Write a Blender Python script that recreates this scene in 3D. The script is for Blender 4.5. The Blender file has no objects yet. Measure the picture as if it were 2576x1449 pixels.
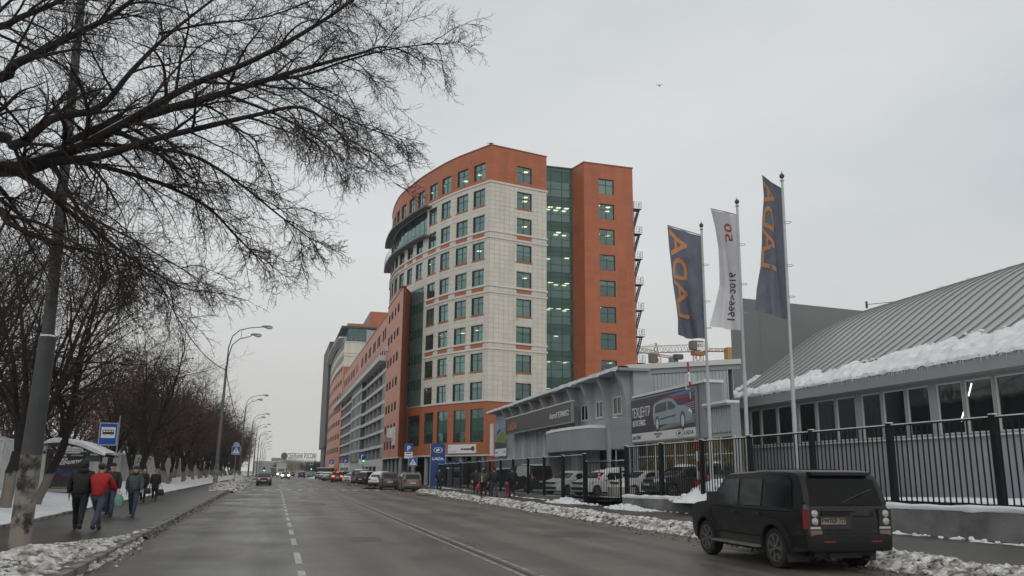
import bpy, bmesh, math, random
import numpy as np
from mathutils import Vector, Matrix, noise
R=math.radians
random.seed(7); np.random.seed(7)
S=bpy.context.scene; COL=S.collection
# ---------------------------------------------------------------- camera
PW,PH=2576.0,1449.0; FOC=0.82*PW; CH=1.78
def _cam():
    r=R(0.5); dx,dy=694-PW/2,-(1183-PH/2)
    ux=dx*math.cos(r)-dy*math.sin(r); uy=dx*math.sin(r)+dy*math.cos(r)
    p=math.atan(-uy/FOC); psi=math.atan(-ux*math.cos(p)/FOC)
    sp,cp,ss,cs=math.sin(p),math.cos(p),math.sin(psi),math.cos(psi)
    return r,psi,Vector((cs,-ss,0)),Vector((-ss*sp,-cs*sp,cp)),Vector((ss*cp,cs*cp,sp))
ROLL,PSI,CR,CU,CF=_cam()
cd=bpy.data.cameras.new('camera'); cam=bpy.data.objects.new('camera',cd); COL.objects.link(cam)
cd.sensor_width=36; cd.lens=0.82*36; cd.clip_end=6000; cd.clip_start=.1
_ux=CR*math.cos(ROLL)+CU*math.sin(ROLL); _uy=-CR*math.sin(ROLL)+CU*math.cos(ROLL)
m=Matrix((_ux,_uy,-CF)).transposed().to_4x4(); m.translation=(0,0,CH); cam.matrix_world=m
S.camera=cam
# survey helpers: a sight line over the photograph gives a bearing, the ground or a wall plane gives the distance
def ray(x,y):
    dx,dy=x-PW/2,-(y-PH/2)
    return ((dx*math.cos(ROLL)-dy*math.sin(ROLL))*CR+(dx*math.sin(ROLL)+dy*math.cos(ROLL))*CU)/FOC+CF
def gnd(x,y,z=0.0):
    d=ray(x,y); t=(z-CH)/d.z; return Vector((d.x*t,d.y*t,z))
def atd(x,y,dep):
    d=ray(x,y); k=dep/(d.x*math.sin(PSI)+d.y*math.cos(PSI)); return Vector((d.x*k,d.y*k,CH+d.z*k))
def onpl(x,y,p,q):
    d=ray(x,y); n=Vector((q[1]-p[1],-(q[0]-p[0]))); t=(n.x*p[0]+n.y*p[1])/(n.x*d.x+n.y*d.y)
    return Vector((d.x*t,d.y*t,CH+d.z*t))
# ---------------------------------------------------------------- sky, light, exposure
W=bpy.data.worlds.new('World'); S.world=W; W.use_nodes=True
nt=W.node_tree; nt.nodes.clear()
def N(t,k,**a):
    n=t.nodes.new(k)
    for q,v in a.items(): setattr(n,q,v)
    return n
out=N(nt,'ShaderNodeOutputWorld'); bg=N(nt,'ShaderNodeBackground'); sky=N(nt,'ShaderNodeTexSky')
sky.sky_type='NISHITA'; sky.sun_disc=False; sky.sun_elevation=R(28); sky.sun_rotation=R(150); sky.dust_density=4
tc=N(nt,'ShaderNodeTexCoord'); mp=N(nt,'ShaderNodeMapping'); mp.inputs['Scale'].default_value=(1,1,2.6)
nz=N(nt,'ShaderNodeTexNoise'); nz.inputs['Scale'].default_value=1.25; nz.inputs['Detail'].default_value=5; nz.inputs['Roughness'].default_value=.5
rp=N(nt,'ShaderNodeValToRGB'); e=rp.color_ramp.elements
e[0].position=.36; e[0].color=(5.35,5.72,5.92,1); e[1].position=.66; e[1].color=(6.85,7.02,7.0,1)
mx=N(nt,'ShaderNodeMix',data_type='RGBA'); mx.inputs['Factor'].default_value=.95
nt.links.new(tc.outputs['Generated'],mp.inputs['Vector']); nt.links.new(mp.outputs[0],nz.inputs['Vector'])
nt.links.new(nz.outputs['Fac'],rp.inputs['Fac']); nt.links.new(sky.outputs[0],mx.inputs['A']); nt.links.new(rp.outputs[0],mx.inputs['B'])
sz_=N(nt,'ShaderNodeSeparateXYZ'); nt.links.new(tc.outputs['Generated'],sz_.inputs[0]); hr=N(nt,'ShaderNodeMapRange'); hr.interpolation_type='SMOOTHSTEP'; hr.inputs['From Min'].default_value=0; hr.inputs['From Max'].default_value=.34; nt.links.new(sz_.outputs['Z'],hr.inputs['Value'])
hm=N(nt,'ShaderNodeMix',data_type='RGBA'); hm.inputs['A'].default_value=(5.75,5.72,5.55,1); nt.links.new(hr.outputs[0],hm.inputs['Factor']); nt.links.new(mx.outputs['Result'],hm.inputs['B']); nt.links.new(hm.outputs['Result'],bg.inputs['Color']); bg.inputs['Strength'].default_value=.111
nt.links.new(bg.outputs[0],out.inputs['Surface'])
sd=bpy.data.lights.new('sun','SUN'); sd.energy=.7; sd.angle=R(40); sd.color=(1,.97,.93)
sun=bpy.data.objects.new('sun',sd); COL.objects.link(sun); sun.rotation_euler=(R(62),0,R(-30+10))
vs=S.view_settings; vs.view_transform='Standard'; vs.look='None'; vs.exposure=0; vs.gamma=1; vs.use_curve_mapping=False
S.cycles.max_bounces=6; S.cycles.transparent_max_bounces=12; S.cycles.volume_bounces=0; S.cycles.glossy_bounces=3
# ---------------------------------------------------------------- materials
MC={}
def mat(name,col,rough=.8,var=0,scale=3,bump=0,bscale=None,metal=0,emit=0,spec=None,col2=None,stretch=None,det=6,coat=0):
    if name in MC: return MC[name]
    m=bpy.data.materials.new(name); MC[name]=m; m.use_nodes=True; t=m.node_tree; b=t.nodes['Principled BSDF']
    b.inputs['Base Color'].default_value=(*col,1); b.inputs['Roughness'].default_value=rough; b.inputs['Metallic'].default_value=metal
    if spec is not None: b.inputs['Specular IOR Level'].default_value=spec
    if coat: b.inputs['Coat Weight'].default_value=coat; b.inputs['Coat Roughness'].default_value=.08
    if emit: b.inputs['Emission Color'].default_value=(*col,1); b.inputs['Emission Strength'].default_value=emit
    if var or bump or col2:
        tc=N(t,'ShaderNodeTexCoord'); src=tc.outputs['Object']
        if stretch:
            mp=N(t,'ShaderNodeMapping'); mp.inputs['Scale'].default_value=stretch; t.links.new(src,mp.inputs['Vector']); src=mp.outputs[0]
    if var or col2:
        nz=N(t,'ShaderNodeTexNoise'); nz.inputs['Scale'].default_value=scale; nz.inputs['Detail'].default_value=det; nz.inputs['Roughness'].default_value=.6
        t.links.new(src,nz.inputs['Vector']); rp=N(t,'ShaderNodeValToRGB'); e=rp.color_ramp.elements
        c2=col2 or tuple(min(1,c*(1+var)) for c in col); c1=col if col2 else tuple(c*(1-var) for c in col)
        e[0].position=.35; e[0].color=(*c1,1); e[1].position=.65; e[1].color=(*c2,1)
        t.links.new(nz.outputs['Fac'],rp.inputs['Fac']); t.links.new(rp.outputs[0],b.inputs['Base Color'])
    if bump:
        n2=N(t,'ShaderNodeTexNoise'); n2.inputs['Scale'].default_value=bscale or scale*6; n2.inputs['Detail'].default_value=5
        t.links.new(src,n2.inputs['Vector']); bp=N(t,'ShaderNodeBump'); bp.inputs['Strength'].default_value=bump; bp.inputs['Distance'].default_value=.02
        t.links.new(n2.outputs['Fac'],bp.inputs['Height']); t.links.new(bp.outputs[0],b.inputs['Normal'])
    return m
def island_var(m,amp):
    t=m.node_tree; b=t.nodes['Principled BSDF']; inp=b.inputs['Base Color']; g=N(t,'ShaderNodeNewGeometry'); r=N(t,'ShaderNodeMapRange'); r.inputs['To Min'].default_value=1-amp; r.inputs['To Max'].default_value=1+amp; v=N(t,'ShaderNodeVectorMath',operation='SCALE')
    t.links.new(g.outputs['Random Per Island'],r.inputs['Value']); t.links.new(r.outputs[0],v.inputs['Scale'])
    if inp.links: t.links.new(inp.links[0].from_socket,v.inputs[0])
    else: v.inputs[0].default_value=inp.default_value[:3]
    t.links.new(v.outputs[0],inp)
def glassmat(name,tint=(.35,.42,.42),refl=.35,rough=.03,rcol=(.75,.85,.85),mx_=.8,body=None):
    if name in MC: return MC[name]
    m=bpy.data.materials.new(name); MC[name]=m; m.use_nodes=True; t=m.node_tree; t.nodes.clear()
    o=N(t,'ShaderNodeOutputMaterial'); mx=N(t,'ShaderNodeMixShader'); tr=N(t,'ShaderNodeBsdfTransparent'); gl=N(t,'ShaderNodeBsdfGlossy')
    lw=N(t,'ShaderNodeLayerWeight'); lw.inputs['Blend'].default_value=.35
    mr=N(t,'ShaderNodeMapRange'); mr.inputs['To Min'].default_value=refl; mr.inputs['To Max'].default_value=mx_
    tr.inputs['Color'].default_value=(*tint,1); gl.inputs['Color'].default_value=(*rcol,1); gl.inputs['Roughness'].default_value=rough
    tc=N(t,'ShaderNodeTexCoord'); nz=N(t,'ShaderNodeTexNoise'); nz.inputs['Scale'].default_value=.35; bp=N(t,'ShaderNodeBump'); bp.inputs['Strength'].default_value=.15; bp.inputs['Distance'].default_value=.15
    t.links.new(tc.outputs['Object'],nz.inputs['Vector']); t.links.new(nz.outputs['Fac'],bp.inputs['Height']); t.links.new(bp.outputs[0],gl.inputs['Normal'])
    t.links.new(lw.outputs['Facing'],mr.inputs['Value']); t.links.new(mr.outputs[0],mx.inputs['Fac'])
    t.links.new(tr.outputs[0],mx.inputs[1]); t.links.new(gl.outputs[0],mx.inputs[2]); t.links.new(mx.outputs[0],o.inputs['Surface'])
    if body:
        df=N(t,'ShaderNodeBsdfDiffuse'); df.inputs['Color'].default_value=(*body[0],1); m2=N(t,'ShaderNodeMixShader'); m2.inputs['Fac'].default_value=body[1]; t.links.new(tr.outputs[0],m2.inputs[1]); t.links.new(df.outputs[0],m2.inputs[2]); t.links.new(m2.outputs[0],mx.inputs[1])
    return m
# ---------------------------------------------------------------- mesh builder
def _link(o,parent=None):
    COL.objects.link(o)
    if parent is not None:
        o.parent=parent; o.matrix_parent_inverse=parent.matrix_world.inverted() if getattr(parent,'_x',0) else Matrix()
    return o
def tag(o,label=None,cat=None,group=None,kind=None):
    if label: o['label']=label
    if cat: o['category']=cat
    if group: o['group']=group
    if kind: o['kind']=kind
    return o
def empty(name,loc=(0,0,0),rz=0,label=None,cat=None,group=None,parent=None):
    o=bpy.data.objects.new(name,None); o.empty_display_size=.3; COL.objects.link(o); o.location=loc; o.rotation_euler=(0,0,rz)
    if parent: o.parent=parent
    return tag(o,label,cat,group)
class MB:
    def __init__(s): s.v=[]; s.f=[]; s.m=[]; s.mats=[]
    def mi(s,m):
        if m is None: m=s.mats[0] if s.mats else None
        if m not in s.mats: s.mats.append(m)
        return s.mats.index(m)
    def add(s,vs,fs,m=None):
        n=len(s.v); s.v+= [tuple(q) for q in vs]; k=s.mi(m) if m is not None or s.mats else 0
        for f in fs: s.f.append(tuple(n+i for i in f)); s.m.append(k)
        return s
    def box(s,a,b,m=None):
        x0,y0,z0=a; x1,y1,z1=b
        return s.add([(x0,y0,z0),(x1,y0,z0),(x1,y1,z0),(x0,y1,z0),(x0,y0,z1),(x1,y0,z1),(x1,y1,z1),(x0,y1,z1)],
            [(3,2,1,0),(4,5,6,7),(0,1,5,4),(1,2,6,5),(2,3,7,6),(3,0,4,7)],m)
    def beam(s,p,q,w,h,m=None,up=(0,0,1)):
        p,q=Vector(p),Vector(q); d=(q-p).normalized(); u=Vector(up)
        if abs(d.dot(u))>.98: u=Vector((0,1,0))
        a=d.cross(u).normalized()*w/2; b=a.cross(d).normalized()*h/2
        return s.add([p-a-b,p+a-b,p+a+b,p-a+b,q-a-b,q+a-b,q+a+b,q-a+b],[(0,1,2,3),(7,6,5,4),(0,4,5,1),(1,5,6,2),(2,6,7,3),(3,7,4,0)],m)
    def tube(s,pts,rad,n=8,m=None,cap=True):
        pts=[Vector(p) for p in pts]; k=len(pts); rad=rad if isinstance(rad,(list,tuple)) else [rad]*k
        vs=[]; pa=None
        for i,p in enumerate(pts):
            d=(pts[min(i+1,k-1)]-pts[max(i-1,0)]).normalized()
            if pa is None:
                u=Vector((0,0,1)) if abs(d.z)<.9 else Vector((1,0,0)); pa=d.cross(u).normalized()
            else: pa=(pa-d*pa.dot(d)).normalized()
            pb=d.cross(pa)
            for j in range(n):
                t=2*math.pi*j/n; vs.append(p+(pa*math.cos(t)+pb*math.sin(t))*rad[i])
        fs=[(i*n+j,i*n+(j+1)%n,(i+1)*n+(j+1)%n,(i+1)*n+j) for i in range(k-1) for j in range(n)]
        if cap: fs+=[tuple(range(n-1,-1,-1)),tuple((k-1)*n+j for j in range(n))]
        return s.add(vs,fs,m)
    def lathe(s,c,prof,n=12,m=None,axis='z'):
        vs=[]
        for r,z in prof:
            for j in range(n):
                t=2*math.pi*j/n; a,b=r*math.cos(t),r*math.sin(t)
                vs.append((c[0]+a,c[1]+b,c[2]+z) if axis=='z' else ((c[0]+a,c[1]+z,c[2]+b) if axis=='y' else (c[0]+z,c[1]+a,c[2]+b)))
        k=len(prof); fs=[(i*n+j,i*n+(j+1)%n,(i+1)*n+(j+1)%n,(i+1)*n+j) for i in range(k-1) for j in range(n)]
        fs+=[tuple(range(n-1,-1,-1)),tuple((k-1)*n+j for j in range(n))]
        return s.add(vs,fs,m)
    def ball(s,c,r,n=10,k=6,m=None,sc=(1,1,1)):
        pr=[(max(.001,math.sin(math.pi*i/k)),-math.cos(math.pi*i/k)) for i in range(k+1)]
        vs=[(c[0]+r*sc[0]*a*math.cos(2*math.pi*j/n),c[1]+r*sc[1]*a*math.sin(2*math.pi*j/n),c[2]+r*sc[2]*b) for a,b in pr for j in range(n)]
        return s.add(vs,[(i*n+j,i*n+(j+1)%n,(i+1)*n+(j+1)%n,(i+1)*n+j) for i in range(k) for j in range(n)],m)
    def prism(s,poly,fn0,fn1,m=None):   # poly of 2D pts mapped by two functions to the two faces
        n=len(poly); vs=[fn0(*p) for p in poly]+[fn1(*p) for p in poly]
        return s.add(vs,[tuple(range(n-1,-1,-1)),tuple(range(n,2*n))]+[(i,(i+1)%n,n+(i+1)%n,n+i) for i in range(n)],m)
    def mesh(s,name,smooth=None):
        me=bpy.data.meshes.new(name); me.from_pydata(s.v,[],s.f)
        for q in s.mats: me.materials.append(q)
        if any(s.m): me.polygons.foreach_set('material_index',s.m)
        if smooth is not None:
            me.polygons.foreach_set('use_smooth',[True]*len(s.f))
            if smooth<180: me.set_sharp_from_angle(angle=R(smooth))
        me.validate(); me.update(); return me
    def build(s,name,parent=None,m=None,smooth=None,fix=False,**t):
        if m is not None and not s.mats: s.mats=[m]
        me=s.mesh(name,smooth)
        if fix:
            bm=bmesh.new(); bm.from_mesh(me); bmesh.ops.recalc_face_normals(bm,faces=bm.faces); bm.to_mesh(me); bm.free()
        o=bpy.data.objects.new(name,me); COL.objects.link(o)
        if parent: o.parent=parent
        return tag(o,**t)
def inst(me,name,parent=None,mw=None,**t):
    o=bpy.data.objects.new(name,me); COL.objects.link(o)
    if parent: o.parent=parent
    if mw is not None: o.matrix_basis=mw
    return tag(o,**t)
_fonts={}
def textmesh(txt,size=1,sx=1,depth=.01,bold=0,align='CENTER',shear=0):
    cu=bpy.data.curves.new('txt','FONT'); cu.body=txt; cu.size=size; cu.extrude=depth; cu.offset=bold; cu.align_x=align; cu.align_y='CENTER'; cu.resolution_u=3; cu.shear=shear
    o=bpy.data.objects.new('txt',cu); COL.objects.link(o); bpy.context.view_layer.update()
    me=bpy.data.meshes.new_from_object(o.evaluated_get(bpy.context.evaluated_depsgraph_get())); bpy.data.objects.remove(o)
    for v in me.vertices: v.co.x*=sx
    return me
def lettering(txt,size,mt,parent,mw,sx=1,depth=.01,bold=0,name='lettering',align='CENTER',shear=0):
    me=textmesh(txt,size,sx,depth,bold,align,shear); me.materials.clear(); me.materials.append(mt); return inst(me,name,parent,mw)
def frame(o,xa,za=(0,0,1)):      # matrix: local x along xa, local y up, local z out
    x=Vector(xa).normalized(); y=Vector(za).normalized(); z=x.cross(y); M=Matrix((x,y,z)).transposed().to_4x4(); M.translation=Vector(o); return M
def fittext(txt,x0,x1,y0,y1,z,mt,parent,bold=0,shear=0,name='lettering'):
    me=textmesh(txt,1,1,.004,bold,'CENTER',shear); xs=[v.co.x for v in me.vertices]; ys=[v.co.y for v in me.vertices]; a,b_,c,d=min(xs),max(xs),min(ys),max(ys)
    for v in me.vertices: v.co.x=x0+(x1-x0)*(v.co.x-a)/(b_-a); v.co.y=y0+(y1-y0)*(v.co.y-c)/(d-c)
    me.materials.clear(); me.materials.append(mt); return inst(me,name,parent,Matrix.Translation((0,0,z)))
def fbm(x,y,z=0,s=1,o=4): return noise.fractal(Vector((x*s,y*s,z*s)),1.0,2.0,o)
# ================================================================ GROUND
def roadmat():
    m=mat('wet_asphalt',(.062,.056,.050),.45); t=m.node_tree; b=t.nodes['Principled BSDF']; tc=N(t,'ShaderNodeTexCoord')
    mp=N(t,'ShaderNodeMapping'); mp.inputs['Scale'].default_value=(1,.12,1); t.links.new(tc.outputs['Object'],mp.inputs['Vector'])
    a=N(t,'ShaderNodeTexNoise'); a.inputs['Scale'].default_value=.9; a.inputs['Detail'].default_value=7; a.inputs['Roughness'].default_value=.6; t.links.new(mp.outputs[0],a.inputs['Vector'])
    c=N(t,'ShaderNodeTexNoise'); c.inputs['Scale'].default_value=.35; c.inputs['Detail'].default_value=6; t.links.new(tc.outputs['Object'],c.inputs['Vector'])
    f=N(t,'ShaderNodeTexNoise'); f.inputs['Scale'].default_value=70; f.inputs['Detail'].default_value=4; t.links.new(tc.outputs['Object'],f.inputs['Vector'])
    r=N(t,'ShaderNodeValToRGB'); e=r.color_ramp.elements; e[0].position=.36; e[0].color=(.050,.041,.033,1); e[1].position=.66; e[1].color=(.165,.142,.118,1)
    ad=N(t,'ShaderNodeMath',operation='ADD'); t.links.new(a.outputs['Fac'],ad.inputs[0]); t.links.new(c.outputs['Fac'],ad.inputs[1])
    ad2=N(t,'ShaderNodeMath',operation='MULTIPLY'); ad2.inputs[1].default_value=.5; t.links.new(ad.outputs[0],ad2.inputs[0]); t.links.new(ad2.outputs[0],r.inputs['Fac'])
    # brown slush dirt toward both gutters
    sx=N(t,'ShaderNodeSeparateXYZ'); t.links.new(tc.outputs['Object'],sx.inputs[0])
    s1=N(t,'ShaderNodeMath',operation='SUBTRACT'); s1.inputs[1].default_value=4.4; t.links.new(sx.outputs['X'],s1.inputs[0])
    s2=N(t,'ShaderNodeMath',operation='ABSOLUTE'); t.links.new(s1.outputs[0],s2.inputs[0])
    nn=N(t,'ShaderNodeMath',operation='MULTIPLY_ADD'); nn.inputs[1].default_value=5.0; t.links.new(c.outputs['Fac'],nn.inputs[0]); t.links.new(s2.outputs[0],nn.inputs[2])
    mr=N(t,'ShaderNodeMapRange'); mr.inputs['From Min'].default_value=8.1; mr.inputs['From Max'].default_value=10.6; t.links.new(nn.outputs[0],mr.inputs['Value'])
    mx=N(t,'ShaderNodeMix',data_type='RGBA'); mx.inputs['B'].default_value=(.050,.034,.023,1); t.links.new(mr.outputs[0],mx.inputs['Factor']); t.links.new(r.outputs[0],mx.inputs['A'])
    tr=N(t,'ShaderNodeMath',operation='MULTIPLY_ADD'); tr.inputs[1].default_value=3.4; tr.inputs[2].default_value=.4; t.links.new(sx.outputs['X'],tr.inputs[0])
    ds=N(t,'ShaderNodeMath',operation='MULTIPLY_ADD'); ds.inputs[1].default_value=2.2; t.links.new(a.outputs['Fac'],ds.inputs[0]); t.links.new(tr.outputs[0],ds.inputs[2])
    sn=N(t,'ShaderNodeMath',operation='SINE'); t.links.new(ds.outputs[0],sn.inputs[0])
    wt=N(t,'ShaderNodeMapRange'); wt.inputs['From Min'].default_value=-.2; wt.inputs['From Max'].default_value=.9; wt.inputs['To Min'].default_value=1.10; wt.inputs['To Max'].default_value=.74; t.links.new(sn.outputs[0],wt.inputs['Value'])
    # fine grain
    gm=N(t,'ShaderNodeMapRange'); gm.inputs['From Min'].default_value=.3; gm.inputs['From Max'].default_value=.7; gm.inputs['To Min'].default_value=.72; gm.inputs['To Max'].default_value=1.25; t.links.new(f.outputs['Fac'],gm.inputs['Value'])
    mw=N(t,'ShaderNodeVectorMath',operation='SCALE'); t.links.new(mx.outputs['Result'],mw.inputs[0]); t.links.new(wt.outputs[0],mw.inputs['Scale'])
    ml=N(t,'ShaderNodeVectorMath',operation='SCALE'); t.links.new(mw.outputs[0],ml.inputs[0]); t.links.new(gm.outputs[0],ml.inputs['Scale'])
    t.links.new(ml.outputs[0],b.inputs['Base Color'])
    rr=N(t,'ShaderNodeMapRange'); rr.inputs['From Min'].default_value=.35; rr.inputs['From Max'].default_value=.65; rr.inputs['To Min'].default_value=.27; rr.inputs['To Max'].default_value=.66; t.links.new(ad2.outputs[0],rr.inputs['Value']); t.links.new(rr.outputs[0],b.inputs['Roughness'])
    bp=N(t,'ShaderNodeBump'); bp.inputs['Strength'].default_value=.35; bp.inputs['Distance'].default_value=.01; t.links.new(f.outputs['Fac'],bp.inputs['Height']); t.links.new(bp.outputs[0],b.inputs['Normal'])
    b.inputs['Specular IOR Level'].default_value=.5
    return m
def snowmat(name,c1,c2,scale=2.5,lo=.35,hi=.6,bump=.5,bs=14):
    m=mat(name,c1,.85,scale=scale,col2=c2,bump=bump,bscale=bs); r=[n for n in m.node_tree.nodes if n.type=='VALTORGB'][0].color_ramp.elements
    r[0].position=lo; r[1].position=hi; m.node_tree.nodes['Principled BSDF'].inputs['Subsurface Weight'].default_value=0
    return m
M_road=roadmat()
M_walk=mat('sidewalk_asphalt',(.040,.033,.028),.36,scale=.6,col2=(.078,.067,.057),bump=.25,bscale=40)
M_kerb=mat('kerb_concrete',(.10,.088,.072),.85,scale=2.2,col2=(.26,.24,.21),bump=.6,bscale=20)
M_snow=snowmat('clean_snow',(.62,.63,.64),(.80,.81,.82),1.6,.3,.7)
M_dsnow=snowmat('dirty_snow',(.13,.105,.080),(.70,.685,.655),3.8,.38,.60,.6,24)
M_slush=snowmat('brown_slush',(.058,.044,.032),(.25,.21,.165),4.5,.38,.75,.6,24)
M_earth=mat('ground_far',(.12,.115,.11),.9,scale=.05,col2=(.42,.42,.42))
M_paint=mat('road_paint',(.58,.57,.54),.65,scale=6,col2=(.30,.29,.27))
def strip(name,xl,xr,ys,z,m,**t):
    b=MB(); n=len(ys)
    vs=[p for y in ys for p in ((xl(y),y,z),(xr(y),y,z))]
    b.add(vs,[(2*i,2*i+1,2*i+3,2*i+2) for i in range(n-1)],m)
    return b.build(name,**t)
KL=lambda y:-2.95-.009*min(y,90)+ (0 if y<90 else 0)           # kerb on the left of the road
IL=lambda y:-7.15+.0*y                                          # inner kerb of the left pavement
FR=lambda y: 18.1+(16.4-18.1)*min(1,max(0,(y-17.9)/(43.3-17.9))) if y<43.3 else 16.4+(y-43.3)*.017  # fence line right
b=MB(); b.add([(-900,-200,-.03),(900,-200,-.03),(900,1500,-.03),(-900,1500,-.03)],[(0,1,2,3)],M_earth); b.build('ground',kind='structure')
ys=[-8,2,8,12]+list(range(16,130,6))+list(range(130,520,30))
strip('road',lambda y:KL(y)-.02,lambda y:12.62,ys,0,M_road,kind='structure')
# pavements as real slabs
def slab(name,xl,xr,ys,z,m):
    b=MB(); n=len(ys); vs=[]
    for y in ys: vs+=[(xl(y),y,-.02),(xl(y),y,z),(xr(y),y,z),(xr(y),y,-.02)]
    fs=[]
    for i in range(n-1):
        for k in range(3): fs.append((4*i+k,4*i+k+1,4*i+5+k,4*i+4+k))
    b.add(vs,fs,m); return b.build(name,kind='structure',fix=True)
slab('pavement_left',IL,lambda y:KL(y)-.16,ys,.15,M_walk)
slab('pavement_right',lambda y:12.80,lambda y:FR(y)-.05,[-8]+ys[1:27],.15,M_walk)
slab('plaza',lambda y:12.80,lambda y:60,[92.2,100,130,170,230,300,400],.12,M_walk)
# kerb stones, each its own piece (1 m stones near, longer run far)
KROOT=empty('kerb_left'); tag(KROOT,kind='structure')
kb=MB(); kb.box((-.08,0.012,-.02),(.08,.988,.17),M_kerb); kme=kb.mesh('kerb_stone')
for i in range(2,100):
    inst(kme,'kerb_stone',KROOT,Matrix.Translation((KL(i)-.08+random.uniform(-.012,.012),i,random.uniform(-.02,.006)))@Matrix.Rotation(random.uniform(-.012,.012),4,'Z'))
kb=MB()
for i in range(100,400,4): kb.box((KL(i)-.16,i,-.02),(KL(i),i+3.97,.16),M_kerb)
kb.build('kerb_run',KROOT,kind='stuff')
K2=empty('kerb_inner_left'); tag(K2,kind='structure')
kb=MB(); kb.box((-.05,0.012,.1),(.05,.988,.245),M_kerb); kme2=kb.mesh('kerb_stone')
for i in range(18,100): inst(kme2,'kerb_stone',K2,Matrix.Translation((IL(i)-.05+random.uniform(-.015,.015),i,random.uniform(-.02,.01))))
kb=MB()
for i in range(100,330,4): kb.box((IL(i)-.1,i,.1),(IL(i),i+3.97,.24),M_kerb)
kb.build('kerb_run',K2,kind='stuff')
K3=empty('kerb_right'); tag(K3,kind='structure')
for i in range(2,100): inst(kme,'kerb_stone',K3,Matrix.Translation((12.72,i,0)))
# height-field of snow verge on the left
def grid(name,xs,ys,fz,m,smooth=True,**t):
    b=MB(); vs=[(x,y,fz(x,y)) for y in ys for x in xs]; n=len(xs)
    b.add(vs,[(j*n+i,j*n+i+1,(j+1)*n+i+1,(j+1)*n+i) for j in range(len(ys)-1) for i in range(n-1)],m)
    return b.build(name,smooth=180 if smooth else None,**t)
def ylist(a,b,s0,g=1.03):
    o=[a]; s=s0
    while o[-1]<b: o.append(o[-1]+s); s*=g
    return o
grid('snow_verge',[-60,-40,-25,-18]+[-16+.45*i for i in range(20)]+[-7.22],ylist(-6,330,.35,1.018),
     lambda x,y:.26+.45*min(1,max(0,(-7.3-x)/5))**.8+.06*fbm(x,y,0,.8)+(.03*fbm(x,y,3,4)) if x<-7.3 else .20+.03*fbm(x,y,3,3),M_snow,kind='structure')
# road markings
def marks():
    b=MB(); z=.005
    y=4
    for y0,y1 in [(11.6,13.0),(14.1,16.4),(17.6,20.0)]+[(22.0+3.55*i,24.0+3.55*i) for i in range(16)]+[(79,80.6),(86,88),(92,94),(98,100),(106,108)]:
        b.add([(.49,y0,z),(.62,y0,z),(.62,y1,z),(.49,y1,z)],[(0,1,2,3)],M_paint)
    b.build('lane_dashes',kind='structure')
    b=MB()
    for x in (4.27,4.58):
        ys=[-5]+[5+2*i for i in range(90)]
        for a,c in zip(ys[:-1],ys[1:]):
            f=lambda y:0 if y<110 else (y-110)**2*.0002
            b.add([(x+f(a),a,z),(x+.10+f(a),a,z),(x+.10+f(c),c,z),(x+f(c),c,z)],[(0,1,2,3)],mat('worn_line_paint',(.12,.11,.10),.7,scale=3.5,col2=(.36,.34,.31)))
    b.build('double_line',kind='structure')
    b=MB()
    for i in range(0,75): y0=-4+i*1.5; b.add([(4.43+.03*fbm(y0,0,5,.5),y0,z-.001),(4.50+.03*fbm(y0,3,5,.5),y0,z-.001),(4.50+.03*fbm(y0+1.5,3,5,.5),y0+1.5,z-.001),(4.43+.03*fbm(y0+1.5,0,5,.5),y0+1.5,z-.001)],[(0,1,2,3)],mat('seam_tar',(.022,.019,.017),.6))
    b.build('road_seam',kind='structure')
    Z=empty('zebra_crossing'); tag(Z,kind='structure')
    x=-2.0
    while x<12:
        if abs(x-4.4)>.4:
            b=MB(); w=.42; yy=81.5+random.uniform(-.2,.2)
            b.add([(x,yy,z+.002),(x+w,yy,z+.002),(x+w,yy+3.2,z+.002),(x,yy+3.2,z+.002)],[(0,1,2,3)],M_paint); b.build('stripe',Z)
        x+=1.02
marks()
M_patch=mat('asphalt_patch',(.030,.026,.023),.5,scale=2,col2=(.05,.045,.04))
b=MB()
for x0,y0,ln,wd,a in [(-1.9,61,.0,.18,0),(-1.4,62,2.2,.10,1.5),(1.2,58,3.0,.07,1.6),(-2.2,40,1.3,.09,1.2),(-1.5,35,.9,.08,1.7),(3.3,66,1.4,.07,1.4),(-2.4,30,1.6,.06,.6),(2.6,31,1.8,.03,1.4),(7.5,29,2.4,.03,1.6)]:
    if not ln: continue
    d=Vector((math.sin(a),math.cos(a),0)); n=Vector((d.y,-d.x,0)); L=[];Rr=[]; k=10
    for i in range(k+1):
        t=i/k; c=Vector((x0,y0,.004))+d*ln*t+n*.12*fbm(t*3,x0,y0); w=wd*(.3+.7*math.sin(math.pi*min(.97,max(.03,t))))*(1+.6*fbm(t*7,y0,1)); L.append(c+n*w); Rr.append(c-n*w)
    b.add(L+Rr,[(i,i+1,k+2+i,k+1+i) for i in range(k)],M_patch)
b.build('road_cracks',kind='structure')
# old repair patches, each a thin sheet of its own
for x0,y0,w_,l_,a in ((-2.3,36,1.1,2.6,0),(2.1,48,1.3,3.4,.03),(7.6,36,1.5,2.4,-.02),(-.9,74,1.6,2.2,0),(6.6,56,1.2,5.0,.02),(2.4,23.5,.9,1.5,.05),(8.3,24,1.4,1.1,0)):
    b=MB(); n=14; pts=[]
    for i in range(n):
        t=2*math.pi*i/n; c,s_=math.cos(t),math.sin(t); k=1/max(abs(c),abs(s_))**.85; pts.append((x0+c*k*w_/2*(1+.06*fbm(i,x0)),y0+s_*k*l_/2*(1+.05*fbm(i,y0)),.0035))
    b.add(pts,[tuple(range(n))],mat('repair_patch',(.040,.034,.029),.5,scale=3,col2=(.075,.064,.055),bump=.3,bscale=40)); b.build('asphalt_patch',kind='structure')
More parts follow.
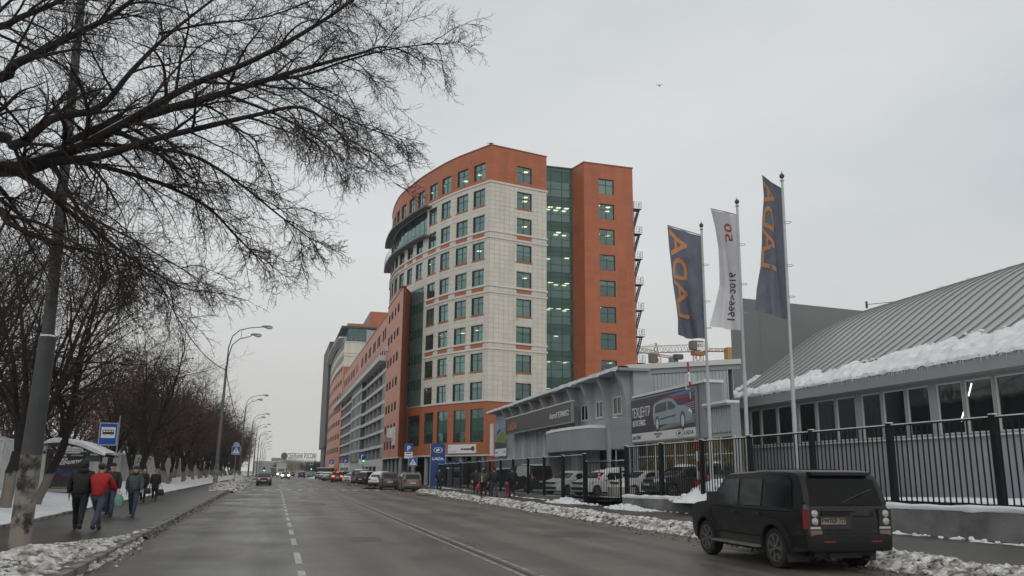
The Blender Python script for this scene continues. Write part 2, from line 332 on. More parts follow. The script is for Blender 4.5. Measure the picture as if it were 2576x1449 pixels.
# manhole covers
for x,y in ((-1.6,60.8),(6.2,70)):
    b=MB(); b.lathe((x,y,0),[(.33,0),(.33,.006),(.30,.008)],20,mat('cast_iron',(.02,.018,.017),.6)); b.build('manhole_cover',kind='structure')
# clumpy dirty snow banks ------------------------------------------------
def clumps(b,n,place,m,r0=.04,r1=.16):
    tmpl=[]
    for q in range(6):
        bm=bmesh.new(); bmesh.ops.create_icosphere(bm,subdivisions=2,radius=1)
        for v in bm.verts: v.co*=1+.45*noise.noise(v.co*1.6+Vector((q*7,0,0)))+.42*noise.noise(v.co*3.6+Vector((q*3,5,0)))
        tmpl.append(([v.co.copy() for v in bm.verts],[tuple(v.index for v in f.verts) for f in bm.faces])); bm.free()
    for i in range(n):
        p,k=place(); vs,fs=random.choice(tmpl); r=random.uniform(r0,r1)*k
        M=Matrix.Rotation(random.uniform(0,6.3),3,'Z')@Matrix.Rotation(random.uniform(0,6.3),3,'X'); sz=random.uniform(.5,.8)
        b.add([Vector(((M@v).x*r,(M@v).y*r,(M@v).z*r*sz))+p for v in vs],fs,m)
def bank(name,ys,nx,xf,hf,m,ncl,label=None,amp=.5,seed=0,cr=(.05,.17)):
    b=MB(); vs=[]
    for y in ys:
        x0,x1=xf(y)
        for i in range(nx):
            t=i/(nx-1); x=x0+(x1-x0)*t+.10*fbm(y,t*2,seed,1.1)*(1-abs(2*t-1)*.3)
            h=hf(y)*max(0,math.sin(math.pi*t))**.7
            c=noise.cell(Vector((x*4,y*4,seed)))
            vs.append((x,y,-.01+(0 if i in(0,nx-1) else h*(.75+amp*fbm(x,y,seed,2.2,3))+.10*amp*abs(noise.noise(Vector((x*5,y*5,seed))))*2*min(1,h*5))))
    b.add(vs,[(j*nx+i,j*nx+i+1,(j+1)*nx+i+1,(j+1)*nx+i) for j in range(len(ys)-1) for i in range(nx-1)],m)
    def pl():
        y=ys[0]+(ys[-1]-ys[0])*random.random()**1.8; x0,x1=xf(y); t=random.gauss(.5,.22); t=min(1.08,max(-.12,t)); hh=hf(y)
        return Vector((x0+(x1-x0)*t,y,hh*max(0,math.sin(math.pi*min(1,max(0,t))))**.7*.8+.01)),(.6+hh*1.3)
    clumps(b,ncl,pl,m,*cr)
    return b.build(name,smooth=28,kind='stuff')
bank('snow_ridge_right',ylist(6.5,82,.09,1.012),15,
     lambda y:(11.15+.012*y+.25*fbm(y,1,0,.25)-(0.1 if y>16 and y<20.5 else 0),12.95+.35*fbm(y,2,0,.3)+.004*y),
     lambda y:(.30+.12*fbm(y,0,0,.35))*(1 if y<74 else max(.1,(82-y)/8)),M_dsnow,4200,cr=(.03,.115))
bank('slush_beside_ridge',ylist(8,80,.12,1.012),8,lambda y:(10.35+.012*y+.3*fbm(y,1,0,.4),11.6+.012*y),lambda y:.035+.02*fbm(y,0,7,.6),M_slush,1100,cr=(.015,.05))
bank('snow_ridge_far_right',ylist(88,200,.6,1.02),9,lambda y:(8.6+.2*fbm(y,1,4,.2),10.2),lambda y:.2+.08*fbm(y,0,2,.3),M_slush,240)
XL0=lambda y:-5.75 if y<17 else (-5.75+(y-17)/6.5*1.9 if y<23.5 else -3.85+.35*min(1,(y-23.5)/10))
bank('snow_heap_left',ylist(5,26,.055,1.012),34,lambda y:(XL0(y)+.2*fbm(y,3,0,.8),-3.02+.1*fbm(y,5,0,.7)),
     lambda y:.15+.17*min(1,max(0,(24-y)/5)),M_dsnow,3600,cr=(.015,.07))
bank('slush_along_kerb_left',ylist(24,76,.12,1.012),8,lambda y:(KL(y)-.34+.12*fbm(y,3,0,.8),KL(y)+.18+.22*fbm(y,5,0,.5)),
     lambda y:.15+.05*fbm(y,0,0,.8),M_slush,900,cr=(.018,.055))
bank('slush_in_gutter_left',ylist(6,100,.14,1.012),6,lambda y:(KL(y)-.02,KL(y)+.40+.3*fbm(y,5,0,.35)),
     lambda y:.045+.03*fbm(y,0,7,.6),mat('gutter_slush',(.030,.024,.019),.5,scale=5,col2=(.075,.058,.044),bump=.6),260,cr=(.012,.035))
bank('snow_pile_at_lamp',ylist(72,94,.2),14,lambda y:(-5.6+.6*abs(y-80)/14,-2.9),lambda y:.12+.62*math.exp(-((y-78)/4.5)**2),M_dsnow,420,cr=(.08,.2))
bank('snow_pile_beyond_lamp',ylist(96,150,.35),14,lambda y:(-5.4,-3.1),lambda y:.2+.75*math.exp(-((y-112)/9)**2)+.4*math.exp(-((y-128)/9)**2),M_dsnow,420,cr=(.1,.3))
bank('slush_beyond_ridge',ylist(64,98,.3),8,lambda y:(9.9,12.6),lambda y:.03+.02*fbm(y,0,7,.6),M_slush,200,cr=(.04,.1))
b=bank('snow_strip_by_fence',ylist(8,96,.15,1.012),9,lambda y:(FR(y)-.95+.35*fbm(y,1,9,.35),FR(y)-.12),lambda y:.155+.05+.07*fbm(y,0,7,.6),M_snow,160,amp=.25,cr=(.03,.1))
# yard behind the fence
def YZ(y): return 1.0 if y<22 else (.35 if y>52 else 1.0-.65*(y-22)/30)
M_yard=snowmat('yard_snow_slush',(.07,.065,.06),(.62,.63,.64),.35,.42,.52,.4,10)
grid('yard_ground',[0,.3,2,4,6,9,12,16,22,32],ylist(-4,96,1.0),lambda x,y:YZ(y)+.03*fbm(x,y,0,.4),M_yard,kind='structure')
o=bpy.context.scene.objects['yard_ground']
for v in o.data.vertices: v.co.x+=FR(v.co.y)+.12
grid('snow_verge_yard',[-.02,.4,1,2,4,7,10.5,13.4],ylist(4,60,.5),lambda x,y:YZ(y)+.06+.07*fbm(x,y,0,.9)+.03*fbm(x,y,0,4),M_snow,kind='structure')
o=bpy.context.scene.objects['snow_verge_yard']
for v in o.data.vertices:
    v.co.x+=FR(v.co.y)+.14
    if v.co.y>33: v.co.z-=.25*min(1,(v.co.y-33)/3)
# ================================================================ BUILDINGS: facade tools
class Path:
    def __init__(s,pts,side=1,smooth=False):
        pts=[Vector((p[0],p[1],0)) for p in pts]
        if smooth:
            o=[]
            for i in range(len(pts)-1):
                p0=pts[max(i-1,0)]; p1=pts[i]; p2=pts[i+1]; p3=pts[min(i+2,len(pts)-1)]
                for k in range(4):
                    t=k/4; o.append(.5*((2*p1)+(p2-p0)*t+(2*p0-5*p1+4*p2-p3)*t*t+(3*p1-p0-3*p2+p3)*t**3))
            o.append(pts[-1]); pts=o
        s.p=pts; s.c=[0]
        for a,b in zip(pts[:-1],pts[1:]): s.c.append(s.c[-1]+(b-a).length)
        s.L=s.c[-1]; s.side=side; s.curved=len(pts)>2
    def at(s,x):
        i=0
        while i<len(s.c)-2 and x>s.c[i+1]: i+=1
        d=(s.p[i+1]-s.p[i]).normalized(); return s.p[i]+d*(x-s.c[i]),d
    def tan(s,x):
        if not s.curved: return s.at(x)[1]
        a,_=s.at(x-.6); b,_=s.at(x+.6); return (b-a).normalized()
    def P(s,x,z,off=0):
        p,_=s.at(x); d=s.tan(x); n=Vector((-d.y,d.x,0))*s.side; q=p+n*off; return Vector((q.x,q.y,z))
    def M(s,x,z,off=0):         # local x so that local z points outward
        d=s.tan(x)*(-s.side); return frame(s.P(x,z,off),d)
def wall(path,s0,s1,z0,z1,ops,m,name='wall',parent=None,rev=.22,step=1.3,mr=None,thick=0):
    ss={s0,s1}; zs={z0,z1}
    for o in ops: ss|={min(max(o[0],s0),s1),min(max(o[1],s0),s1)}; zs|={min(max(o[2],z0),z1),min(max(o[3],z0),z1)}
    ss=sorted(ss); zs=sorted(zs)
    if path.curved:
        n=[]
        for a,c in zip(ss[:-1],ss[1:]):
            k=max(1,int((c-a)/step)); n+=[a+(c-a)*i/k for i in range(k)]
        ss=n+[ss[-1]]
    b=MB(); b.mats=[m]
    def q(a,c,d,e,mm=m):
        b.add([a,c,d,e],[(0,1,2,3)] if path.side<0 else [(3,2,1,0)],mm)
    for a,c in zip(ss[:-1],ss[1:]):
        for d,e in zip(zs[:-1],zs[1:]):
            ms,mz=(a+c)/2,(d+e)/2
            if any(o[0]<ms<o[1] and o[2]<mz<o[3] for o in ops): continue
            q(path.P(a,d),path.P(c,d),path.P(c,e),path.P(a,e))
    r=mr or m
    for o in ops:
        a,c,d,e=o[:4]; P=path.P
        if c<=s0 or a>=s1 or e<=z0 or d>=z1: continue
        q(P(a,d),P(a,e),P(a,e,-rev),P(a,d,-rev),r); q(P(c,e),P(c,d),P(c,d,-rev),P(c,e,-rev),r)
        q(P(a,e),P(c,e),P(c,e,-rev),P(a,e,-rev),r); q(P(c,d),P(a,d),P(a,d,-rev),P(c,d,-rev),r)
    o=b.build(name,parent); bm=bmesh.new(); bm.from_mesh(o.data); bmesh.ops.remove_doubles(bm,verts=bm.verts,dist=.0005); bm.to_mesh(o.data); bm.free(); return o
def tiles(path,rects,ops,m,parent,tw=.68,th=.58,gap=.03,off=.03,name='cladding_tiles'):
    b=MB(); b.mats=[m]
    for s0,s1,z0,z1 in rects:
        nz=max(1,round((z1-z0)/th)); ns=max(1,round((s1-s0)/tw)); hz=(z1-z0)/nz; hs=(s1-s0)/ns
        for i in range(ns):
            for j in range(nz):
                a,c,d,e=s0+i*hs+gap/2,s0+(i+1)*hs-gap/2,z0+j*hz+gap/2,z0+(j+1)*hz-gap/2
                hit=[o for o in ops if o[0]<c and o[1]>a and o[2]<e and o[3]>d]
                if hit:
                    o=hit[0]
                    # clip the tile against the opening on its larger free side
                    opts=[(o[0]-a,(a,o[0]-.01,d,e)),(c-o[1],(o[1]+.01,c,d,e)),(o[2]-d,(a,c,d,o[2]-.01)),(e-o[3],(a,c,o[3]+.01,e))]
                    k,v=max(opts,key=lambda t:t[0])
                    if k<.06: continue
                    a,c,d,e=v
                    if c-a<.04 or e-d<.04: continue
                P=path.P; vs=[P(a,d,off),P(c,d,off),P(c,e,off),P(a,e,off),P(a,d,0),P(c,d,0),P(c,e,0),P(a,e,0)]
                fs=[(0,1,2,3),(0,4,5,1),(1,5,6,2),(2,6,7,3),(3,7,4,0)]
                if path.side>0: fs=[f[::-1] for f in fs]
                b.add(vs,fs)
    return b.build(name,parent,kind='stuff')
def band(path,s0,s1,z0,z1,off,m,parent,name='cornice',back=0):
    b=MB(); k=max(1,int((s1-s0)/1.2)) if path.curved else 1; vs=[]
    for i in range(k+1):
        s=s0+(s1-s0)*i/k; P=path.P; vs+=[P(s,z0,back),P(s,z0,off),P(s,z1,off),P(s,z1,back)]
    fs=[(4*i+j,4*i+(j+1)%4,4*i+4+(j+1)%4,4*i+4+j) for i in range(k) for j in range(4)]+[(3,2,1,0),(4*k,4*k+1,4*k+2,4*k+3)]
    b.add(vs,fs,m); return b.build(name,parent,fix=True)
_wm={}
def winmesh(w,h,mf,mg,nx=2,zt=.62,fw=.07,dp=.06):
    key=(round(w,2),round(h,2),mf.name,mg.name,nx,zt)
    if key in _wm: return _wm[key]
    g=MB(); g.add([(-w/2,-h/2,0),(w/2,-h/2,0),(w/2,h/2,0),(-w/2,h/2,0)],[(0,1,2,3)],mg)
    f=MB(); f.mats=[mf]
    f.box((-w/2,-h/2,-.02),(-w/2+fw,h/2,dp)); f.box((w/2-fw,-h/2,-.02),(w/2,h/2,dp))
    f.box((-w/2+fw,-h/2,-.02),(w/2-fw,-h/2+fw,dp-.004)); f.box((-w/2+fw,h/2-fw,-.02),(w/2-fw,h/2,dp-.004))
    for i in range(1,nx): x=-w/2+w*i/nx; f.box((x-fw*.45,-h/2+fw,-.015),(x+fw*.45,h/2-fw,dp-.012))
    if zt: z=-h/2+h*zt; f.box((-w/2+fw,z-fw*.4,-.012),(w/2-fw,z+fw*.4,dp-.02))
    _wm[key]=(g.mesh('window'),f.mesh('window_frame')); return _wm[key]
def window(path,o,parent,mf,mg,rev=.2,nx=2,zt=.62,sill=None,fw=.07,name='window'):
    w,h=o[1]-o[0],o[3]-o[2]; gm,fm=winmesh(w,h,mf,mg,nx,zt,fw)
    M=path.M((o[0]+o[1])/2,(o[2]+o[3])/2,-rev); g=inst(gm,name,parent,M); inst(fm,'window_frame',g)
    if sill:
        key=('s',round(w,2),sill[0].name,sill[1])
        if key not in _wm:
            b=MB(); b.box((-w/2-.03,0,-.02),(w/2+.03,sill[1],.06+.0),sill[0]); _wm[key]=b.mesh('sill')
        inst(_wm[key],'sill',g,Matrix.Translation((0,-h/2-sill[1]-.02,rev)))
    return g
# colours
M_or=mat('orange_cladding',(.385,.118,.050),.55,var=.06,scale=.25,bump=.05,bscale=3)
M_sal=mat('orange_cladding_sky_sheen',(.50,.195,.118),.5,var=.06,scale=.25)  # street-side orange with pinkish grazing sky sheen put into its colour
M_bei=mat('beige_tile',(.61,.572,.50),.5,var=.07,scale=.9,stretch=(1,1,.18))
M_bejoint=mat('beige_joint',(.43,.41,.37),.9)
M_stone=mat('cornice_stone',(.62,.59,.54),.7,var=.06,scale=1)
M_frm=mat('dark_green_frame',(.030,.048,.046),.45)
M_grn=mat('green_spandrel',(.026,.092,.070),.25,var=.1,scale=.3,spec=.6)
M_gl=glassmat('office_glass',(.62,.78,.75),.10,.04,(.6,.85,.82),.75,((.035,.085,.082),.30))
M_glc=glassmat('curtain_glass',(.62,.78,.75),.12,.05,(.6,.85,.82),.6,((.04,.11,.10),.35)); M_gdk=glassmat('dark_window_glass',(.20,.22,.23),.05,.05,mx_=.28)
M_dark=mat('dark_metal',(.05,.055,.06),.5,var=.1,scale=2)
M_cap=mat('parapet_cap',(.30,.10,.06),.5)
M_int=mat('office_interior',(.085,.09,.08),.9,var=.2,scale=.6)
M_ceil=mat('office_ceiling',(.17,.175,.15),.9)
M_lamp=mat('ceiling_lamp',(1,.90,.58),.5,emit=3)
M_grey=mat('grey_render',(.24,.25,.26),.8,var=.06,scale=.5)
M_dgrey=mat('charcoal_cladding',(.055,.062,.066),.6,var=.08,scale=.4)
M_white=mat('white_band',(.52,.52,.50),.7,var=.1,scale=.7)
M_steel=mat('galvanised_steel',(.30,.31,.32),.45,metal=.6,var=.1,scale=3)
island_var(M_bei,.035)
M_ort=mat('orange_cassette',(.40,.122,.052),.55,var=.09,scale=.8,stretch=(1,1,.12)); island_var(M_ort,.06); M_ort_sky=mat('orange_cassette_sky_sheen',(.51,.20,.12),.5,var=.08,scale=.8,stretch=(1,1,.15)); island_var(M_ort_sky,.06)  # second cassette repeats the orange with sky sheen painted in
T=empty('office_building',(0,0,0),label='tall orange and beige office block with curved street side and green glass strip',cat='office building')
PL=Path([(23.6,97.2),(22.2,99.7),(21.1,101.6),(19.8,104.3),(18.5,107.8),(17.2,112),(16.0,117.4),(15.4,121),(15.3,126),(15.6,131),(16.3,136)],1,True)
PR=Path([(23.6,97.2),(31.6,99.2)],-1)
PW_=Path([(36.9,99.5),(44.0,99.8)],-1)
PWl=Path([(36.3,102.4),(36.9,99.5)],-1)
ZT=42.25; HW=2.15
heads=[40.2-3.48*k for k in range(9)]
cols=[(.95,3.1),(4.15,6.35),(7.75,9.95),(11.2,13.35),(15.0,17.15),(18.5,20.6),(21.9,24.0),(25.2,27.3),(28.5,30.6),(31.8,33.9)]
opsL=[]; 
for k,h in enumerate(heads):
    for c,(a,d) in enumerate(cols):
        if c>=4 and (k==1 or k>=4): continue
        opsL.append((a,d,h-HW,h,k,c))
glz=(13.9,36.2,33.35,36.85)       # glazed storey behind the balcony
cur=(14.2,19.2,10.25,26.15)       # curtain wall beside the orange fin
low=[(.57,2.93,5.25,9.15),(3.76,6.03,5.25,9.15),(7.26,9.65,5.25,9.15),(10.63,13.0,5.25,9.15),(14.35,18.3,5.0,9.0)]
O4=[o[:4] for o in opsL]
wall(PL,0,37,37.45,ZT,O4,M_or,parent=T,mr=M_frm); 
wall(PL,0,37,10.1,37.45,[o for o in O4 if o[3]<38]+[glz,cur],M_bejoint,parent=T,mr=M_frm)
wall(PL,0,21,3.8,10.1,low,M_or,parent=T,mr=M_frm)
tiles(PL,[(0,14.2,10.2,37.35),(14.2,24,26.3,33.1)],[ (o[0]-.02,o[1]+.02,o[2]-.24,o[3]+.02) for o in O4]+[glz,cur],M_bei,T)
opsR=[(3.85,6.0,h-HW,h) for h in heads]
wall(PR,0,8.25,37.45,ZT,opsR[:1],M_or,parent=T,mr=M_frm); wall(PR,0,8.25,10.1,37.45,opsR[1:],M_bejoint,parent=T,mr=M_frm); wall(PR,0,8.25,0,10.1,[],M_or,parent=T)
tiles(PR,[(0,8.25,10.2,37.35)],[(o[0]-.02,o[1]+.02,o[2]-.24,o[3]+.02) for o in opsR],M_bei,T)
opsW=[(2.1,4.3,h-2.1,h) for h in heads]
wall(PW_,0,7.1,0,ZT-.05,opsW,M_or,parent=T,mr=M_frm); wall(PWl,0,PWl.L,0,ZT-.05,[],M_or,parent=T)
tiles(PL,[(0,36.5,37.6,ZT-.05)],O4,M_ort,T,1.2,.58,.02,.012,'orange_cladding_tiles'); tiles(PR,[(0,8.2,37.6,ZT-.05)],opsR,M_ort,T,1.2,.58,.02,.012,'orange_cladding_tiles'); tiles(PW_,[(0,7.1,.3,ZT-.15)],opsW,M_ort,T,1.2,.58,.02,.012,'orange_cladding_tiles'); tiles(PWl,[(.02,PWl.L-.02,.3,ZT-.15)],[],M_ort,T,1.2,.58,.02,.012,'orange_cladding_tiles'); tiles(PL,[(0,21,3.85,9.95)],low,M_ort,T,1.2,.58,.02,.012,'orange_cladding_tiles')
SG=(M_or,.2)
for o in opsL: window(PL,o,T,M_frm,M_gl,sill=SG if o[3]<38 else None)
for o in opsR: window(PR,o,T,M_frm,M_gl,sill=SG if o[3]<38 else None)
for o in opsW: window(PW_,o,T,M_frm,M_gl)
for z in (37.32,30.92,30.12,24.0,23.2,17.05,16.25,10.0):
    zz=(z,z+.24)
    band(PL,-.1,13.7 if z<26 else 36.5,*zz,.14,M_stone,T); band(PR,-.1,8.35,*zz,.14,M_stone,T)
for z in (30.38,23.45,16.5):
    for a,c in cols[:4 if z<26 else 8]: band(PL,a,c,z,z+.52,.06,M_or,T,'spandrel_panel')
    band(PR,3.85,6.0,z,z+.52,.06,M_or,T,'spandrel_panel')
band(PL,0,37,ZT,ZT+.12,.1,M_cap,T,'parapet_cap',-.4); band(PR,-.1,8.3,ZT,ZT+.12,.1,M_cap,T,'parapet_cap',-.4); band(PW_,-.1,7.2,ZT-.05,ZT+.08,.1,M_cap,T,'parapet_cap',-.4); band(PWl,-.1,PWl.L,ZT-.05,ZT+.08,.1,M_cap,T,'parapet_cap',-.4)
band(PL,-.1,20,3.62,3.8,.12,M_white,T,'canopy_edge'); band(PR,-.1,8.3,3.62,3.8,.12,M_white,T,'canopy_edge')
# curtain walls: panels as separate pieces
def curtain(path,s0,s1,z0,z1,ns,zr,parent,off=-.15,opaque=None,name='curtain_wall_panel',mf=M_frm,gl=None):
    cw=(s1-s0)/ns; gl=gl or M_glc
    for i in range(ns):
        for j in range(len(zr)-1):
            op=opaque(i,j,zr[j]) if opaque else False
            gm,_=winmesh(cw-.06,zr[j+1]-zr[j]-.06,mf,M_grn if op else gl,1,0)
            inst(gm,'spandrel_glass' if op else 'glass_panel',parent,path.M(s0+cw*(i+.5),(zr[j]+zr[j+1])/2,off))
    f=MB(); f.mats=[mf]
    for i in range(ns+1):
        s=s0+cw*i; f.beam(path.P(s,z0,off-.01),path.P(s,z1,off-.01),.07,.10)
    for z in zr:
        for i in range(ns): f.beam(path.P(s0+cw*i,z,off-.012),path.P(s0+cw*(i+1),z,off-.012),.07,.06)
    f.build('curtain_wall_frame',parent)
st=Path([(31.7,102.4),(36.3,102.4)],-1)
zr=[]; 
for k in range(11):
    h=40.2-3.48*k
    zr+=[h,h-1.1,h-2.15,h-2.8]
zr=sorted([z for z in zr if z>.5]+[41.6,ZT-.1,.4])
vis=lambda i,j,z: not any(h-2.2<z+.02<h-.05 for h in [40.2-3.48*k for k in range(11)])
curtain(st,0,4.6,.4,ZT-.1,3,zr,T,0,vis)
band(st,-.2,4.8,ZT-.1,ZT+.08,.1,M_dark,T,'parapet_cap',-.4)
zr=[10.25+ .0]; z=10.25
zr=sorted({10.25,26.15}|{h-d for h in heads[4:] for d in (0,1.1,2.15) if 10.3<h-d<26.1})
curtain(PL,14.2,19.2,10.25,26.15,5,zr,T,-.1,gl=glassmat('sky_toned_curtain_glass',(.62,.78,.75),.12,.05,(.6,.85,.82),.35,((.13,.23,.21),.75)),opaque=lambda i,j,z:not any(h-2.2<z+.02<h-.05 for h in heads))  # diffuse teal in these panes stands in for reflected sky
curtain(PL,13.9,36.2,33.35,36.85,14,[33.35,34.5,36.85],T,-.35)
for o in low:
    zr=[o[2],o[2]+1.25,o[2]+2.0,o[2]+2.75,o[3]]; curtain(PL,o[0],o[1],o[2],o[3],2,zr,T,-.16,lambda i,j,z:j in(1,2))
M_balc=mat('balcony_grey',(.12,.13,.135),.6,var=.1,scale=.6)
# balcony slab, canopy and railing
band(PL,13.0,36.5,32.9,33.15,1.05,M_balc,T,'balcony_slab'); band(PL,12.6,36.5,36.95,37.2,1.05,M_balc,T,'balcony_canopy')
rb=MB(); rb.mats=[M_steel]; s=13.1
for z in (33.55,33.9,34.25): 
    rb.tube([PL.P(q,z,1.0) for q in np.arange(13.05,36.5,1.2)],.02,4)
while s<36.5: rb.beam(PL.P(s,33.15,1.0),PL.P(s,34.27,1.0),.03,.03); s+=1.2
for z in (33.55,33.9,34.25): rb.beam(PL.P(13.05,z,0),PL.P(13.05,z,1.0),.03,.03)
rb.build('balcony_railing',T)
# blinds and curtains behind some panes
M_bl=mat('window_blind',(.42,.43,.38),.8); bb=random.Random(8); bm_={}
for pth,L_ in ((PL,opsL),(PR,opsR),(PW_,opsW)):
    for o in L_:
        if bb.random()<.48:
            w,h=o[1]-o[0],o[3]-o[2]; k=bb.choice((.25,.4,.55,.95)); half=bb.random()<.5; x0=0 if half else -w/2+.08
            b=MB(); b.add([(x0,h/2-h*k,0),(w/2-.08,h/2-h*k,0),(w/2-.08,h/2-.05,0),(x0,h/2-.05,0)],[(0,1,2,3)],M_bl); inst(b.mesh('blind'),'blind',T,pth.M((o[0]+o[1])/2,(o[2]+o[3])/2,-.32))
# interior: floors, back wall, lamps seen through the glass
b=MB(); b.mats=[M_int]
k=int(36/1.2)
for i in range(k):
    a,c=i*1.2,(i+1)*1.2; b.add([PL.P(a,.2,-5),PL.P(c,.2,-5),PL.P(c,41.5,-5),PL.P(a,41.5,-5)],[(0,1,2,3)],M_int)
b.add([(26.5,104.0,.2),(44,105.5,.2),(44,105.5,41.5),(26.5,104.0,41.5)],[(0,1,2,3)],M_int)
b.build('interior_wall',T)
b=MB(); inner=[PL.P(s,0,-.3) for s in np.arange(0.5,36,2)]; poly=[(p.x,p.y) for p in inner]+[(22,131),(31,108)]
hull=[(24.1,97.9),(31.5,99.8),(31.8,102.6),(36.2,102.6),(37.1,100.0),(43.8,100.2),(43.8,112),(31,112)]
for k in range(11):
    z=40.35-3.48*k
    if z<4: break
    b.add([(p[0],p[1],z) for p in poly],[tuple(range(len(poly)))],M_ceil); b.add([(p[0],p[1],z-.01) for p in hull],[tuple(range(len(hull)))],M_ceil)
    b.add([(p[0],p[1],z+.45) for p in poly],[tuple(range(len(poly)))],M_int); b.add([(p[0],p[1],z+.44) for p in hull],[tuple(range(len(hull)))],M_int)
b.build('floor_slabs',T)
b=MB(); b.mats=[M_lamp]; rr=random.Random(5)
lit={1:1,2:.35,3:.15,4:.8,5:.9,6:.2,7:.9,8:1}
for k in range(9):
    z=40.3-3.48*k
    for x in np.arange(32.0,36.2,1.15):
        for y in (103.3,104.5,105.3):
            if rr.random()<lit.get(k,0): b.add([(x,y-.3,z),(x+.6,y-.3,z),(x+.6,y+.3,z),(x,y+.3,z)],[(0,1,2,3)])
    for x,y in ((39,100.9),(40.6,101.2),(39.6,102.6),(41.2,102.8),(27.2,100.2),(28.8,100.4),(27.6,101.8),(29.2,102)):
        if rr.random()<(.75 if k in(1,2,4) else .3): b.add([(x,y-.3,z),(x+.6,y-.3,z),(x+.6,y+.3,z),(x,y+.3,z)],[(0,1,2,3)])
    for a,c in cols[:5]:
        for off in (-1.4,-3):
            if rr.random()<.3:
                p=PL.P((a+c)/2,z,off); b.add([p+Vector((-.3,-.3,0)),p+Vector((.3,-.3,0)),p+Vector((.3,.3,0)),p+Vector((-.3,.3,0))],[(0,1,2,3)])
b.build('ceiling_lamps',T,kind='stuff')
# roof, back and ground floor
b=MB(); out=[PL.P(s,0,-.2) for s in np.arange(0,37,1.5)]; rp=[(p.x,p.y) for p in out]+[(22,142),(44.4,142),(44.0,99.9),(37,99.7),(36.3,102.5),(31.8,102.5),(31.6,99.3)]
b.add([(p[0],p[1],ZT-.5) for p in rp],[tuple(range(len(rp)))],M_grey)
b.add([(44.0,99.8,0),(44.4,142,0),(44.4,142,ZT-.05),(44.0,99.8,ZT-.05)],[(0,1,2,3)],M_or); b.add([(22,142,0),(44.4,142,0),(44.4,142,ZT),(22,142,ZT)],[(0,1,2,3)],M_or); b.add([(16.2,136,0),(22,142,0),(22,142,ZT),(16.2,136,ZT)],[(0,1,2,3)],M_or)
b.add([(31.6,99.2,0),(31.75,102.5,0),(31.75,102.5,ZT),(31.6,99.2,ZT)],[(0,1,2,3)],M_or)
b.build('roof_and_rear_walls',T)
gp=Path([(24.2,98.6),(22.9,100.6),(20.6,105.2),(19.0,110),(18.0,116),(17.5,122)],1,True)
curtain(gp,0,24,.15,3.6,12,[.15,2.5,3.6],T,0,gl=M_gdk,mf=M_dark)
b=MB(); 
for s in (1,5,9,13,17,21): b=MB(); p=PL.P(s,0,-.5); b.lathe((p.x,p.y,0),[(.28,.1),(.28,3.7)],12,M_grey); b.build('ground_floor_column',T)
b=MB(); q=[PL.P(s,3.7,-.05) for s in np.arange(0,22,1.5)]; w=[gp.P(s,3.7,-.5) for s in np.arange(22,0,-2)]; b.add(q+w,[tuple(range(len(q+w)))],M_grey); b.build('soffit',T)
# fire escape on the far right flank
b=empty('fire_escape'); b.parent=T
for k in range(11):
    z=36.6-3.48*k
    if z<2: break
    l=MB(); l.mats=[M_dark]; l.box((44.15,100.1,z),(45.35,101.3,z+.08)); l.box((44.15,100.1,z-.2),(44.3,101.3,z)); l.build('landing',b)
    l=MB(); l.mats=[M_steel]
    for zz in (.35,.7,1.05):
        l.beam((44.2,100.12,z+zz),(45.35,100.12,z+zz),.03,.03); l.beam((45.35,100.12,z+zz),(45.35,101.3,z+zz),.03,.03)
    for x in (44.2,44.6,45.0,45.35): l.beam((x,100.12,z+.08),(x,100.12,z+1.07),.04,.04)
    l.build('railing',b)
    l=MB(); l.mats=[M_dark]; l.beam((45.3,100.9,z),(44.3,100.9,z-3.4),.04,.16); l.beam((45.3,101.6,z),(44.3,101.6,z-3.4),.04,.16)
    for i in range(12): t=(i+.5)/12; l.box((45.3-1.0*t-.12,100.9,z-3.4*t-.02),(45.3-1.0*t+.12,101.6,z-3.4*t+.02))
    l.beam((45.3,100.85,z+1),(44.3,100.85,z-2.4),.03,.03); l.build('stair_flight',b)
b_=MB(); b_.mats=[M_dark]; b_.beam((44.25,100.15,0),(44.25,100.15,37.7),.08,.08); b_.build('stringer_post',b)
# ---------------------------------------------------------------- orange fin block beside the tower
q=lambda y:y*.968
zz=lambda z:(z-1.78)*.968+1.78
F=empty('office_annex',label='orange corner block with salmon street side attached left of the curved tower',cat='building')
PF=Path([(15,110.3),(15,126.7)],1); PFr=Path([(15,110.3),(16.6,114.6)],-1)
hz=[25.35-3.5*i for i in range(5)]; rows=[(h-1.22,h) for h in hz]+[(7.1,8.35),(4.85,6.05)]
fc=[(117.6,119.6),(120.5,122.6),(124.3,126.4),(127.5,129.5)]
ops=[(q(a)-110.3,q(c)-110.3,zz(r0),zz(r1)) for a,c in fc for r0,r1 in rows]
wall(PF,0,16.4,zz(3.6),26.07,ops,M_sal,parent=F,mr=M_dark); wall(PFr,0,PFr.L,zz(3.6),26.07,[],M_or,parent=F)
for o in ops: window(PF,o,F,M_dark,M_gdk,nx=2,zt=0,fw=.05,rev=.10)
tiles(PF,[(.5,16.35,zz(3.7),26)],[(a-.03,c+.03,d-.03,e+.03) for a,c,d,e in ops]+[(5.98,14.02,zz(6.2)-.02,zz(7.0)+.02)],M_ort_sky,F,1.6,.6,.025,.012,'sky_sheen_cladding_tiles'); tiles(PFr,[(.02,PFr.L-.02,zz(3.7),26)],[],M_ort,F,1.2,.6,.02,.012,'orange_cladding_tiles')
band(PF,-.1,16.4,26.07,26.2,.08,M_cap,F,'parapet_cap',-.4); band(PFr,-.1,PFr.L,26.07,26.2,.08,M_cap,F,'parapet_cap',-.4); band(PF,-.05,16.4,3.45,3.62,.08,M_white,F,'edge_trim',-.1); band(PFr,-.1,PFr.L,3.45,3.62,.08,M_white,F,'edge_trim',-.1)
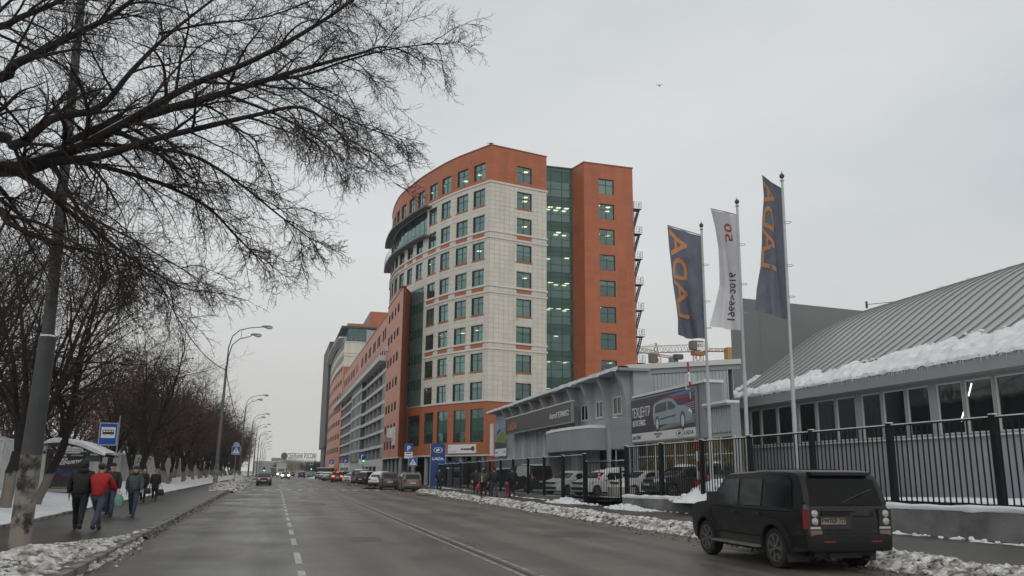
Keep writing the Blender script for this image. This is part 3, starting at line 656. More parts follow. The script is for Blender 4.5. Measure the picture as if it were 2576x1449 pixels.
band(PF,.02,.5,3.62,26.05,.012,mat('orange_edge',(.42,.14,.07),.5),F,'corner_trim')
band(PF,6,14,zz(6.2),zz(7.0),.01,mat('brown_grey_panel',(.20,.16,.15),.6),F,'infill_panel')
b=MB(); b.add([(15,110.3,25.9),(16.6,114.6,25.9),(17,126.7,25.9),(15,126.7,25.9)],[(0,1,2,3)],M_grey); b.add([(15,110.3,3.5),(16.6,114.6,3.5),(17.4,126.7,3.5),(15,126.7,3.5)],[(0,1,2,3)],M_grey); b.add([(17.3,113,0),(17.3,126.7,0),(17.3,126.7,3.5),(17.3,113,3.5)],[(0,1,2,3)],M_dgrey)
b.build('roof_and_soffit',F,kind='stuff')
for y in (111.2,115,119,123): b=MB(); b.lathe((15.5,y,0),[(.22,.1),(.22,3.5)],10,M_grey); b.build('column',F)
b=MB(); b.box((14.2,115.2,6.2),(14.9,115.8,7.5),M_white); b.build('air_duct',F)
b=MB(); b.box((14.86,113.2,zz(5.3)),(14.98,116.2,zz(7.8)),mat('blank_sign',(.55,.55,.55),.6)); b.build('blank_panel',F)
b=MB(); b.box((14.45,124.4,19.2),(14.95,125.3,19.8),M_white); b.lathe((14.44,124.85,19.5),[(.24,0),(.24,-.01)],12,M_dark,'x'); b.build('air_conditioner',F)
# ---------------------------------------------------------------- long block with parking decks
G=empty('parking_block',label='long low salmon block with open grey parking decks along the street',cat='building')
Y0,Y1=126.7,216.8; PG=Path([(15.05,Y0),(15.05,Y1)],1); s_=lambda y:q(y)-Y0
opA=[(s_(y),s_(y+1.75),zz(22.4),zz(24.3)) for y in [133.2,135.9,141.2,143.5,148.0,150.2,155.5,157.8,163,165.2,170.4,172.6,190,192.4,196,198.5,203,205.5,210,212.5,216.5,219]]
opB=[(s_(y),s_(y+1.5),zz(19.75),zz(21.0)) for y in [133,136.2,139,143,146,150,153,157.5,160.5,165,168,172,190,193.5,197,201,204.5,208,212,216]]
wall(PG,0,90.1,zz(19.6),zz(26.05),opA+opB+[(s_(182),s_(183.2),zz(22.4),zz(24.3)),(s_(185),s_(186.2),zz(22.4),zz(24.3)),(s_(182),s_(183.2),zz(19.75),zz(21.0)),(s_(185),s_(186.2),zz(19.75),zz(21.0))],M_sal,parent=G,mr=M_dark)
for o in opA+opB: window(PG,o,G,M_dark,M_gdk,nx=1,zt=0,fw=.05,rev=.10)
band(PG,0,90,zz(26.05),zz(26.18),.08,M_cap,G,'parapet_cap',-.4)
band(PG,1.0,112,zz(18.75),zz(19.6),1.0,M_white,G,'ledge',-2.2)
rb=MB(); rb.mats=[M_steel]
for z in (20.0,20.5): rb.beam(PG.P(1.1,z-.6,.95),PG.P(90,z-.6,.95),.04,.04)
for y in np.arange(1.1,90,2): rb.beam(PG.P(y,zz(19.6),.95),PG.P(y,19.92,.95),.04,.04)
rb.build('ledge_railing',G)
bands=[(17.0,17.55),(14.66,15.19),(12.12,12.68),(9.93,10.48),(7.69,8.12),(5.36,5.83)]
M_deck=mat('dark_deck_concrete',(.13,.135,.14),.9,var=.15,scale=.5)  # even dark grey for deck slabs, rear walls and reveals
for z0,z1 in bands:
    for a,c in ((0,34.2),(34.2,57),(57,90.1)):
        off=.0 if a!=34.2 else .35
        band(PG,a+.01,c-.01,zz(z0),zz(z1),.05+off,M_white,G,'deck_edge',-.3)
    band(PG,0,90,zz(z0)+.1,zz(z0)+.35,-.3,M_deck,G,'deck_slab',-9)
for y in [0.3]+[5.2+6.1*i for i in range(5)]+[58.5+5.6*i for i in range(6)]:
    b=MB(); b.box((15.15,Y0+y-.3,zz(3.6)),(15.75,Y0+y+.3,zz(18.7)),M_grey); b.build('column',G)
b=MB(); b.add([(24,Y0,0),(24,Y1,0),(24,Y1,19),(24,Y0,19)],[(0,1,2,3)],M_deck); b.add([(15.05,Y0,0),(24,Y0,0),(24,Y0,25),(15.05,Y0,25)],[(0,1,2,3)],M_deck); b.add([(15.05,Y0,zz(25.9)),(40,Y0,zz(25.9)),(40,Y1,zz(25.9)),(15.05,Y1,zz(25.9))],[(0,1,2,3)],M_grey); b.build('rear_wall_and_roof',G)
# grey stair-core bay with slit windows
PS=Path([(14.75,Y0+34.4),(14.75,Y0+57)],1)
ops=[(a,c,zz(z1)+.25,zz(z1)+1.65) for z0,z1 in bands[1:]+[(3.0,3.5)] for a,c in ((3.5,4.8),(6.2,7.5),(15.5,16.5),(18,19))]
wall(PS,0,22.6,zz(3.6),zz(18.7),ops,M_grey,parent=G,mr=M_dark)
for o in ops: window(PS,o,G,M_white,M_gdk,nx=1,zt=0,fw=.05,rev=.14)
PE=Path([(14.75,Y0+34.4),(15.6,Y0+34.4)],-1); wall(PE,0,.85,zz(3.6),zz(18.7),[],M_dgrey,parent=G)
wall(PG,0,3.6,zz(3.6),zz(16.9),[],M_grey,parent=G,name='end_panel')
wall(PG,0,90.1,0,zz(3.65),[(s_(y),s_(y+4.6),.9,2.5) for y in (140,146,152,158,196,202,208,214)],M_white,parent=G,name='plinth_wall',rev=.5,mr=M_deck)
# ---------------------------------------------------------------- far tower
K=empty('office_tower',label='distant orange and beige tower with glazed top floor beyond the parking block',cat='office building')
YF=216.8; XF=14.9; PK=Path([(XF,YF),(26,YF)],-1); PKl=Path([(XF,YF),(14.4,240),(14.6,262),(15.2,284)],1,True)
wall(PK,0,11.1,0,zz(28.6),[],M_or,parent=K); wall(PK,0,11.1,zz(28.6),zz(35.3),[],M_bei,parent=K)
wall(PK,5.3,8.2,zz(28.6),zz(38.5),[],M_steel,parent=K,name='vent_shaft').location.y=-.6
for z in (31.4,32.2,35.1): band(PK,-.1,5.3,zz(z),zz(z)+.25,.15,M_stone,K)
fr=[(26.9-3.42*i,28.2-3.42*i) for i in range(7)]
ops=[(s,s+1.9,z0,z1) for z0,z1 in fr for s in [3.2,5.6,9.6,12,16,18.4,22.4,24.8,29,31.4,36,38.4,43,45.4,50,52.4,58,60.4]]
wall(PKl,0,66,0.1,zz(28.6)+.5,[o for o in ops if o[1]<66],M_sal,parent=K,mr=M_dark)
for o in ops: window(PKl,o,K,M_dark,M_gdk,nx=1,zt=0,fw=.06,rev=.12)
ops2=[(s,s+1.7,z,z+2.2) for z in (29.3,32.4) for s in np.arange(1.5,60,3.4)]
wall(PKl,0,62,zz(28.6)+.5,zz(35.3),ops2,M_bei,parent=K,mr=M_dark)
for o in ops2: window(PKl,o,K,M_frm,M_gdk,nx=1,zt=0,fw=.06,rev=.12)
band(PKl,-.1,62,zz(31.5),zz(31.8),.15,M_stone,K); band(PKl,-.3,60,35.0,35.3,1.6,M_stone,K,'balcony_slab')
b=MB(); b.mats=[M_dark]; b.box((XF-1.0,YF-.6,zz(38.9)),(24,276,zz(39.35)),M_dark); b.build('roof_overhang',K)
curtain(PK,.6,6,zz(35.4),zz(38.9),4,[zz(35.4),zz(36.6),zz(38.9)],K,.02); curtain(PKl,1,58,zz(35.4),zz(38.9),18,[zz(35.4),zz(38.9)],K,-.5)
b=MB(); b.box((16,YF+.1,.2),(26,YF+60,zz(38.8)),M_int); b.build('core',K)
b=MB(); b.box((15.4,YF+.2,zz(39.36)),(27,YF+40,zz(40.2)),M_or); b.box((21.1,YF+.15,zz(40.2)),(27,YF+30,zz(43.7)),M_or); b.box((21.0,YF+.3,zz(40.2)),(21.1,YF+29,zz(43.6)),M_grey); b.build('roof_house',K)
b=MB(); b.mats=[M_steel]
for z in (35.8,36.2,36.6): b.beam(PK.P(-.8,zz(z),.5),PK.P(5,zz(z),.5),.05,.05)
for x in np.arange(-.8,5,1.2): b.beam(PK.P(x,zz(35.3),.5),PK.P(x,zz(36.6),.5),.05,.05)
b.build('balcony_railing',K)
D=empty('dark_tower_slab',label='charcoal windowless slab closing the far end of the salmon tower',cat='building')
b=MB(); b.box((14.15,275,9.0),(19,310,42.6),M_dgrey); b.build('wall',D); b=MB(); b.box((14.7,283.5,-.02),(19,306,9.0),M_dgrey); b.build('base',D)
# letters sign, small plates on the orange corner
sg=MB(); sg.box((0,0,0),(4.9,1.05,.14),mat('white_sign_face',(.72,.72,.72),.5)); 
p0=gpos=PL.P(5.2,2.95+1.2,.2); SGN=sg.build('wall_sign',label='long white sign board on the orange wall above the ground floor',cat='sign')
SGN.matrix_world=frame(PL.P(6.6,3.95,.2),PL.tan(4)*-1)
lettering('мои документы',.34,mat('sign_dark_text',(.05,.04,.05),.6),SGN,Matrix.Translation((3.3,.5,.15)),.75,.01,.01)
b=MB(); b.lathe((4.45,.55,.16),[(.28,0),(.28,.02),(.16,.02)],16,mat('sign_maroon',(.12,.03,.03),.6)); b.build('emblem',SGN)
lettering('MFC',.2,mat('sign_dark_text',(.05,.04,.05),.6),SGN,Matrix.Translation((.45,.75,.15)),1,.01) if 0 else None
b=MB(); b.box((.2,.2,.142),(1.5,.24,.15),MC['sign_dark_text']); b.box((.25,.72,.142),(.38,.82,.15),MC['sign_dark_text']); b.build('print_line',SGN)
# ================================================================ SHOWROOM, HALLS
M_gp=mat('grey_painted_wall',(.30,.315,.325),.75,var=.07,scale=.5,bump=.25,bscale=9,stretch=(.4,.4,3))
M_gp2=mat('grey_smooth_render',(.265,.28,.29),.7,var=.06,scale=.4)
M_corr=mat('pale_corrugated_metal',(.36,.40,.41),.5,var=.05,scale=.3)
M_corr2=mat('lilac_grey_corrugated',(.27,.285,.31),.6,var=.07,scale=.3)
M_slab=mat('slab_grey',(.165,.175,.175),.8,var=.08,scale=.12)
M_roofm=mat('standing_seam_zinc',(.40,.405,.395),.42,var=.06,scale=.25,metal=.35)
M_seam=mat('seam_edge',(.16,.165,.16),.55)
M_darkroom=mat('dark_interior',(.055,.055,.045),.9,var=.3,scale=.7)  # near-black colour for the inner walls of the vaulted hall
M_yel=mat('yellow_interior_wall',(.42,.33,.12),.8,var=.15,scale=.8)
A=Vector((21.19,48.64,0)); Bp=Vector((23.25,91.5,0)); ua=(Bp-A).normalized()
A0=A-ua*14.2
PS4=Path([A0,Bp],1); sA=14.2
def f4(a,b): return 1228.2+.2945*a,840.3+.2945*b
def sz(path,x,y):
    p=onpl(x,y,path.p[0],path.p[-1]); d=(path.p[-1]-path.p[0]).normalized(); return (p-path.p[0]).x*d.x+(p-path.p[0]).y*d.y,p.z
def s4(a,b=900): return sz(PS4,*f4(a,b))
H=empty('car_showroom',label='grey two storey car showroom with ribbed upper wall, curved porch and yellow lit glazing',cat='showroom')
ZS=8.05
wins=[]
for x0,x1,y0,y1 in ((797,855,600,745),(925,985,567,720),(1072,1145,528,692)):
    s0,za=s4(x0,y1); s1,_=s4(x1,y1); _,zb=s4((x0+x1)/2,y0); wins.append((s1,s0,za,zb-.05))
door=(s4(1215,1050)[0]-.5,s4(930,1050)[0],.4,3.35)
lowg=[(.2,door[0]-.6,.45,3.55)]
slots=[]
for a in (218,298,382,478,580,700): s=s4(a,950)[0]; slots.append((s-.28,s+.28,2.1,5.0))
wall(PS4,sA,PS4.L,.2,ZS,wins+slots+[door],M_gp,parent=H,rev=.18)
M_wf=mat('white_frame',(.55,.55,.53),.6)
for o in wins: window(PS4,o,H,M_wf,M_gdk,nx=2,zt=0,rev=.02,sill=(M_wf,.06))
for o in slots: window(PS4,o,H,M_wf,M_gdk,nx=2,zt=0,rev=.0,fw=.07)
# curved ribs
ribx=[178,246,330,420,518,630,760,885,1035,1205]
for a in ribx:
    s=s4(a,800)[0]; w=.55; b=MB(); b.mats=[M_gp]; n=14; vs=[]
    prof=[(ZS-.02,.85),(7.5,.60),(7.0,.42),(6.4,.30),(5.4,.22),(4.4,.20),(3.6,.16),(.2,.14)]
    for z,o in prof: vs+=[PS4.P(s-w*(.5+.25*(o-.2)),z,0),PS4.P(s-w*.5*(.6+o*.5),z,o),PS4.P(s+w*.5*(.6+o*.5),z,o),PS4.P(s+w*(.5+.25*(o-.2)),z,0)]
    k=len(prof); b.add(vs,[(4*i+j,4*i+j+1,4*i+5+j,4*i+4+j) for i in range(k-1) for j in range(3)]+[(0,1,2,3)]); b.build('rib',H,smooth=30)
# eave with snow and icicles
band(PS4,sA-.3,PS4.L,ZS,ZS+.16,1.05,M_gp2,H,'eave',-1)
b=MB(); ysn=np.arange(sA-.3,PS4.L,.35); vs=[]
for s in ysn: t=.10+.10*abs(fbm(s,1,0,.6)); vs+=[PS4.P(s,ZS+.161,.4),PS4.P(s,ZS+.17+t,.5),PS4.P(s,ZS+.16+t*.8,1.12),PS4.P(s,ZS+.05-max(0,fbm(s,4,0,1.4))*.14,1.13),PS4.P(s,ZS+.161,1.04)]
n=len(ysn); b.add(vs,[(5*i+j,5*i+j+1,5*i+6+j,5*i+5+j) for i in range(n-1) for j in range(4)],M_snow); b.build('snow_on_eave',H,smooth=60,kind='stuff')
def icicles(path,s0,s1,z,off,n,l0,l1,parent):
    b=MB(); b.mats=[mat('ice',(.62,.66,.68),.15)]
    for i in range(n):
        s=random.uniform(s0,s1); L=random.uniform(l0,l1)*random.random()**.5; r=.018+L*.03; p=path.P(s,z,off)
        b.add([p+Vector((r,0,0)),p+Vector((-r*.5,r*.8,0)),p+Vector((-r*.5,-r*.8,0)),p-Vector((0,0,L))],[(0,1,3),(1,2,3),(2,0,3)])
    return b.build('icicles',parent,kind='stuff')
icicles(PS4,sA,sA+30,ZS+.08,1.08,60,.08,.36,H)
# corner, roof, flank
b=MB(); b.mats=[M_gp]; nA=Vector((ua.y,-ua.x,0))
def qd(p,q_,z0,z1,m=None): b.add([(p.x,p.y,z0),(q_.x,q_.y,z0),(q_.x,q_.y,z1),(p.x,p.y,z1)],[(0,1,2,3)],m)
qd(A,A+nA*1.2,.2,ZS); b.add([(*A.xy,ZS),(*Bp.xy,ZS),(*(Bp+nA*5).xy,ZS),(*(A+nA*1.2).xy,ZS)],[(0,1,2,3)]); qd(Bp,Bp+nA*5,.2,ZS)
b.build('flank_wall_and_roof',H)
# billboard wall (parapet panel) over the glazed front
sE=sz(PS4,1776,1000)[0]
z0b=sz(PS4,1594,1122)[1]; ztb=sz(PS4,1593,1003)[1]
wall(PS4,sE,sA-.02,3.6,ztb,[],M_gp2,parent=H,name='sign_wall')
b=MB(); b.mats=[M_gp2]; p,q_=PS4.P(sE,0),PS4.P(sE,0)+nA*.9; qd(p,q_,3.6,ztb); p2=PS4.P(sA,0)+nA*.9; b.add([(*q_.xy,3.6),(*p2.xy,3.6),(*p2.xy,ztb),(*q_.xy,ztb)],[(0,1,2,3)]); b.add([(*PS4.P(sE,0).xy,ztb),(*q_.xy,ztb),(*p2.xy,ztb),(*PS4.P(sA,0).xy,ztb)],[(0,1,2,3)]); b.build('parapet_return',H)
band(PS4,sE-.1,sA,ztb,ztb+.14,.12,M_snow,H,'snow_cap',-.95)
# lower corrugated lean-to beyond the billboard
sF=sz(PS4,1842,1100)[0]
def corr(path,s0,s1,zf0,zf1,m,parent,pitch=.26,dp=.045,name='corrugated_wall',off=0):
    b=MB(); n=int((s1-s0)/pitch); vs=[]
    for i in range(n):
        a=s0+i*pitch
        for ds,o in ((0,0),(pitch*.45,0),(pitch*.5,dp),(pitch*.95,dp)): 
            s=a+ds; vs+=[path.P(s,zf0(s),o+off),path.P(s,zf1(s),o+off)]
    k=len(vs)//2; b.add(vs,[(2*i,2*i+1,2*i+3,2*i+2) for i in range(k-1)],m); return b.build(name,parent)
corr(PS4,sF,sE,lambda s:3.6,lambda s:5.0,M_corr,H,off=-.1)
band(PS4,sF-.02,sE,5.0,5.10,.22,M_gp2,H,'lean_to_eave',-.45); band(PS4,sF-.03,sE+.0,5.101,5.22,.25,M_snow,H,'snow_on_lean_to',-.45)
# glazed front with yellow interior
ng=9
curtain(PS4,sF,sA-.2,.45,3.58,ng,[.45,2.75,3.58],H,-.12,gl=glassmat('showroom_glass',(.8,.82,.8),.10,.03),mf=M_wf,name='glass_panel')
b=MB(); 
b.add([PS4.P(sF,.3,-.55),PS4.P(sA+9,.3,-.55),PS4.P(sA+9,3.9,-.55),PS4.P(sF,3.9,-.55)],[(0,1,2,3)],M_yel)
b.add([PS4.P(sF,.46,-.8),PS4.P(sA,.46,-.8),PS4.P(sA,.46,0),PS4.P(sF,.46,0)],[(0,1,2,3)],mat('interior_floor',(.3,.28,.22),.4)); b.add([PS4.P(sF,3.75,-.8),PS4.P(sA,3.75,-.8),PS4.P(sA,3.75,0),PS4.P(sF,3.75,0)],[(0,1,2,3)],M_ceil)
b.add([PS4.P(sF,.3,-.55),PS4.P(sF,.3,0),PS4.P(sF,5.0,0),PS4.P(sF,5.0,-.45)],[(0,1,2,3)],M_gp2)
b.build('interior',H)
for s in np.arange(sE,sA-.9,1.9):
    b=MB(); b.add([PS4.P(s,3.7,-.25),PS4.P(s+.9,3.7,-.25),PS4.P(s+.9,3.7,-.45),PS4.P(s,3.7,-.45)],[(0,1,2,3)],mat('warm_lamp',(1,.85,.5),.5,emit=3)); b.build('interior_lamp',H)
for s in np.arange(sF+.5,sA-1,2.3): b=MB(); b.add([PS4.P(s,.8,-.53),PS4.P(s+1.2,.8,-.53),PS4.P(s+1.2,2.2,-.53),PS4.P(s,2.2,-.53)],[(0,1,2,3)],M_deck); b.build('interior_panel',H)
# porch
ps0,_=s4(1025,940); ps1,_=s4(602,940)
zt=s4(1020,885)[1]; zb=s4(1020,1000)[1]
b=MB(); poly=[(ps0,0),(ps0,1.2)]+[(ps0+(ps1-ps0)*t,1.2+1.1*math.sin(math.pi*(.15+.7*t))-.5) for t in np.linspace(.12,.88,7)]+[(ps1,.9),(ps1,0)]
b.prism(poly,lambda s,o:PS4.P(s,3.3,o),lambda s,o:PS4.P(s,4.75,o),M_gp2); b.build('porch',H,smooth=30)
b=MB(); b.prism([(s,o*1.03) for s,o in poly],lambda s,o:PS4.P(s,4.751,o),lambda s,o:PS4.P(s,4.95,o*.98),M_snow); b.build('snow_on_porch',H,smooth=40)
for s,w in ((ps1-.6,1.1),(ps0+4.2,1.6)): b=MB(); b.prism([(s-w/2,0),(s-w/2,1.1),(s+w/2,1.1),(s+w/2,0)],lambda s,o:PS4.P(s,.3,o),lambda s,o:PS4.P(s,3.29,o),M_gp2); b.build('porch_pier',H)
curtain(PS4,door[0],door[1],.4,3.33,4,[.4,2.6,3.33],H,-.15,mf=M_wf,gl=M_gdk)
# wall lamps
for a,c in ((615,820),(1165,722)):
    p=PS4.P(s4(a,c)[0],s4(a,c)[1],0); b=MB(); b.tube([p,p+Vector((-.5,0,.05))],.025,5,M_wf); b.ball(p+Vector((-.6,0,.03)),.17,8,5,M_wf,(1.3,1,.55)); b.build('wall_lamp',H)
# corrugated hall behind, gable end toward the street
PH2=Path([(21.6,49.6),(28.7,49.6)],-1)
zt0=sz(PH2,1590,932)[1]; zt1=sz(PH2,1836,914)[1]
HL=empty('corrugated_hall',label='pale corrugated metal hall with white sloping roof edge rising behind the billboard',cat='hall')
corr(PH2,0,7.0,lambda s:0.3,lambda s:zt0-.35+(zt1-zt0)*s/7.1,M_corr,HL)
b=MB()
for z0,o in ((-.35,.12),(-.02,.28)): b.add([PH2.P(-.6,zt0+z0,o),PH2.P(7.6,zt1+z0,o),PH2.P(7.6,zt1+z0+.33,o),PH2.P(-.6,zt0+z0+.33,o),PH2.P(-.6,zt0+z0,0),PH2.P(7.6,zt1+z0,0),PH2.P(7.6,zt1+z0+.33,0),PH2.P(-.6,zt0+z0+.33,0)],[(0,1,2,3),(0,4,5,1),(3,2,6,7),(0,3,7,4),(1,5,6,2)],M_wf if o>.2 else M_gp2)
b.build('roof_edge',HL)
b=MB(); b.add([(21.2,49.7,zt0),(29.2,49.7,zt1),(31,88,zt1),(23.4,88,zt0)],[(0,1,2,3)],M_snow); b.add([(28.7,49.6,0),(30.5,88,0),(30.5,88,zt1),(28.7,49.6,zt1)],[(0,1,2,3)],M_corr); b.add([(21.6,49.6,0),(23.6,88,0),(23.6,88,zt0),(21.6,49.6,zt0)],[(0,1,2,3)],M_corr); b.build('roof_and_side_wall',HL)
# ------------------------------------------------ slab and vaulted hall
h0=Vector((31.85,55.9,0)); h1=Vector((29.3,13.0,0)); uh=(h0-h1).normalized(); nh=Vector((uh.y,-uh.x,0))
e0=h0+nh*.45+uh*.05; e1=e0+nh*22
SL=empty('slab_building',label='tall plain dark grey windowless slab rising behind the curved metal roof',cat='building')
c0=onpl(1834,743,e0,e1); c0.z=14.95; c1=e1.copy(); c1.z=13.9
b=MB(); b.mats=[M_slab]; rd_=Vector((c0.x,c0.y,0)).normalized(); w=[Vector((c0.x,c0.y,0)),Vector((e1.x,e1.y,0)),Vector((e1.x,e1.y,0))+uh*16,Vector((c0.x,c0.y,0))+rd_*14+nh*.3]; zs=[c0.z,c1.z,c1.z,c0.z]
b.add([(*p.xy,0) for p in w]+[(*p.xy,z) for p,z in zip(w,zs)],[(0,1,5,4),(1,2,6,5),(2,3,7,6),(3,0,4,7),(4,5,6,7)]); b.build('wall',SL)
b=MB(); b.mats=[mat('slab_joint',(.12,.128,.128),.8)]
nn=-uh
for k in (1,2.05,6.2): 
    b=MB(); b.mats=[MC['slab_joint']]; p=Vector((c0.x,c0.y,0))+nh*k*2.4+nn*.012; b.add([(*p.xy,0),(*(p+nh*.035).xy,0),(*(p+nh*.035).xy,14.3-k*.1),(*p.xy,14.3-k*.1)],[(0,1,2,3)]); b.build('panel_joint',SL)
b=MB(); b.mats=[M_dark]; p=onpl(2180,766,e0,e1); b.beam((p.x,p.y,p.z-.3),(p.x,p.y,p.z+.25),.12,.12); qq=p+nh*6-uh*8; b.tube([p,(p+qq)/2+Vector((0,0,-.12)),Vector((qq.x,qq.y,p.z+.35))],.025,4); b.build('roof_cable',SL)
def f5(a,b): return 1616+.3727*a,387.9+.3727*b
prof=[]
for a in [(-0+590,1668),(820,1500),(970,1388),(1100,1275),(1230,1185),(1400,1100),(1560,1050),(1700,1008)]:
    p=onpl(*f5(*a),e0,e1); prof.append(((p-e0).dot(nh),p.z))
PROF_DBG=list(prof)
VA=empty('vaulted_hall',label='low hall with curved seamed metal roof edged in snow above tall windows',cat='hall')
ZE=6.95
base=[(-.75,ZE-.02)]+[(x,z) for x,z in prof if x>.3 and z>ZE+.2]
# smooth arc fit: z = ZE + H*sin-like of x
xs=[p[0] for p in base]; zs=[p[1] for p in base]
xe,ze=xs[-1],zs[-1]
VP_X=[-.75,-.1,2.6,4.5,6.2,7.9,10.2,12.3,14.2,16.5,18]; VP_Z=[6.95,7.3,8.98,10.3,11.6,12.7,13.8,14.5,14.95,15.2,15.25]
def vault(x): return (np.interp(x-.5,VP_X,VP_Z)+np.interp(x,VP_X,VP_Z)*2+np.interp(x+.5,VP_X,VP_Z))/4 if x>.2 else float(np.interp(x,VP_X,VP_Z))
LH=(h0-h1).length+.4
pts=[(-.75+18*(i/26),) for i in range(27)]; pts=[(x[0],vault(x[0])) for x in pts]
npan=int(LH/1.0); b=MB(); b.mats=[M_roofm,M_seam]; wv=1.0
vs=[];
for x,z in pts: vs+=[nh*x+Vector((0,0,z)),nh*x+uh*wv+Vector((0,0,z))]
k=len(pts); b.add(vs,[(2*i,2*i+1,2*i+3,2*i+2) for i in range(k-1)],M_roofm)
def off(i,d):
    a=pts[max(0,i-1)]; c=pts[min(k-1,i+1)]; t=Vector((c[0]-a[0],c[1]-a[1])).normalized(); return nh*(pts[i][0]-t.y*d)+Vector((0,0,pts[i][1]+t.x*d))
vs=[]
for i in range(k): vs+=[off(i,0)+uh*.0,off(i,.07)+uh*.005,off(i,.07)+uh*.045,off(i,0)+uh*.05]
b.add(vs,[(4*i+j,4*i+j+1,4*i+5+j,4*i+4+j) for i in range(k-1) for j in range(3)],M_seam)
pm=b.mesh('roof_panel')
for i in range(npan): inst(pm,'roof_panel',VA,Matrix.Translation(h0-uh*(wv*(i+1))))
# far slope of the roof
b=MB(); b.mats=[M_roofm]; x1,z1=pts[-1]; p=h0+nh*x1; q_=p-uh*LH; b.add([(*p.xy,z1),(*q_.xy,z1),(*(q_+nh*12).xy,ZE),(*(p+nh*12).xy,ZE)],[(0,1,2,3)]); b.build('rear_roof',VA)
PV=Path([h1,h0],1)
band(PV,-.3,PV.L+.1,ZE-.62,ZE-.02,.72,M_gp2,VA,'fascia',0)
band(PV,-.3,PV.L+.1,ZE-.66,ZE-.62,.74,M_gp,VA,'fascia_drip',-.0)
# windows read off the sight lines
def f6(a,b): return 1810+.4197*a,840.3+.4197*b
zsil=3.70; zhead=6.12
ops=[]
gx=[[186,250,350,460],[476,585,705,830],[856,985,1130,1280],[1310,1480,1665,1872]]
for gp_ in gx:
    ss=[]
    for a in gp_:
        s,_=sz(PV,*f6(a,640-.08*a+20)); ss.append(s)
    for s1_,s0_ in zip(ss[:-1],ss[1:]): ops.append((s0_+.09,s1_-.09,zsil,zhead))
s_last=min(o[0] for o in ops)
while s_last>1.5: 
    s_last-=.45
    for i in range(3):
        if s_last-1.75<.2: break
        ops.append((s_last-1.75,s_last-.09,zsil,zhead)); s_last-=1.75
    else: continue
    break
wall(PV,0,PV.L,zsil-.12,ZE-.6,ops,M_gp2,parent=VA,name='window_wall',rev=.18)
M_hg=glassmat('hall_glass',(.45,.47,.42),.05,.03,mx_=.22)
for o in ops: window(PV,o,VA,M_wf,M_hg,nx=1,zt=0,rev=.1,fw=.07)
corr(PV,0,PV.L,lambda s:.3,lambda s:zsil-.12,M_corr2,VA,.5,.018)
band(PV,0,PV.L,zsil-.16,zsil-.08,.16,M_wf,VA,'sill_ledge')
b=MB(); b.mats=[M_darkroom]; P=PV.P
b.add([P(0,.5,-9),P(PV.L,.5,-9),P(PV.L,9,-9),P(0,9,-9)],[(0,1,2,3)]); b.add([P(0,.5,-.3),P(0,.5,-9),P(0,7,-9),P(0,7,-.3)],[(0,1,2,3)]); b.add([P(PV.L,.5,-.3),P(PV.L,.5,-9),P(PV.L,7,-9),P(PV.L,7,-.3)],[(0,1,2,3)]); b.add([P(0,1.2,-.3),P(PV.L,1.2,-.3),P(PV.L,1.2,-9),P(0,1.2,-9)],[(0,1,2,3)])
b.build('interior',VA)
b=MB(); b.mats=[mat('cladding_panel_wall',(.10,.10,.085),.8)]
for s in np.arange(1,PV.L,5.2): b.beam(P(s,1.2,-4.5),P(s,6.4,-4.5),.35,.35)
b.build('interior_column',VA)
b=MB(); M_tube=mat('fluorescent_tube',(.85,1,.9),.5,emit=5)
for (a0,b0),(a1,b1) in (((1511,295),(1492,372)),((1476,425),(1448,523))):
    pin=Path([h1+nh*3,h0+nh*3],1); sA_,zA=sz(pin,*f6(a0,b0)); sB_,zB=sz(pin,*f6(a1,b1)); b.tube([pin.P(sA_,zA),pin.P(sB_,zB)],.035,6,M_tube)
b.build('fluorescent_tube',VA)
b=MB(); s,z=sz(PV,*f6(1098,600)); mat('red_plastic',(.25,.02,.02),.5); b.prism([(s-.42,-.75),(s+.42,-.75),(s+.42,-.3),(s-.42,-.3)],lambda s,o:PV.P(s,zsil-.3,o),lambda s,o:PV.P(s,zsil+.33,o),MC['red_plastic']); b.build('storage_box',label='small red box standing inside the vaulted hall behind a window',cat='box')
b=MB(); b.add([(*(h0+uh*.02).xy,.2),(*(h0+nh*1.2).xy,.2),(*(h0+nh*1.2).xy,ZE),(*(h0+uh*.02).xy,ZE)],[(0,1,2,3)],M_gp2); b.build('end_wall',VA)
icicles(PV,1,PV.L,ZE-.02,.76,520,.05,.34,VA)
# snow lying on the roof edge
b=MB(); vs=[]; sl=np.arange(.2,PV.L-.1,.16); nx=22
for s in sl:
    dist=PV.L-s                       # 0 at far end
    wd=max(.5,.75+.075*dist+1.0*fbm(s,0,3,.35)*min(1,dist/10)+.45*fbm(s,7,3,1.1))
    for i in range(nx):
        t=i/(nx-1); x=-.80+wd*t; zv=vault(x); nvx,nvz=-.5,.86
        h=(.30*math.sin(math.pi*min(1,(1-t)*.9+.08))**.55)*(.70+.60*fbm(s,x,2,1.6,4))+.10*abs(noise.noise(Vector((s*3.5,x*3.5,1))))+.05*noise.noise(Vector((s*8,x*8,1))) if 0<i<nx-1 else -.02
        if i==0: h=-.04+.09*fbm(s,2,8,2)
        h=max(-.02,h) if i else h
        base_=PV.P(s,zv,-x); vs.append(base_+nh*(-.5*h)+Vector((0,0,.86*h)))
n=len(sl); b.add(vs,[(j*nx+i,j*nx+i+1,(j+1)*nx+i+1,(j+1)*nx+i) for j in range(n-1) for i in range(nx-1)],M_snow)
random.seed(3)
def pl():
    s=random.uniform(0,1)**1.2*(PV.L-4); dist=PV.L-s; x=-.8+(.75+.085*dist)*random.uniform(.3,1.12); return PV.P(s,vault(x)+.03,-x),1
clumps(b,420,pl,M_snow,.06,.17)
def pl2():
    s=random.uniform(0,PV.L-1); x=random.uniform(11.5,16); return PV.P(s,vault(x)+.02,-x),1
clumps(b,300,pl2,M_snow,.06,.2)
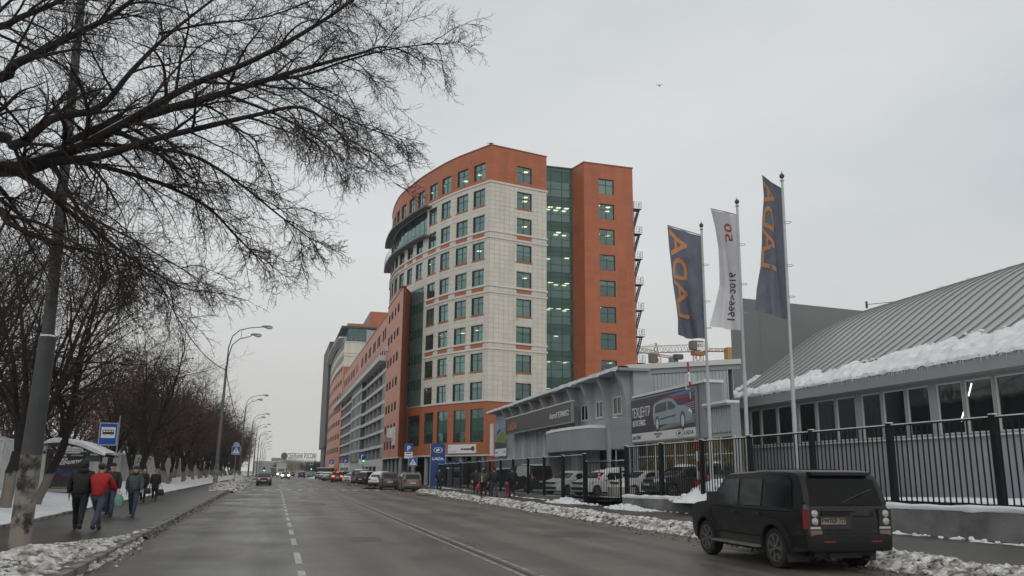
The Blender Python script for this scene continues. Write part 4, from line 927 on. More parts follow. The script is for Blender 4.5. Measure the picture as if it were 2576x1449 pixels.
b.build('snow_on_roof',VA,smooth=40,kind='stuff')
# small snow covering the rake at the far end
b=MB()
def pl3():
    x=random.uniform(-.7,2.6); return h0-uh*random.uniform(0,.5)+nh*x+Vector((0,0,vault(x)+.02)),1
clumps(b,120,pl3,M_snow,.08,.24); b.build('snow_on_rake',VA,smooth=180,kind='stuff')
# ---------------------------------------------------------------- signs on the showroom
def quad_at(path,x0,x1,ya,yb,off):     # rectangle on a wall from its left/right bearings
    sl,z0=sz(path,*x0); sr,z1=sz(path,*x1); return sl,sr
sL,_=s4(148,800); sR,_=s4(712,700)
_,zb0=s4(150,860); _,zt0_=s4(145,735); _,zb1=s4(712,748); _,zt1_=s4(710,580)
zb_=(zb0+zb1)/2; zt_=(zt0_+zt1_)/2
M_sgn=mat('dark_brown_sign_face',(.045,.038,.042),.4,var=.06,scale=.5)
M_org=mat('orange_letter',(.62,.19,.04),.5); M_wl=mat('white_letter',(.75,.75,.75),.5)
SG1=empty('facade_sign',label='long dark sign across the showroom ribs with orange and white lettering',cat='sign')
so=.95
pf=Path([PS4.P(0,0,so),PS4.P(PS4.L,0,so)],1)
sL,_=sz(pf,*f4(148,800)); sR,_=sz(pf,*f4(712,700)); zt_=(sz(pf,*f4(145,735))[1]+sz(pf,*f4(710,580))[1])/2; zb_=(sz(pf,*f4(150,860))[1]+sz(pf,*f4(712,748))[1])/2
SG1.matrix_world=pf.M((sL+sR)/2,(zt_+zb_)/2); Wd=abs(sL-sR); Hd=zt_-zb_
b=MB(); b.box((-Wd/2,-Hd/2,-.25),(Wd/2,Hd/2,0),M_sgn); b.build('board',SG1)
b=MB(); b.mats=[M_grey]
for y in (-Hd/2-.06,Hd/2-.02): b.box((-Wd/2-.06,y,-.2),(Wd/2+.06,y+.08,.05))
for x in (-Wd/2-.06,Wd/2-.02): b.box((x,-Hd/2,-.2),(x+.08,Hd/2,.048))
for i in range(8): x=-Wd/2+Wd*(i+.5)/8; b.box((x,Hd/2-.3,-.9),(x+.08,Hd/2-.22,-.2))
b.build('sign_frame',SG1)
b=MB(); b.box((-Wd/2-.05,Hd/2+.061,-.22),(Wd/2+.05,Hd/2+.12,.06),M_snow); b.build('snow_cap',SG1)
fittext('LADA',-Wd/2+Wd*.055,-Wd/2+Wd*.215,-Hd*.27,Hd*.22,.01,M_org,SG1,.01)
fittext('АвтоГЕРМЕС',Wd/2-Wd*.27,Wd/2-Wd*.03,-Hd*.14,Hd*.16,.01,M_wl,SG1,.012)
# left poster
SG2=empty('wall_poster',label='tall poster with green car on the far left end of the showroom wall',cat='poster')
sl,_=s4(82,850); sr,_=s4(180,850); z0=s4(130,1045)[1]; z1=s4(120,705)[1]; Wp=abs(sl-sr); Hp=z1-z0
SG2.matrix_world=PS4.M((sl+sr)/2,(z0+z1)/2,.30)
def flatq(b,x0,y0,x1,y1,z,m): b.add([(x0,y0,z),(x1,y0,z),(x1,y1,z),(x0,y1,z)],[(0,1,2,3)],m)
b=MB(); b.box((-Wp/2,-Hp/2,-.05),(Wp/2,Hp/2,0),mat('poster_sky',(.14,.22,.30),.5,col2=(.30,.40,.46),scale=.6)); b.build('board',SG2)
b=MB(); flatq(b,-Wp/2+.02,-Hp/2+.02,Wp/2-.02,-Hp/2+Hp*.19,.006,M_wl); b.build('white_strip',SG2)
b=MB(); flatq(b,-Wp/2+.02,-Hp/2+Hp*.19,Wp/2-.02,-Hp/2+Hp*.38,.005,mat('poster_ground',(.035,.04,.045),.5,var=.3,scale=1)); b.build('printed_ground',SG2)
b=MB(); b.add([(-Wp*.30,-Hp*.14,.008),(Wp*.48,-Hp*.2,.008),(Wp*.48,.02*Hp,.008),(Wp*.2,.1*Hp,.008),(-Wp*.1,.06*Hp,.008),(-Wp*.38,-.02*Hp,.008)],[(0,1,2,3,4,5)],mat('poster_green_car',(.16,.24,.03),.4,var=.3,scale=1.5)); b.add([(-Wp*.42,.02*Hp,.01),(-Wp*.1,.1*Hp,.01),(Wp*.05,.16*Hp,.01),(-Wp*.2,.18*Hp,.01)],[(0,1,2,3)],mat('poster_dark_car',(.03,.05,.06),.4)); b.build('printed_car',SG2)
fittext('АвтоГЕРМЕС',-Wp*.47,-Wp*.2,-Hp*.42,-Hp*.38,.01,MC['sign_dark_text'],SG2); fittext('LADA',Wp*.22,Wp*.45,-Hp*.42,-Hp*.38,.01,MC['sign_dark_text'],SG2)
# billboard
SG3=empty('billboard',label='large billboard with a silver car, white Cyrillic heading and pale strip on the showroom front',cat='billboard')
s0,_=sz(PS4,1594.5,1060); s1,_=sz(PS4,1758,1040)
z0=(sz(PS4,1594.9,1114)[1]+sz(PS4,1759,1098.8)[1])/2; z1=(sz(PS4,1592.5,1008)[1]+sz(PS4,1756,973.5)[1])/2
Wb=abs(s0-s1); Hb=z1-z0; SG3.matrix_world=PS4.M((s0+s1)/2,(z0+z1)/2,.16)
def X(t): return -Wb/2+Wb*t
def Y(t): return -Hb/2+Hb*t
b=MB(); b.box((X(0),Y(0),-.12),(X(1),Y(1),0),mat('billboard_navy',(.014,.016,.035),.45,col2=(.035,.03,.055),scale=.35)); b.build('board',SG3)
def pg(name,pts,z,m): 
    b=MB(); b.add([(X(x),Y(y),z) for x,y in pts],[tuple(range(len(pts)))],m); return b.build(name,SG3)
pg('blue_ribbon',[(.60,.93),(.75,.955),(.985,.99),(.985,.90),(.80,.885),(.70,.90)],.004,mat('ribbon_blue',(.05,.17,.42),.5))
pg('red_ribbon',[(.52,.915),(.62,.915),(.72,.885),(.82,.87),(.985,.885),(.985,.83),(.82,.815),(.70,.845),(.60,.875)],.005,mat('ribbon_red',(.35,.02,.025),.5))
pg('red_glow',[(.50,.90),(.985,.83),(.985,.60),(.60,.70)],.003,mat('ribbon_maroon',(.09,.03,.045),.5,var=.3,scale=.6))
pg('road_print',[(.38,.20),(.985,.30),(.985,.47),(.90,.50),(.55,.30),(.42,.24)],.006,mat('print_grey_road',(.16,.19,.20),.5,var=.2,scale=1))
for i in range(4): pg('guard_rail',[(.74,.66-.035*i),(.985,.71-.045*i),(.985,.695-.045*i),(.74,.648-.035*i)],.0065,mat('print_rail',(.35,.37,.38),.5))
pg('white_strip',[(.01,.005),(.995,.005),(.995,.20),(.01,.20)],.007,mat('strip_white',(.62,.62,.60),.5,var=.05,scale=1))
M_pc=mat('print_silver',(.24,.31,.36),.35,var=.12,scale=1.2); M_pd=mat('print_dark_glass',(.02,.028,.035),.3)
pg('printed_car_body',[(.385,.36),(.395,.42),(.38,.52),(.385,.74),(.41,.82),(.50,.87),(.62,.88),(.69,.85),(.76,.70),(.86,.655),(.93,.60),(.955,.50),(.945,.40),(.93,.345),(.80,.33),(.60,.335),(.44,.33)],.009,M_pc)
pg('printed_side_glass',[(.41,.60),(.42,.75),(.45,.79),(.60,.82),(.67,.80),(.73,.68),(.72,.64)],.011,M_pd)
pg('printed_pillar',[(.595,.62),(.60,.82),(.615,.82),(.612,.62)],.012,M_pc)
pg('printed_moulding',[(.49,.47),(.49,.435),(.73,.475),(.73,.51)],.011,M_pd); pg('printed_headlight',[(.92,.585),(.955,.52),(.95,.48),(.90,.55)],.012,M_wl)
for x,r in ((.447,.088),(.825,.098)):
    for rr_,zz_,mm in ((1,.013,M_pd),(.62,.015,mat('print_rim',(.5,.52,.53),.4))):
        b=MB(); n=20; ry=r*Wb*.55*rr_; b.add([(X(x)+ry*.72*math.cos(2*math.pi*i/n),Y(.36)+ry*math.sin(2*math.pi*i/n),zz_) for i in range(n)],[tuple(range(n))],mm); b.build('printed_wheel',SG3)
fittext('ТЕХЦЕНТР',X(.02),X(.335),Y(.52),Y(.80),.012,M_wl,SG3); fittext('АВТОГЕРМЕС',X(.025),X(.255),Y(.365),Y(.50),.012,M_wl,SG3,.015)
fittext('АвтоГЕРМЕС',X(.02),X(.175),Y(.055),Y(.15),.012,MC['sign_dark_text'],SG3,.01,.3); lettering('ОФИЦИАЛЬНЫЙ\nДИЛЕР',Hb*.055,MC['sign_dark_text'],SG3,Matrix.Translation((X(.45),Y(.11),.012)),1,.003); fittext('LADA',X(.84),X(.965),Y(.07),Y(.145),.012,MC['sign_dark_text'],SG3,.01)
def badge(par,x,y,z,rx,ry,m1,m2):
    for s,zz_,mm in ((1,0,m1),(.86,.002,m2)):
        b=MB(); n=24; b.add([(x+rx*s*math.cos(2*math.pi*i/n),y+ry*s*math.sin(2*math.pi*i/n),z+zz_) for i in range(n)],[tuple(range(n))],mm); b.build('badge_oval',par)
    b=MB(); b.add([(x-rx*.45,y-ry*.35,z+.005),(x-rx*.05,y-ry*.55,z+.005),(x+rx*.15,y-ry*.1,z+.005),(x+rx*.5,y-ry*.2,z+.005),(x+rx*.3,y+ry*.3,z+.005),(x+rx*.05,y+ry*.7,z+.005),(x-rx*.1,y+ry*.2,z+.005),(x-rx*.35,y+ry*.5,z+.005)],[tuple(range(8))],m1); b.build('badge_ship',par)
badge(SG3,X(.775),Y(.105),.010,Wb*.055,Hb*.07,MC['sign_dark_text'],MC['strip_white'])
b=MB(); b.mats=[M_grey]
for y in (0,1): b.box((X(0)-.06,Y(y)-.04,-.13),(X(1)+.06,Y(y)+.04,.02))
for x in (0,1): b.box((X(x)-.04,Y(0)+.04,-.13),(X(x)+.04,Y(1)-.04,.02))
b.build('sign_frame',SG3)
# vertical sign at the far corner
b=MB(); s,z=s4(38,850); p=PS4.P(PS4.L-.3,5.2,.5); b.box((p.x-.1,p.y-.5,3.6),(p.x+.1,p.y+.5,7.0),M_wl); o=b.build('banner_sign',label='narrow white vertical sign sticking out at the far corner of the showroom',cat='sign')
# ================================================================ FENCES, POLES, SIGNS
M_blk=mat('black_fence_paint',(.010,.011,.013),.6,spec=.2)
M_conc=mat('stained_concrete',(.10,.10,.097),.85,scale=.9,col2=(.185,.185,.178),bump=.7,bscale=9,det=9)
def f5z(a): return 1098.9+.1506*a
def fence_run(name,label,p0,p1,zb,hgt,posts,group=None,pitch=.20,capsnow=True,mid=False,h_top=None,pw=.16,ph=.012):
    p0,p1=Vector((*p0[:2],0)),Vector((*p1[:2],0)); L=(p1-p0).length; u=(p1-p0)/L
    root=empty(name,label=label,cat='fence')
    Z=lambda s:zb(s/L); pt=lambda s,z,o=0:Vector((*(p0+u*s+Vector((u.y,-u.x,0))*o).xy,z))
    ang=math.atan2(u.y,u.x)
    pb=MB(); pb.mats=[M_blk,M_snow]; pb.box((-pw/2,-pw/2,-.15),(pw/2,pw/2,hgt+.01),M_blk); pb.box((-pw/2-.015,-pw/2-.015,hgt+.01),(pw/2+.015,pw/2+.015,hgt+.03),M_blk); pb.box((-pw/2,-pw/2,hgt+.031),(pw/2,pw/2,hgt+.06),M_snow); pm=pb.mesh('post')
    for s in posts: inst(pm,'post',root,Matrix.Translation(pt(s,Z(s)))@Matrix.Rotation(ang,4,'Z'))
    kb=MB(); kb.mats=[M_blk]; kb.box((-ph,-ph,.0),(ph,ph,hgt-.06),M_blk); km=kb.mesh('picket')
    s=pitch*.6; cnt=0
    while s<L:
        if all(abs(s-q)>pw*.62 for q in posts): inst(km,'picket',root,Matrix.Translation(pt(s,Z(s)+.02))@Matrix.Rotation(ang,4,'Z')); cnt+=1
        s+=pitch
    hs=[hgt-.05,.12]+([hgt*.56] if mid else [])
    for h in hs:
        b=MB(); b.beam(pt(0,Z(0)+h),pt(L,Z(L)+h),.035,.045,M_blk); b.build('rail',root)
    if capsnow: b=MB(); b.beam(pt(0,Z(0)+hgt-.012),pt(L,Z(L)+hgt-.012),.03,.03,M_snow); b.build('snow_line',root)
    return root,cnt
# near fence on the retaining wall
FN0=Vector((18.68,11.0,0)); FN1=Vector((16.75,39.6,0))
FNL=(FN1-FN0).length
pfn=Path([FN0,FN1],1)
zt_w=lambda t:1.02-.36*t
posts=[]
for x in (2512,2246,2047,1889,1767,1665,1581):
    posts.append(sz(pfn,x,1180)[0])
posts=[p for p in posts if p<FNL+.2]; posts=[posts[0]-3.15]+posts
posts[-1]=FNL-.05
fr_,n1=fence_run('picket_fence','tall black picket fence standing on the stained concrete wall behind the parked suv',FN0,FN1,zt_w,2.42,posts,pw=.16,ph=.016)
WL=empty('retaining_wall',label='low stained grey concrete retaining wall under the black fence',cat='wall')
b=MB(); n=24; vs=[]
for i in range(n+1):
    t=i/n; p=FN0+(FN1-FN0)*t; nn=Vector((pfn.p[1].y-pfn.p[0].y,-(pfn.p[1].x-pfn.p[0].x),0)).normalized(); z=zt_w(t)
    for o,zz_ in ((-.26,0),(-.22,z-.02),(.22,z-.02),(.22,0)): q_=p+nn*o; vs.append((q_.x,q_.y,zz_))
b.add(vs,[(4*i+j,4*i+j+1,4*i+5+j,4*i+4+j) for i in range(n) for j in range(3)]+[(4*n,4*n+1,4*n+2,4*n+3)],M_conc); b.build('wall_body',WL)
b=MB(); vs=[]; n=150
for i in range(n+1):
    t=i/n; p=FN0+(FN1-FN0)*t; z=zt_w(t)-.02; h=.12+.06*fbm(i*.2,0,1,1)
    for o,zz_ in ((-.23-.03*fbm(i*.3,3),z-.03-.05*max(0,fbm(i*.25,9))),(-.27,z+h*.6),(-.12,z+h),(.1,z+h*.9),(.3,z+h*.7),(.5,z-.05)): q_=p+nn*o; vs.append((q_.x,q_.y,zz_))
b.add(vs,[(6*i+j,6*i+j+1,6*i+7+j,6*i+6+j) for i in range(n) for j in range(5)],M_snow); b.build('snow_on_wall',WL,smooth=180,kind='stuff')
# gate between the wall and the left fence
GA=Vector((16.6,39.9,0)); GB=Vector((16.35,44.2,0))
fence_run('gate','black picket gate with a small red notice between the two fences',GA,GB,lambda t:.42,1.95,[0.05,(GB-GA).length-.05],mid=False,capsnow=False,pw=.09)
GT=bpy.context.scene.objects['gate']; GT['category']='gate'
p=(GA+GB)/2+Vector((-.08,0,0)); b=MB(); b.box((0,0,0),(.34,.55,.012),mat('red_notice',(.45,.03,.03),.5)); o=b.build('notice_sign',label='small red notice board hung on the gate pickets',cat='sign')
o.matrix_world=frame((16.38,42.5,1.45),(0,-1,0))@Matrix.Identity(4)
b=MB(); 
for i in range(3): b.box((.04,.1+.15*i,.013),(.30,.15+.15*i,.016),M_wl)
b.build('print_line',o)
# left fence
FL0=Vector((16.3,44.3,0)); FL1=Vector((17.15,93.5,0)); pfl=Path([FL0,FL1],1)
posts=sorted(sz(pfl,f5z(a),1180)[0] for a in (40,150,265,400,525,700,885,1065,1275,1525,1795,2105)); posts=[.05]+[p for p in posts if p>.4 and p<(FL1-FL0).length]
fence_run('picket_fence','long black picket fence running past the showroom yard toward the blue pylon',FL0,FL1,lambda t:.40-.22*t,2.38,posts,mid=False)
b=MB(); vs=[]
b.beam((16.27,44.3,.22),(17.12,93.5,.10),.3,.34,M_conc); b.build('fence_footing',label='dark concrete footing strip under the long black fence',cat='footing')
# ------------------------------------------------ blue pylon, booth, signs
M_blue=mat('pylon_blue',(.010,.045,.20),.35,var=.05,scale=.4)
PY=empty('brand_pylon',label='dark blue pylon with white oval badge behind the fence',cat='sign pylon'); P0=atd(1101,1180,94)
PY.matrix_world=frame((P0.x,P0.y,0),(math.cos(R(-6)),math.sin(R(-6)),0))
b=MB(); hp=4.85; b.prism([(-.80,0),(.80,0),(.80,hp-.12),(.4,hp-.02),(0,hp),(-.4,hp-.02),(-.80,hp-.12)],lambda x,y:(x,y,-.25),lambda x,y:(x,y,.0),M_blue); b.build('body',PY)
b=MB(); b.mats=[mat('pylon_edge',(.30,.33,.36),.4)]; b.box((-.86,0,-.2),(-.80,hp-.1,.03)); b.box((.80,0,-.2),(.86,hp-.1,.03)); b.build('side_trim',PY)
badge(PY,0,4.1,.01,.5,.3,M_wl,M_blue); 
lettering('LADA',.42,M_wl,PY,Matrix.Translation((0,3.15,.01)),1.15,.01,.012)
BO=empty('guard_booth',label='small grey booth with one window standing in the yard behind the fence',cat='booth'); P0=atd(1143,1190,88); P0.z=.25
BO.matrix_world=frame((P0.x,P0.y,.2),(1,-.1,0))
b=MB(); b.box((-.62,0,-1.5),(.62,1.9,0),mat('booth_grey',(.17,.18,.20),.6)); b.box((-.7,1.9,-1.6),(.7,2.0,.08),M_snow); b.build('body',BO)
b=MB(); b.box((-.1,.95,.0),(.55,1.65,.02),M_gdk); b.box((-.16,.89,.0),(.61,.95,.04),M_wf); b.box((-.16,1.65,.0),(.61,1.71,.04),M_wf); b.box((-.16,.95,.0),(-.1,1.65,.04),M_wf); b.box((.55,.95,.0),(.61,1.65,.04),M_wf); b.build('window',BO)
b=MB(); b.box((-.55,.05,0),(-.2,1.8,.02),mat('booth_door',(.22,.23,.25),.6)); b.build('door',BO)
b=MB(); P0=atd(1144,1165,92); b.box((P0.x-.75,P0.y,2.35),(P0.x+.75,P0.y+.6,2.85),M_blue); b.box((P0.x-.7,P0.y+.05,0),(P0.x-.6,P0.y+.15,2.35),M_steel); b.box((P0.x+.6,P0.y+.05,0),(P0.x+.7,P0.y+.15,2.35),M_steel); b.build('kiosk_canopy',label='low blue canopy behind the fence right of the pylon',cat='canopy')
M_sblue=mat('sign_blue',(.012,.075,.34),.4); M_sback=mat('sign_back',(.33,.34,.35),.5,var=.1,scale=3)
def pole(mbl,p,h,r=.04,m=None): mbl.tube([(p.x,p.y,-.02),(p.x,p.y,h)],r,8,m or M_steel)
def pedsign(b,x,y,z,s,m_t=None):    # crosswalk pictogram: white triangle, black walker
    b.add([(x-s*.42,y-s*.36,z),(x+s*.42,y-s*.36,z),(x,y+s*.40,z)],[(0,1,2)],M_wl)
    k=mat('sign_black',(.01,.01,.01),.5); z+=.004
    for (x0,y0,x1,y1,w) in ((0,.14,-.02,-.04,.07),(-.02,-.04,-.12,-.26,.05),(-.02,-.04,.10,-.26,.05),(0,.10,.10,.0,.035),(0,.10,-.11,.02,.035)):
        dx,dy=x1-x0,y1-y0; l=math.hypot(dx,dy); nx_,ny_=-dy/l*w*s/2,dx/l*w*s/2
        b.add([(x+x0*s+nx_,y+y0*s+ny_,z),(x+x0*s-nx_,y+y0*s-ny_,z),(x+x1*s-nx_,y+y1*s-ny_,z),(x+x1*s+nx_,y+y1*s+ny_,z)],[(0,1,2,3)],k)
    b.add([(x+.035*s*math.cos(i*.785),y+.19*s+.035*s*math.sin(i*.785),z) for i in range(8)],[tuple(range(8))],k)
def parking_sign(p,label,plates=True,group=None,top=3.2,size=.62,yaw=0):
    r=empty('parking_sign',(0,0,0),label=label,cat='road sign',group=group); r.matrix_world=frame((p.x,p.y,0),(math.cos(yaw),math.sin(yaw),0))
    b=MB(); b.tube([(0,-.02,-.06),(0,top+.3,-.06)],.035,8,M_steel); b.build('pole',r)
    b=MB(); b.box((-size/2,top-.3,-.02),(size/2,top-.3+size,0),M_sblue); b.build('sign_plate',r)
    lettering('P',size*.85,M_wl,r,Matrix.Translation((0,top+.02,.005)),1,.004,.012)
    if plates:
        for i,h in enumerate((.34,.28)):
            y=top-.36-.38*i-h+.04; b=MB(); b.box((-size/2,y,-.02),(size/2,y+h,0),M_wl); b.box((-size*.36,y+h*.45,0),(size*.36,y+h*(.62 if i else .75),.005),mat('sign_black',(.01,.01,.01),.5)); b.build('plate',r)
    return r
parking_sign(Vector((13.35,89.7,0)),'blue parking sign with two white plates beside the pylon',top=4.1,size=.85)
def cross_sign(p,label,size=.7,top=2.5,disc=False,yaw=0,extra=False):
    r=empty('pedestrian_crossing_sign',label=label,cat='road sign'); r.matrix_world=frame((p.x,p.y,0),(math.cos(yaw),math.sin(yaw),0))
    b=MB(); b.tube([(0,-.02,-.06),(0,top+size/2,-.06)],.035,8,M_steel); b.build('pole',r)
    b=MB(); b.box((-size/2,top-size/2,-.02),(size/2,top+size/2,-.002),M_wl); b.box((-size*.47,top-size*.47,-.002),(size*.47,top+size*.47,0),M_sblue); pedsign(b,0,top,.004,size); b.build('sign_plate',r)
    if disc: b=MB(); b.lathe((0,top+size*.62,-.1),[(.36,0),(.36,.02)],24,M_sback); b.build('round_sign_back',r)
    return r
cross_sign(Vector((13.5,87.5,0)),'blue pedestrian crossing sign beside the parking sign and pylon',.85,2.75)
p=gnd(593,1205,.15); p=Vector((-5.6,104,0)); p0=atd(594,1133,p.dot(Vector((math.sin(PSI),math.cos(PSI),0))))
cross_sign(Vector((p0.x,p0.y,0)),'blue pedestrian crossing sign under a round sign back on the left pavement',.95,p0.z,True)
# row of parking signs in front of the parking block
for (x,y,dd) in ((963,1157,112),(834,1163,165),(869,1161,145)):
    p=atd(x,y,dd); parking_sign(Vector((p.x,p.y,0)),{963:'blue parking sign by the orange annex corner',834:'blue parking sign furthest down the street, left of the braking red car',869:'blue parking sign in front of the parking deck right of the braking red car'}[x],top=p.z,size=.8) if x!=963 else None
p=atd(964+4,1155,118); 
p=atd(911,1150,128); parking_sign(Vector((p.x,p.y,0)),'blue parking sign next to a green traffic light by the parking deck',top=p.z,size=.95)
def traffic_light(px,py,dep,label,h=None,sign=False):
    p=atd(px,py,dep); r=empty('traffic_light',(p.x,p.y,0),label=label,cat='traffic light'); z=p.z
    b=MB(); b.tube([(0,.12,-.02),(0,.12,z+.6)],.06,8,M_steel); b.build('pole',r)
    b=MB(); b.box((-.17,-.08,z-.2),(.17,.12,z+.75),M_blk); b.build('housing',r)
    for i,(zz_,mm) in enumerate(((z,mat('green_lamp',(.05,1,.25),.4,emit=5)),(z+.28,M_dark),(z+.56,M_dark))):
        b=MB(); b.lathe((0,-.12,zz_),[(.12,0),(.12,.05)],12,mm,'y'); b.build('lamp',r)
    if sign: b=MB(); b.box((-.4,-.05,z+1.2),(.4,0,z+2.0),M_wl); b.box((-.3,-.06,z+1.3),(.3,-.05,z+1.9),M_dark); b.build('sign_plate',r)
    return r
traffic_light(664.5,1184,170,'green traffic light above the parked cars on the left')
traffic_light(783,1180.5,230,'green traffic light with white square sign at the far end of the right kerb',sign=True)
traffic_light(914,1160,126,'small green traffic light beside the parking sign near the deck')
# ------------------------------------------------ flagpoles and flags
M_pole=mat('flagpole_paint',(.42,.43,.44),.4,var=.08,scale=2)
M_fb=mat('flag_slate_blue',(.125,.135,.175),.8,var=.15,scale=1.2); M_fw=mat('flag_white',(.56,.55,.58),.8,var=.05,scale=1.2); M_fo=mat('flag_orange',(.50,.23,.10),.8)
for mm in (M_fb,M_fw,M_fo):
    pr=mm.node_tree.nodes['Principled BSDF']
def flagpole(bx,by,dep,ty,label,flag):
    base=atd(bx,by,dep); top=atd(bx,ty,dep); base=Vector((base.x,base.y,YZ(base.y)-.1)); lean=atd(flag['tx'],ty,dep)-Vector((base.x,base.y,0)); lean.z=0
    tp=Vector((base.x+lean.x*.55,base.y+lean.y*.55,top.z-.3))
    r=empty('flagpole',tuple(base),label=label,cat='flagpole'); D=tp-base; h=D.length
    b=MB(); b.tube([Vector((0,0,0)),D*.42,D*.42+Vector((0,0,.01)),D*1.0],[.085,.075,.06,.05],10,M_pole); b.build('pole',r,smooth=50)
    b=MB(); b.ball(D+Vector((0,0,.16)),.095,12,8,M_dark,(1,1,1.15)); b.lathe(tuple(D),[(.03,-.1),(.09,-.02),(.04,.03),(.03,.3),(.005,.38)],10,M_pole); b.build('finial',r,smooth=60)
    for zf in (.86,.72,.62):
        b=MB(); c=D*zf; b.tube([c+Vector((.16*math.cos(a)+.12,.16*math.sin(a),0)) for a in np.linspace(0,6.28,10)],.012,4,M_pole); b.build('halyard_ring',r)
    return base,D
def flag(base,D,dep,f,label,mfl,texts):
    tp=base+D; LT=[Vector(p) for p in f['left']]; 
    def P(u,v):      # u 0 at mast .. 1 free edge, v 0 top .. 1 bottom
        m=tp-Vector((D.x,D.y,D.z))*((f['drop']+v*f['h'])/D.length)
        x=v*(len(LT)-1); i=min(int(x),len(LT)-2); lt=LT[i].lerp(LT[i+1],x-i); e=atd(lt.x,lt.y,dep)
        wv=(e-m); w2=wv.length; dep_off=math.sqrt(max(.02,f['w']**2-w2**2)); back=Vector((math.sin(PSI),math.cos(PSI),0))
        q_=m+wv*u+back*dep_off*(u if f['w']-w2>.3 else math.sin(u*3.0)*.55)
        amp=f.get('amp',.10)*math.sin(math.pi*min(1,u*1.15))*(.35+.65*v); ph=3.2*v+f['ph']
        q_+=back*amp*math.sin(9*u+ph)+Vector((0,0,-.06*u*math.sin(2.2*u)*v)); q_+=CR*amp*.25*math.sin(14*u+5*v+ph); return q_
    b=MB(); nu,nv=26,48; b.add([P(i/nu,j/nv) for j in range(nv+1) for i in range(nu+1)],[(j*(nu+1)+i,j*(nu+1)+i+1,(j+1)*(nu+1)+i+1,(j+1)*(nu+1)+i) for j in range(nv) for i in range(nu)],mfl)
    o=b.build('flag',label=label,cat='flag',smooth=180)
    b=MB(); b.tube([P(0,0)+Vector((0,0,.03)),P(.5,0)+Vector((0,0,.03)),P(1,0)+Vector((0,0,.03))],.02,6,M_dark); b.build('top_rod',o)
    for txt,u0,u1,v0,v1,mm in texts:
        me=textmesh(txt,1,1,0,.015); xs=[v.co.x for v in me.vertices]; ys=[v.co.y for v in me.vertices]; x0,x1,y0,y1=min(xs),max(xs),min(ys),max(ys)
        bm=bmesh.new(); bm.from_mesh(me)
        bmesh.ops.subdivide_edges(bm,edges=[e for e in bm.edges if e.calc_length()>.25],cuts=3); bmesh.ops.triangulate(bm,faces=bm.faces)
        for sgn in (-1,1):
            for v in bm.verts: pass
            vs=[]
            for v in bm.verts:
                v_=v0+(v1-v0)*(v.co.x-x0)/(x1-x0); u_=u0+(u1-u0)*(v.co.y-y0)/(y1-y0)
                q_=P(u_,v_); du=P(u_+.01,v_)-q_; dv=P(u_,v_+.01)-q_; nrm=du.cross(dv).normalized(); vs.append(q_+nrm*.012*sgn)
            bb=MB(); bb.add(vs,[tuple(x.index for x in fc.verts) for fc in bm.faces],mm); bb.build('lettering',o)
        bm.free()
    return o
f1=dict(tx=1764,left=[(1679,568),(1683,620),(1689,670),(1693,710),(1701,760),(1706,800),(1706,838)],drop=.35,h=4.75,w=1.5,ph=0,amp=.20)
f2=dict(tx=1858,left=[(1803,507),(1815,550),(1825,600),(1828,650),(1829,700),(1815,755),(1798,808)],drop=.45,h=4.9,w=1.5,ph=1.5,amp=.17)
f3=dict(tx=1974,left=[(1938,419),(1942,470),(1939,530),(1939,590),(1936,650),(1924,710),(1918,765)],drop=.40,h=5.1,w=1.5,ph=3.2,amp=.17)
b1,D1=flagpole(1790,1190,37,560,'leftmost of the three flagpoles, rising from the snow mound by the barrier',f1); flag(b1,D1,37,f1,'slate blue flag with orange letters on the leftmost flagpole, spread widest',M_fb,[('LADA',.96,.48,.80,.02,M_fo)])
b2,D2=flagpole(1883,1190,33.8,500,'middle of the three flagpoles, in front of the grey slab edge',f2); flag(b2,D2,33.8,f2,'white flag with red logo on the middle flagpole',M_fw,[('1966>2016',.48,.22,.92,.52,mat('flag_text_dark',(.06,.06,.07),.8)),('50',.55,.30,.26,.10,mat('flag_red',(.40,.05,.06),.8))])
b3,D3=flagpole(2004,1190,30.8,435,'rightmost and tallest looking flagpole, in front of the vaulted hall',f3); flag(b3,D3,30.8,f3,'slate blue flag with orange letters hanging narrow on the rightmost flagpole',M_fb,[('LADA',.96,.40,.66,.03,M_fo)])
# snow mound at the pole foot and barrier arm
def mound(c,rx,ry,h,name,label_kind='stuff',m=M_snow):
    b=MB(); n,k=28,9; vs=[]
    for i in range(k+1):
        t=i/k
        for j in range(n):
            a=2*math.pi*j/n; rr_=1+.22*fbm(math.cos(a)*1.5+c[0],math.sin(a)*1.5,t,1); z=h*(math.cos(math.pi*t)*.5+.5)*(1+.3*fbm(math.cos(a)*t*3,math.sin(a)*t*3,c[1],1))-(.05 if i==k else 0)
            vs.append((c[0]+rx*t*rr_*math.cos(a),c[1]+ry*t*rr_*math.sin(a),c[2]+z))
    b.add(vs,[(i*n+j,i*n+(j+1)%n,(i+1)*n+(j+1)%n,(i+1)*n+j) for i in range(k) for j in range(n)],m); clumps(b,90,lambda:((lambda a,t:(Vector((c[0]+rx*t*math.cos(a),c[1]+ry*t*math.sin(a),c[2]+h*(math.cos(math.pi*t)*.5+.5)*.95)),1))(random.uniform(0,6.28),random.random()**.6)),m,.04,.14); return b.build(name,kind='stuff',smooth=180)
mound((b1.x+.1,b1.y-.2,YZ(33)-.1),2.0,2.2,.85,'snow_mound'); mound((b3.x+.4,b3.y,YZ(27)-.1),1.8,2,.4,'snow_mound')
mound((15.75,45.6,.13),1.0,2.2,.26,'snow_mound'); mound((15.9,37.6,.13),.7,2.6,.20,'snow_mound'); 
BA=empty('barrier',label='raised red and white striped barrier arm in front of the billboard',cat='barrier'); pb_=atd(1760,1190,44); pt_=atd(1730,911,44); p0=Vector((pb_.x,pb_.y,.4))
